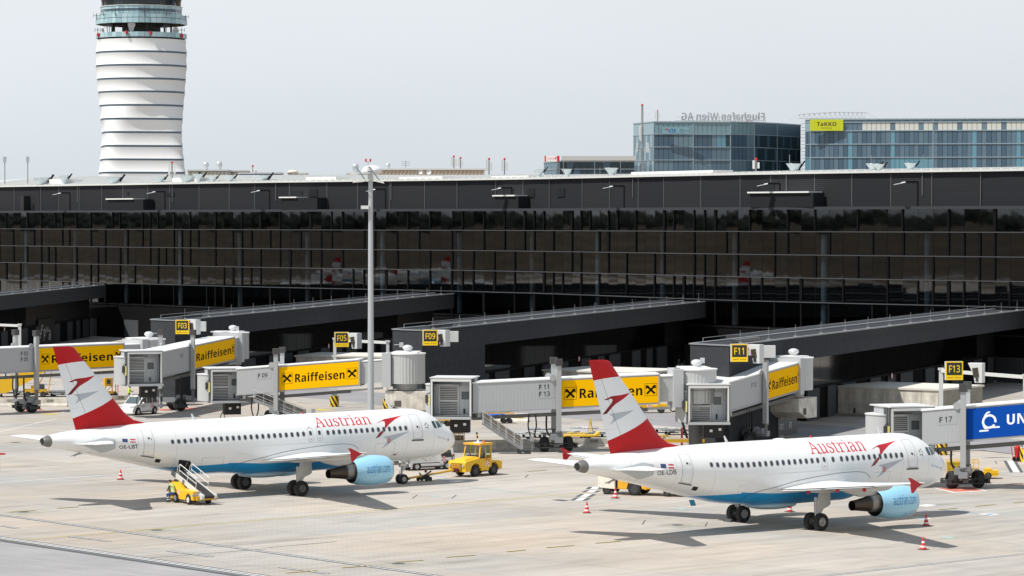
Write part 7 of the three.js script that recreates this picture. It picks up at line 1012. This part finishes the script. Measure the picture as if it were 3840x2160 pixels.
// ------------------------------------------------------------------ concrete barriers, striped drums
{
  const b = thing('concrete_barrier', '', 'barrier'); const g = new MB().ext([[-.32, 0], [.32, 0], [.32, .12], [.14, .36], [.09, .92], [-.09, .92], [-.14, .36], [-.32, .12]], 3.9, .03).tf((q) => q.rotateY(Math.PI / 2)); g.build('block', MAT.concb, b); new MB().box(0, .66, .13, .75, .25, .03).build('cast_mark', MAT.concd, b);
  const ORD = ['leftmost', 'second from left', 'third from left', 'fourth from left', 'fifth from left', 'sixth from left', 'seventh from left', 'eighth from left']; let first = true; const row = (a, c, lab, gr) => { const d = c.clone().sub(a), n = Math.max(1, Math.round(d.length() / 4)), yaw = Math.atan2(-d.z, d.x); for (let i = 0; i < n; i++) { const o = first ? b : copy(b); first = false; o.position.copy(a.clone().lerp(c, (i + .5) / n)); o.rotation.y = yaw + (i % 2 ? .006 : -.006); tag(o, n > 1 ? `${ORD[i]} concrete barrier ${lab}` : lab, 'barrier', n > 1 ? gr : undefined); if (n === 1) delete o.userData.group; } };
  row(gp(-330, 1524), gp(262, 1524.5), 'of the row behind the left aircraft’s fin', 'barrier row behind the left fin'); row(gp(405, 1514), gp(500, 1511), 'single concrete barrier left of the white van under bridge F05');
  row(gp(1560, 1692), gp(2300, 1680), 'of the row behind the yellow tow tractor', 'barrier row behind the tow tractor');
  row(gp(1860, 1580), gp(1975, 1583), 'of the short white row under bridge F11 F13', 'barriers under bridge F11 F13'); row(gp(3028, 1543), gp(3110, 1534), 'stained concrete barrier right of the F13 bridge foot');
  const st = canvasTex(256, 128, (c, w, h) => { c.fillStyle = '#e3bb1e'; c.fillRect(0, 0, w, h); c.fillStyle = '#191817'; for (let i = -3; i < 9; i++) { c.beginPath(); c.moveTo(i * 43, 0); c.lineTo(i * 43 + 21, 0); c.lineTo(i * 43 + 85, h); c.lineTo(i * 43 + 64, h); c.closePath(); c.fill(); } });
  const dr = thing('striped_drum', '', 'drum'); const cy = new THREE.CylinderGeometry(.5, .5, 1.25, 32, 1, true); cy.translate(0, .62, 0); mesh('drum', cy, new THREE.MeshStandardMaterial({ map: st, roughness: .6 }), dr); new MB().cyl(0, 1.22, 0, .5, .5, .04, 32).build('lid', MAT.offwhite, dr); for (let i = 0; i < 5; i++) new MB().cyl(-.25 + i * .13, 1.32, .1, .05, .05, .18, 8).build('bolt', MAT.dark, dr);
  [[1254, 1525.3, 'black and yellow striped drum standing free left of the light mast'], [1452, 1537, 'black and yellow striped drum under the F09 bridge rotunda'], [3532, 1706, 'black and yellow striped drum behind bridge F17'], [3846, 1732, 'black and yellow striped drum cut by the right edge']].forEach(([u, v, l], i) => { const o = i ? copy(dr) : dr; o.position.copy(gp(u, v)); o.rotation.y = i * 1.1; tag(o, l, 'drum', 'striped guard drums'); });
}
// ------------------------------------------------------------------ carts, lifts, pallets and other gear
{
  const cart = thing('baggage_cart', 'yellow baggage cart with black wheels under the F11 F13 cab', 'cart', gp(1660, 1597), .12); new MB().box(0, .62, 0, 3.0, .12, 1.4).bar(V(-1.5, 1.05, -.7), V(1.5, 1.05, -.7), .06).bar(V(-1.5, 1.05, .7), V(1.5, 1.05, .7), .06).bar(V(-1.5, .6, .7), V(-1.5, 1.05, .7), .06).bar(V(1.5, .6, .7), V(1.5, 1.05, .7), .06).bar(V(0, .6, .7), V(0, 1.05, .7), .06).bar(V(1.5, .55, 0), V(2.6, .5, 0), .1).build('frame', MAT.yellowd, cart); for (const x of [-1.2, .5, 1.1]) for (const s of [-1, 1]) new MB().cyl(x, .26, s * .6, .27, .27, .2, 18, 'z').build('wheel', MAT.rubber, cart);
  const c2 = copy(cart, 'baggage cart with a blue tarpaulin under the F11 F13 bridge', gp(1870, 1587), .1); new MB().sph(0, 0, 0, 1.0, .22, .6, 14).build('tarpaulin', MAT.blue, c2).position.set(-.2, .82, 0);
  const tr = thing('luggage_tractor', 'yellow luggage tractor with chequer mark under the F11 F13 bridge', 'tractor', gp(2440, 1548), .05); new MB().ext([[-1.9, .4], [1.7, .4], [1.75, .95], [.9, 1.05], [.5, .85], [-.5, .8], [-.7, 1.1], [-1.9, 1.15]], 1.5, .05).build('body', MAT.yellow, tr); for (const x of [-1.2, 1.1]) for (const s of [-1, 1]) carWheel(tr, x, s * .65, .36, .25, M('hubd', [], 0), s); { const g = new THREE.PlaneGeometry(.4, .45); g.translate(-.2, .65, .77); mesh('chequer_mark', g, new THREE.MeshStandardMaterial({ map: checker, roughness: .5 }), tr); } new MB().lathe([[.28, 0], [.4, .1], [.4, .4], [.28, .5]], 20, 2.4, .5, .3, 'z').build('cable_reel', MAT.dark, tr);
  // yellow stair truck at the left edge
  const sp = gp(40, 1489), st = thing('stair_truck', 'yellow passenger stair vehicle at the left edge behind the bridge', 'stair vehicle', sp, .1); new MB().ext([[-4.5, .6], [-3.6, .6], [4.6, 4.6], [4.6, 3.4], [2.4, 2.0], [-.5, .5]], .12, .02).tf((g) => g.translate(0, 0, .9)).build('side_panel', MAT.yellow, st); new MB().ext([[-4.5, .6], [-3.6, .6], [4.6, 4.6], [4.6, 3.4], [2.4, 2.0], [-.5, .5]], .12, .02).tf((g) => g.translate(0, 0, -.9)).build('side_panel', MAT.yellow, st);
  { const m = new MB(); for (let i = 0; i < 18; i++) m.box(-3.6 + i * .45, .7 + i * .22, 0, .42, .05, 1.7); m.build('step', MAT.grey, st, { kind: 'stuff' }); const r = new MB(); for (const z of [.9, -.9]) { r.tube([V(-4, 1.6, z), V(4.4, 5.6, z)], .04); for (let i = 0; i < 7; i++) r.tube([V(-3.8 + i * 1.3, .9 + i * .62, z), V(-3.8 + i * 1.3, 1.7 + i * .62, z)], .03); } r.build('handrail', MAT.yellow, st); new MB().bar(V(2.8, .5, .6), V(4.4, 3.6, .6), .12).bar(V(4.4, .5, .6), V(4.9, 3.8, .6), .1).box(2.9, .75, 0, 2.6, .35, 1.6).box(2.7, 1.1, .5, .6, .5, .5).build('undercarriage', MAT.yellowd, st); new MB().box(3.5, 1.2, .3, .9, .6, .9).build('engine', MAT.dark, st); for (const x of [-3, 2, 3.8]) for (const s of [-1, 1]) carWheel(st, x, s * .75, .34, .22, M('hubd', [], 0), s); }
  person('person in red cap and hi-vis climbing the yellow stair vehicle', V(...at(20, 1430, 383).toArray()).setY(1.6), 2.2, { pelvis: [0, .92, 0], chest: [0, 1.3, .06], neck: [0, 1.5, .08], head: [0, 1.58, .1], crown: [0, 1.67, .11], shL: [.19, 1.42, .06], shR: [-.19, 1.42, .06], elL: [.26, 1.15, .1], elR: [-.26, 1.15, .1], haL: [.22, .95, .28], haR: [-.22, .95, .28], hipL: [.1, .88, 0], hipR: [-.1, .88, 0], knL: [.1, .5, .14], knR: [-.1, .5, -.02], anL: [.1, .12, .06], anR: [-.1, .1, -.1], toL: [.1, .05, .2], toR: [-.1, .05, .06] }, { t: [.62, .16, .04], s: [.42, .27, .19], a: [.10, .02, .02], l: [.03, .03, .05], f: [.02, .02, .02] }, { sleeve: 2 });
  // worker by the F05 bridge
  person('worker in bright hi-vis vest and dark shorts beside the white van', gp(484, 1506), 1.9, { pelvis: [0, .95, 0], chest: [0, 1.32, .05], neck: [0, 1.52, .07], head: [0, 1.6, .09], crown: [0, 1.68, .1], shL: [.19, 1.44, .05], shR: [-.19, 1.44, .05], elL: [.24, 1.2, .18], elR: [-.24, 1.2, .18], haL: [.12, 1.12, .4], haR: [-.12, 1.2, .4], hipL: [.1, .9, 0], hipR: [-.1, .9, 0], knL: [.11, .5, .1], knR: [-.11, .5, -.04], anL: [.11, .1, .08], anR: [-.11, .1, -.16], toL: [.11, .05, .22], toR: [-.11, .05, 0] }, { t: HV, s: [.42, .27, .19], a: HV, l: [.02, .022, .03], f: [.03, .03, .03] }, { shorts: 1 });
  // yellow platform truck under bridge F17
  const pl = thing('platform_truck', 'yellow railed platform truck behind the F17 bridge legs', 'truck', gp(3618, 1793), -.12); pl.scale.setScalar(.66); new MB().box(1.2, .5, 0, 5.6, .35, 1.9).box(3.3, .75, 0, 1.5, .5, 1.9).ext([[2.2, .6], [2.4, 1.25], [3.2, 1.25], [3.4, .6]], 1.95, .04).build('chassis', MAT.yellow, pl); new MB().box(-1.2, 1.35, 0, 1.9, 1.3, 1.7).build('tank_cage', M('cage', [.42, .29, .015], .6), pl); { const r = new MB(); for (const z of [-.85, .85]) { for (const y of [1.3, 1.9, 2.25]) r.bar(V(-2.3, y, z), V(1.7, y, z), .06); for (let i = 0; i <= 6; i++) r.bar(V(-2.3 + i * .667, .7, z), V(-2.3 + i * .667, 2.25, z), .05); } for (const y of [1.3, 2.25]) r.bar(V(1.7, y, -.85), V(1.7, y, .85), .06); r.build('guard_rail', MAT.yellow, pl); new MB().box(.8, .95, 0, 1.8, .5, 1.2).build('engine_box', MAT.grey, pl); for (const s of [-1, 1]) { carWheel(pl, 2.8, s * .85, .42, .28, M('hubd', [], 0), s); carWheel(pl, -1.6, s * .85, .42, .28, M('hubd', [], 0), s); } new MB().cyl(-.3, 2.4, .8, .09, .09, .22, 10).build('beacon', MAT.dark, pl); }
  // fire extinguisher trolley
  const ft = thing('extinguisher_trolley', 'red fire extinguisher trolley beside the striped drum at the right edge', 'trolley', gp(3815, 1730), .3); new MB().cyl(.05, .75, 0, .24, .24, .95, 16).sph(.05, 1.22, 0, .24, .14, .24, 12).build('tank', MAT.red, ft); new MB().tube([V(-.3, .3, .25), V(-.45, 1.4, .25), V(-.45, 1.4, -.25), V(-.3, .3, -.25)], .035, 14, 6).build('handle', MAT.red, ft); for (const s of [-1, 1]) new MB().cyl(-.1, .2, s * .35, .2, .2, .1, 14, 'z').build('wheel', MAT.rubber, ft);
  // yellow lift and red ladder behind the left fin, blue vehicle, wire frame
  const lf = thing('yellow_lift', 'yellow baggage lift with red ladder right of the left fin', 'lift', gp(408, 1488), .4); new MB().box(-.1, 1.75, 0, .95, .95, .9).box(0, .5, 0, 1.5, .28, 1.1).bar(V(-.5, .6, .4), V(-.5, 1.3, .4), .1).bar(V(.3, .6, .4), V(.3, 1.3, .4), .1).bar(V(-.5, .6, .4), V(.3, 1.3, .4), .07).build('body', MAT.yellowd, lf); new MB().box(-.15, 1.8, .47, .4, .5, .05).build('panel', MAT.dark, lf); { const r = new MB(); for (const x of [.65, .95]) r.bar(V(x, 0, .6), V(x, 1.7, .6), .06); for (let i = 0; i < 5; i++) r.bar(V(.65, .25 + i * .33, .6), V(.95, .25 + i * .33, .6), .05); r.build('ladder', MAT.red, lf); } for (const s of [-1, 1]) for (const x of [-.6, .6]) new MB().cyl(x, .28, s * .6, .28, .28, .2, 14, 'z').build('wheel', MAT.rubber, lf);
  const bv = thing('blue_van', 'blue van roof showing above the leftmost bridge', 'van', gp(-10, 1338), .05); const tb = at(30, 1316, 500); bv.position.set(tb.x - .5, 0, -500 + 60); new MB().ext([[-2.6, .4], [2.6, .4], [2.6, 1.2], [1.6, 1.6], [1.1, 2.5], [-2.6, 2.6]], 1.9, .08).build('body', M('bluev', [.02, .10, .45], .4), bv); new MB().box(-.8, 2.72, 0, 3, .1, 1.5).build('roof_rack', MAT.dark, bv); for (const x of [-1.6, 1.6]) for (const s of [-1, 1]) carWheel(bv, x, s * .85, .36, .25, M('hubd', [], 0), s); new MB().ext([[.9, 1.6], [1.4, 1.6], [1.0, 2.3], [.3, 2.3], [.3, 1.6]], 1.96).build('door_window', M('vglass', [], 0), bv);
  // cage trolley by the F11 cab
  const cg = thing('cage_trolley', 'small rusty cage trolley at the left aircraft’s nose', 'trolley', gp(1715, 1665), .2); { const r = new MB(); for (const x of [-.6, -.2, .2, .6]) for (const z of [-.4, .4]) r.bar(V(x, .2, z), V(x, 1.25, z), .05); for (const y of [.3, .65, 1.0, 1.25]) for (const z of [-.4, .4]) r.bar(V(-.62, y, z), V(.62, y, z), .045); r.build('cage', M('cagem', [.20, .13, .05], .7), cg); new MB().box(0, .5, 0, 1.1, .6, .7).build('load', M('cload', [.10, .075, .05], .8), cg); }
  { const t = thing('striped_post', 'black and yellow striped post under the F11 cab', 'post', gp(1792, 1656)); for (let i = 0; i < 5; i++) new MB().box(-.05 * i * .5, .1 + i * .17, 0, .16, .2, .16, 0, 0, .12).build('stripe', i % 2 ? MAT.yellow : MAT.black, t); }
  // stacks of flattened container dollies and pallets in front of the road
  let k = 0; const pm = [M('pal0', [.36, .38, .39], .5, .2), M('pal1', [.26, .28, .29], .55, .2), M('pal2', [.48, .49, .48], .5, .1), M('pal3', [.58, .42, .10], .6)];
  const names = { a: ['grey', 'dark grey', 'pale'], b: [], c: [] }, where = { a: 'near the yellow stair vehicle', b: 'behind the barriers left of the right fin', c: 'just right of the right fin' }, ordn = {}; const ORD = ['first', 'second', 'third', 'fourth', 'fifth', 'sixth', 'seventh', 'eighth'];
  const dolly = (u, v, w, dpt, h, yaw, key, mi) => { const t = thing('pallet_dolly', `${ORD[ordn[key] = (ordn[key] ?? -1) + 1]} low pallet dolly counted from the left, ${where[key]}`, 'dolly', gp(u, v), yaw, `pallet dollies ${where[key]}`); const m = new MB(); m.box(0, h, dpt / 2, w, .07, .1).box(0, h, -dpt / 2, w, .07, .1); for (let i = 0; i <= 7; i++) m.box(-w / 2 + i * w / 7, h + (i % 3) * .02, 0, .09, .07, dpt); for (let i = 0; i < 9; i++) m.cyl(-w / 2 + rr(.1, w - .1), h + .07, rr(-.5, .5) * dpt, .05, .05, rr(.5, 1.2), 6, 'x'); m.box(w / 2 + .5, h - .08, 0, 1, .06, .08).build('frame', pm[mi], t); new MB().box(0, h - .03, 0, w * .98, .02, dpt * .97).build('deck', D('pald', [.10, .10, .10]), t); for (const x of [-.35, .35]) for (const s of [-1, 1]) new MB().cyl(x * w, .14, s * dpt * .4, .14, .14, .1, 10, 'z').build('wheel', MAT.rubber, t); k++; };
  for (const [u, v] of [[30, 1487], [95, 1481], [165, 1486], [205, 1480], [232, 1487]]) dolly(u, v, 2.6, 1.6, .42, rr(-.3, .3), 'a', k % 3);
  for (const [u, v, m] of [[1950, 1648, 2], [1985, 1640, 0], [2035, 1628, 1], [2075, 1642, 2], [2120, 1632, 0], [2155, 1643, 3], [2190, 1628, 2], [2225, 1638, 1]]) dolly(u, v, 2.4, 1.6, .34 + (k % 3) * .12, rr(-.4, .4), 'b', m);
  for (const [u, v, m] of [[2460, 1652, 3], [2490, 1622, 2], [2535, 1630, 1]]) dolly(u, v, 2.4, 1.5, .4, rr(-.3, .3), 'c', m);
  { const t = thing('trestle', 'yellow trestle standing among the dollies left of the right fin', 'trestle', gp(2214, 1632)); new MB().bar(V(-.3, 0, 0), V(0, 1.6, 0), .07).bar(V(.3, 0, 0), V(0, 1.6, 0), .07).bar(V(0, 0, .4), V(0, 1.6, 0), .07).bar(V(-.15, .7, 0), V(.15, .7, 0), .05).build('legs', MAT.yellowd, t); }
  { const t = thing('yellow_dolly', 'flat yellow towing dolly behind the barrier row left of the right fin', 'dolly', gp(2165, 1650), .15); new MB().box(0, .42, 0, 3.0, .14, 1.2).box(-1.7, .38, 0, .8, .1, .1).ext([[1.4, .35], [2.1, .85], [2.1, .35]], .8, .03).build('frame', MAT.yellow, t); for (const x of [-1, 1]) new MB().cyl(x, .2, .5, .2, .2, .14, 14, 'z').build('wheel', MAT.rubber, t); }
  { const t = thing('conveyor_dolly', 'long yellow roller dolly before the F13 cab', 'dolly', gp(2545, 1672), .05); new MB().box(0, .5, .6, 5.4, .3, .1).box(0, .5, -.6, 5.4, .3, .1).build('frame', MAT.yellowd, t); const r = new MB(); for (let i = 0; i < 24; i++) r.cyl(-2.6 + i * .225, .62, 0, .06, .06, 1.1, 8, 'z'); r.build('roller', MAT.steel, t, { kind: 'stuff' }); }
  { const t = thing('bridge_steps', 'black steps and red frame at the left foot of the F13 cab', 'steps', gp(2590, 1668), -.1); new MB().bar(V(-1.1, 3.2, 0), V(-.2, .2, 0), .5, .2).build('chute', MAT.black, t); new MB().bar(V(-.6, 3.3, .5), V(1.6, .2, .5), .3, .1).build('stringer', M('strg', [.55, .52, .45], .6), t); new MB().box(-.8, .8, .3, .2, 1.6, .2).box(.3, .8, .3, .2, 1.6, .2).build('legs', M('rleg', [.28, .03, .04], .6), t); }
  { const t = thing('ground_power_cart', 'small grey gear trolley on two wheels before the F09 bridge', 'trolley', gp(1438, 1788)); new MB().box(0, .55, 0, .25, .5, .4).build('case', MAT.dark, t); new MB().cyl(0, .24, 0, .24, .24, .14, 16, 'z').build('wheel', MAT.rubber, t); }
  { const t = thing('warning_post', 'orange-headed post cut off by the left edge of the picture', 'post', gp(-3, 1768)); new MB().box(0, .8, 0, .12, 1.6, .12).build('post', M('wpost', [.55, .32, .05], .6), t); new MB().box(.25, 1.45, 0, .5, .14, .14).build('arm', MAT.red, t); }
  { const c = thing('wheel_chock', 'black wheel chock behind the right aircraft’s far wheels', 'chock', gp(2735, 1956), HEAD); new MB().ext([[-.3, 0], [.3, 0], [.05, .22], [-.05, .22]], .7, .02).build('chock', MAT.dark, c); }
}
renderer.render(scene, camera);
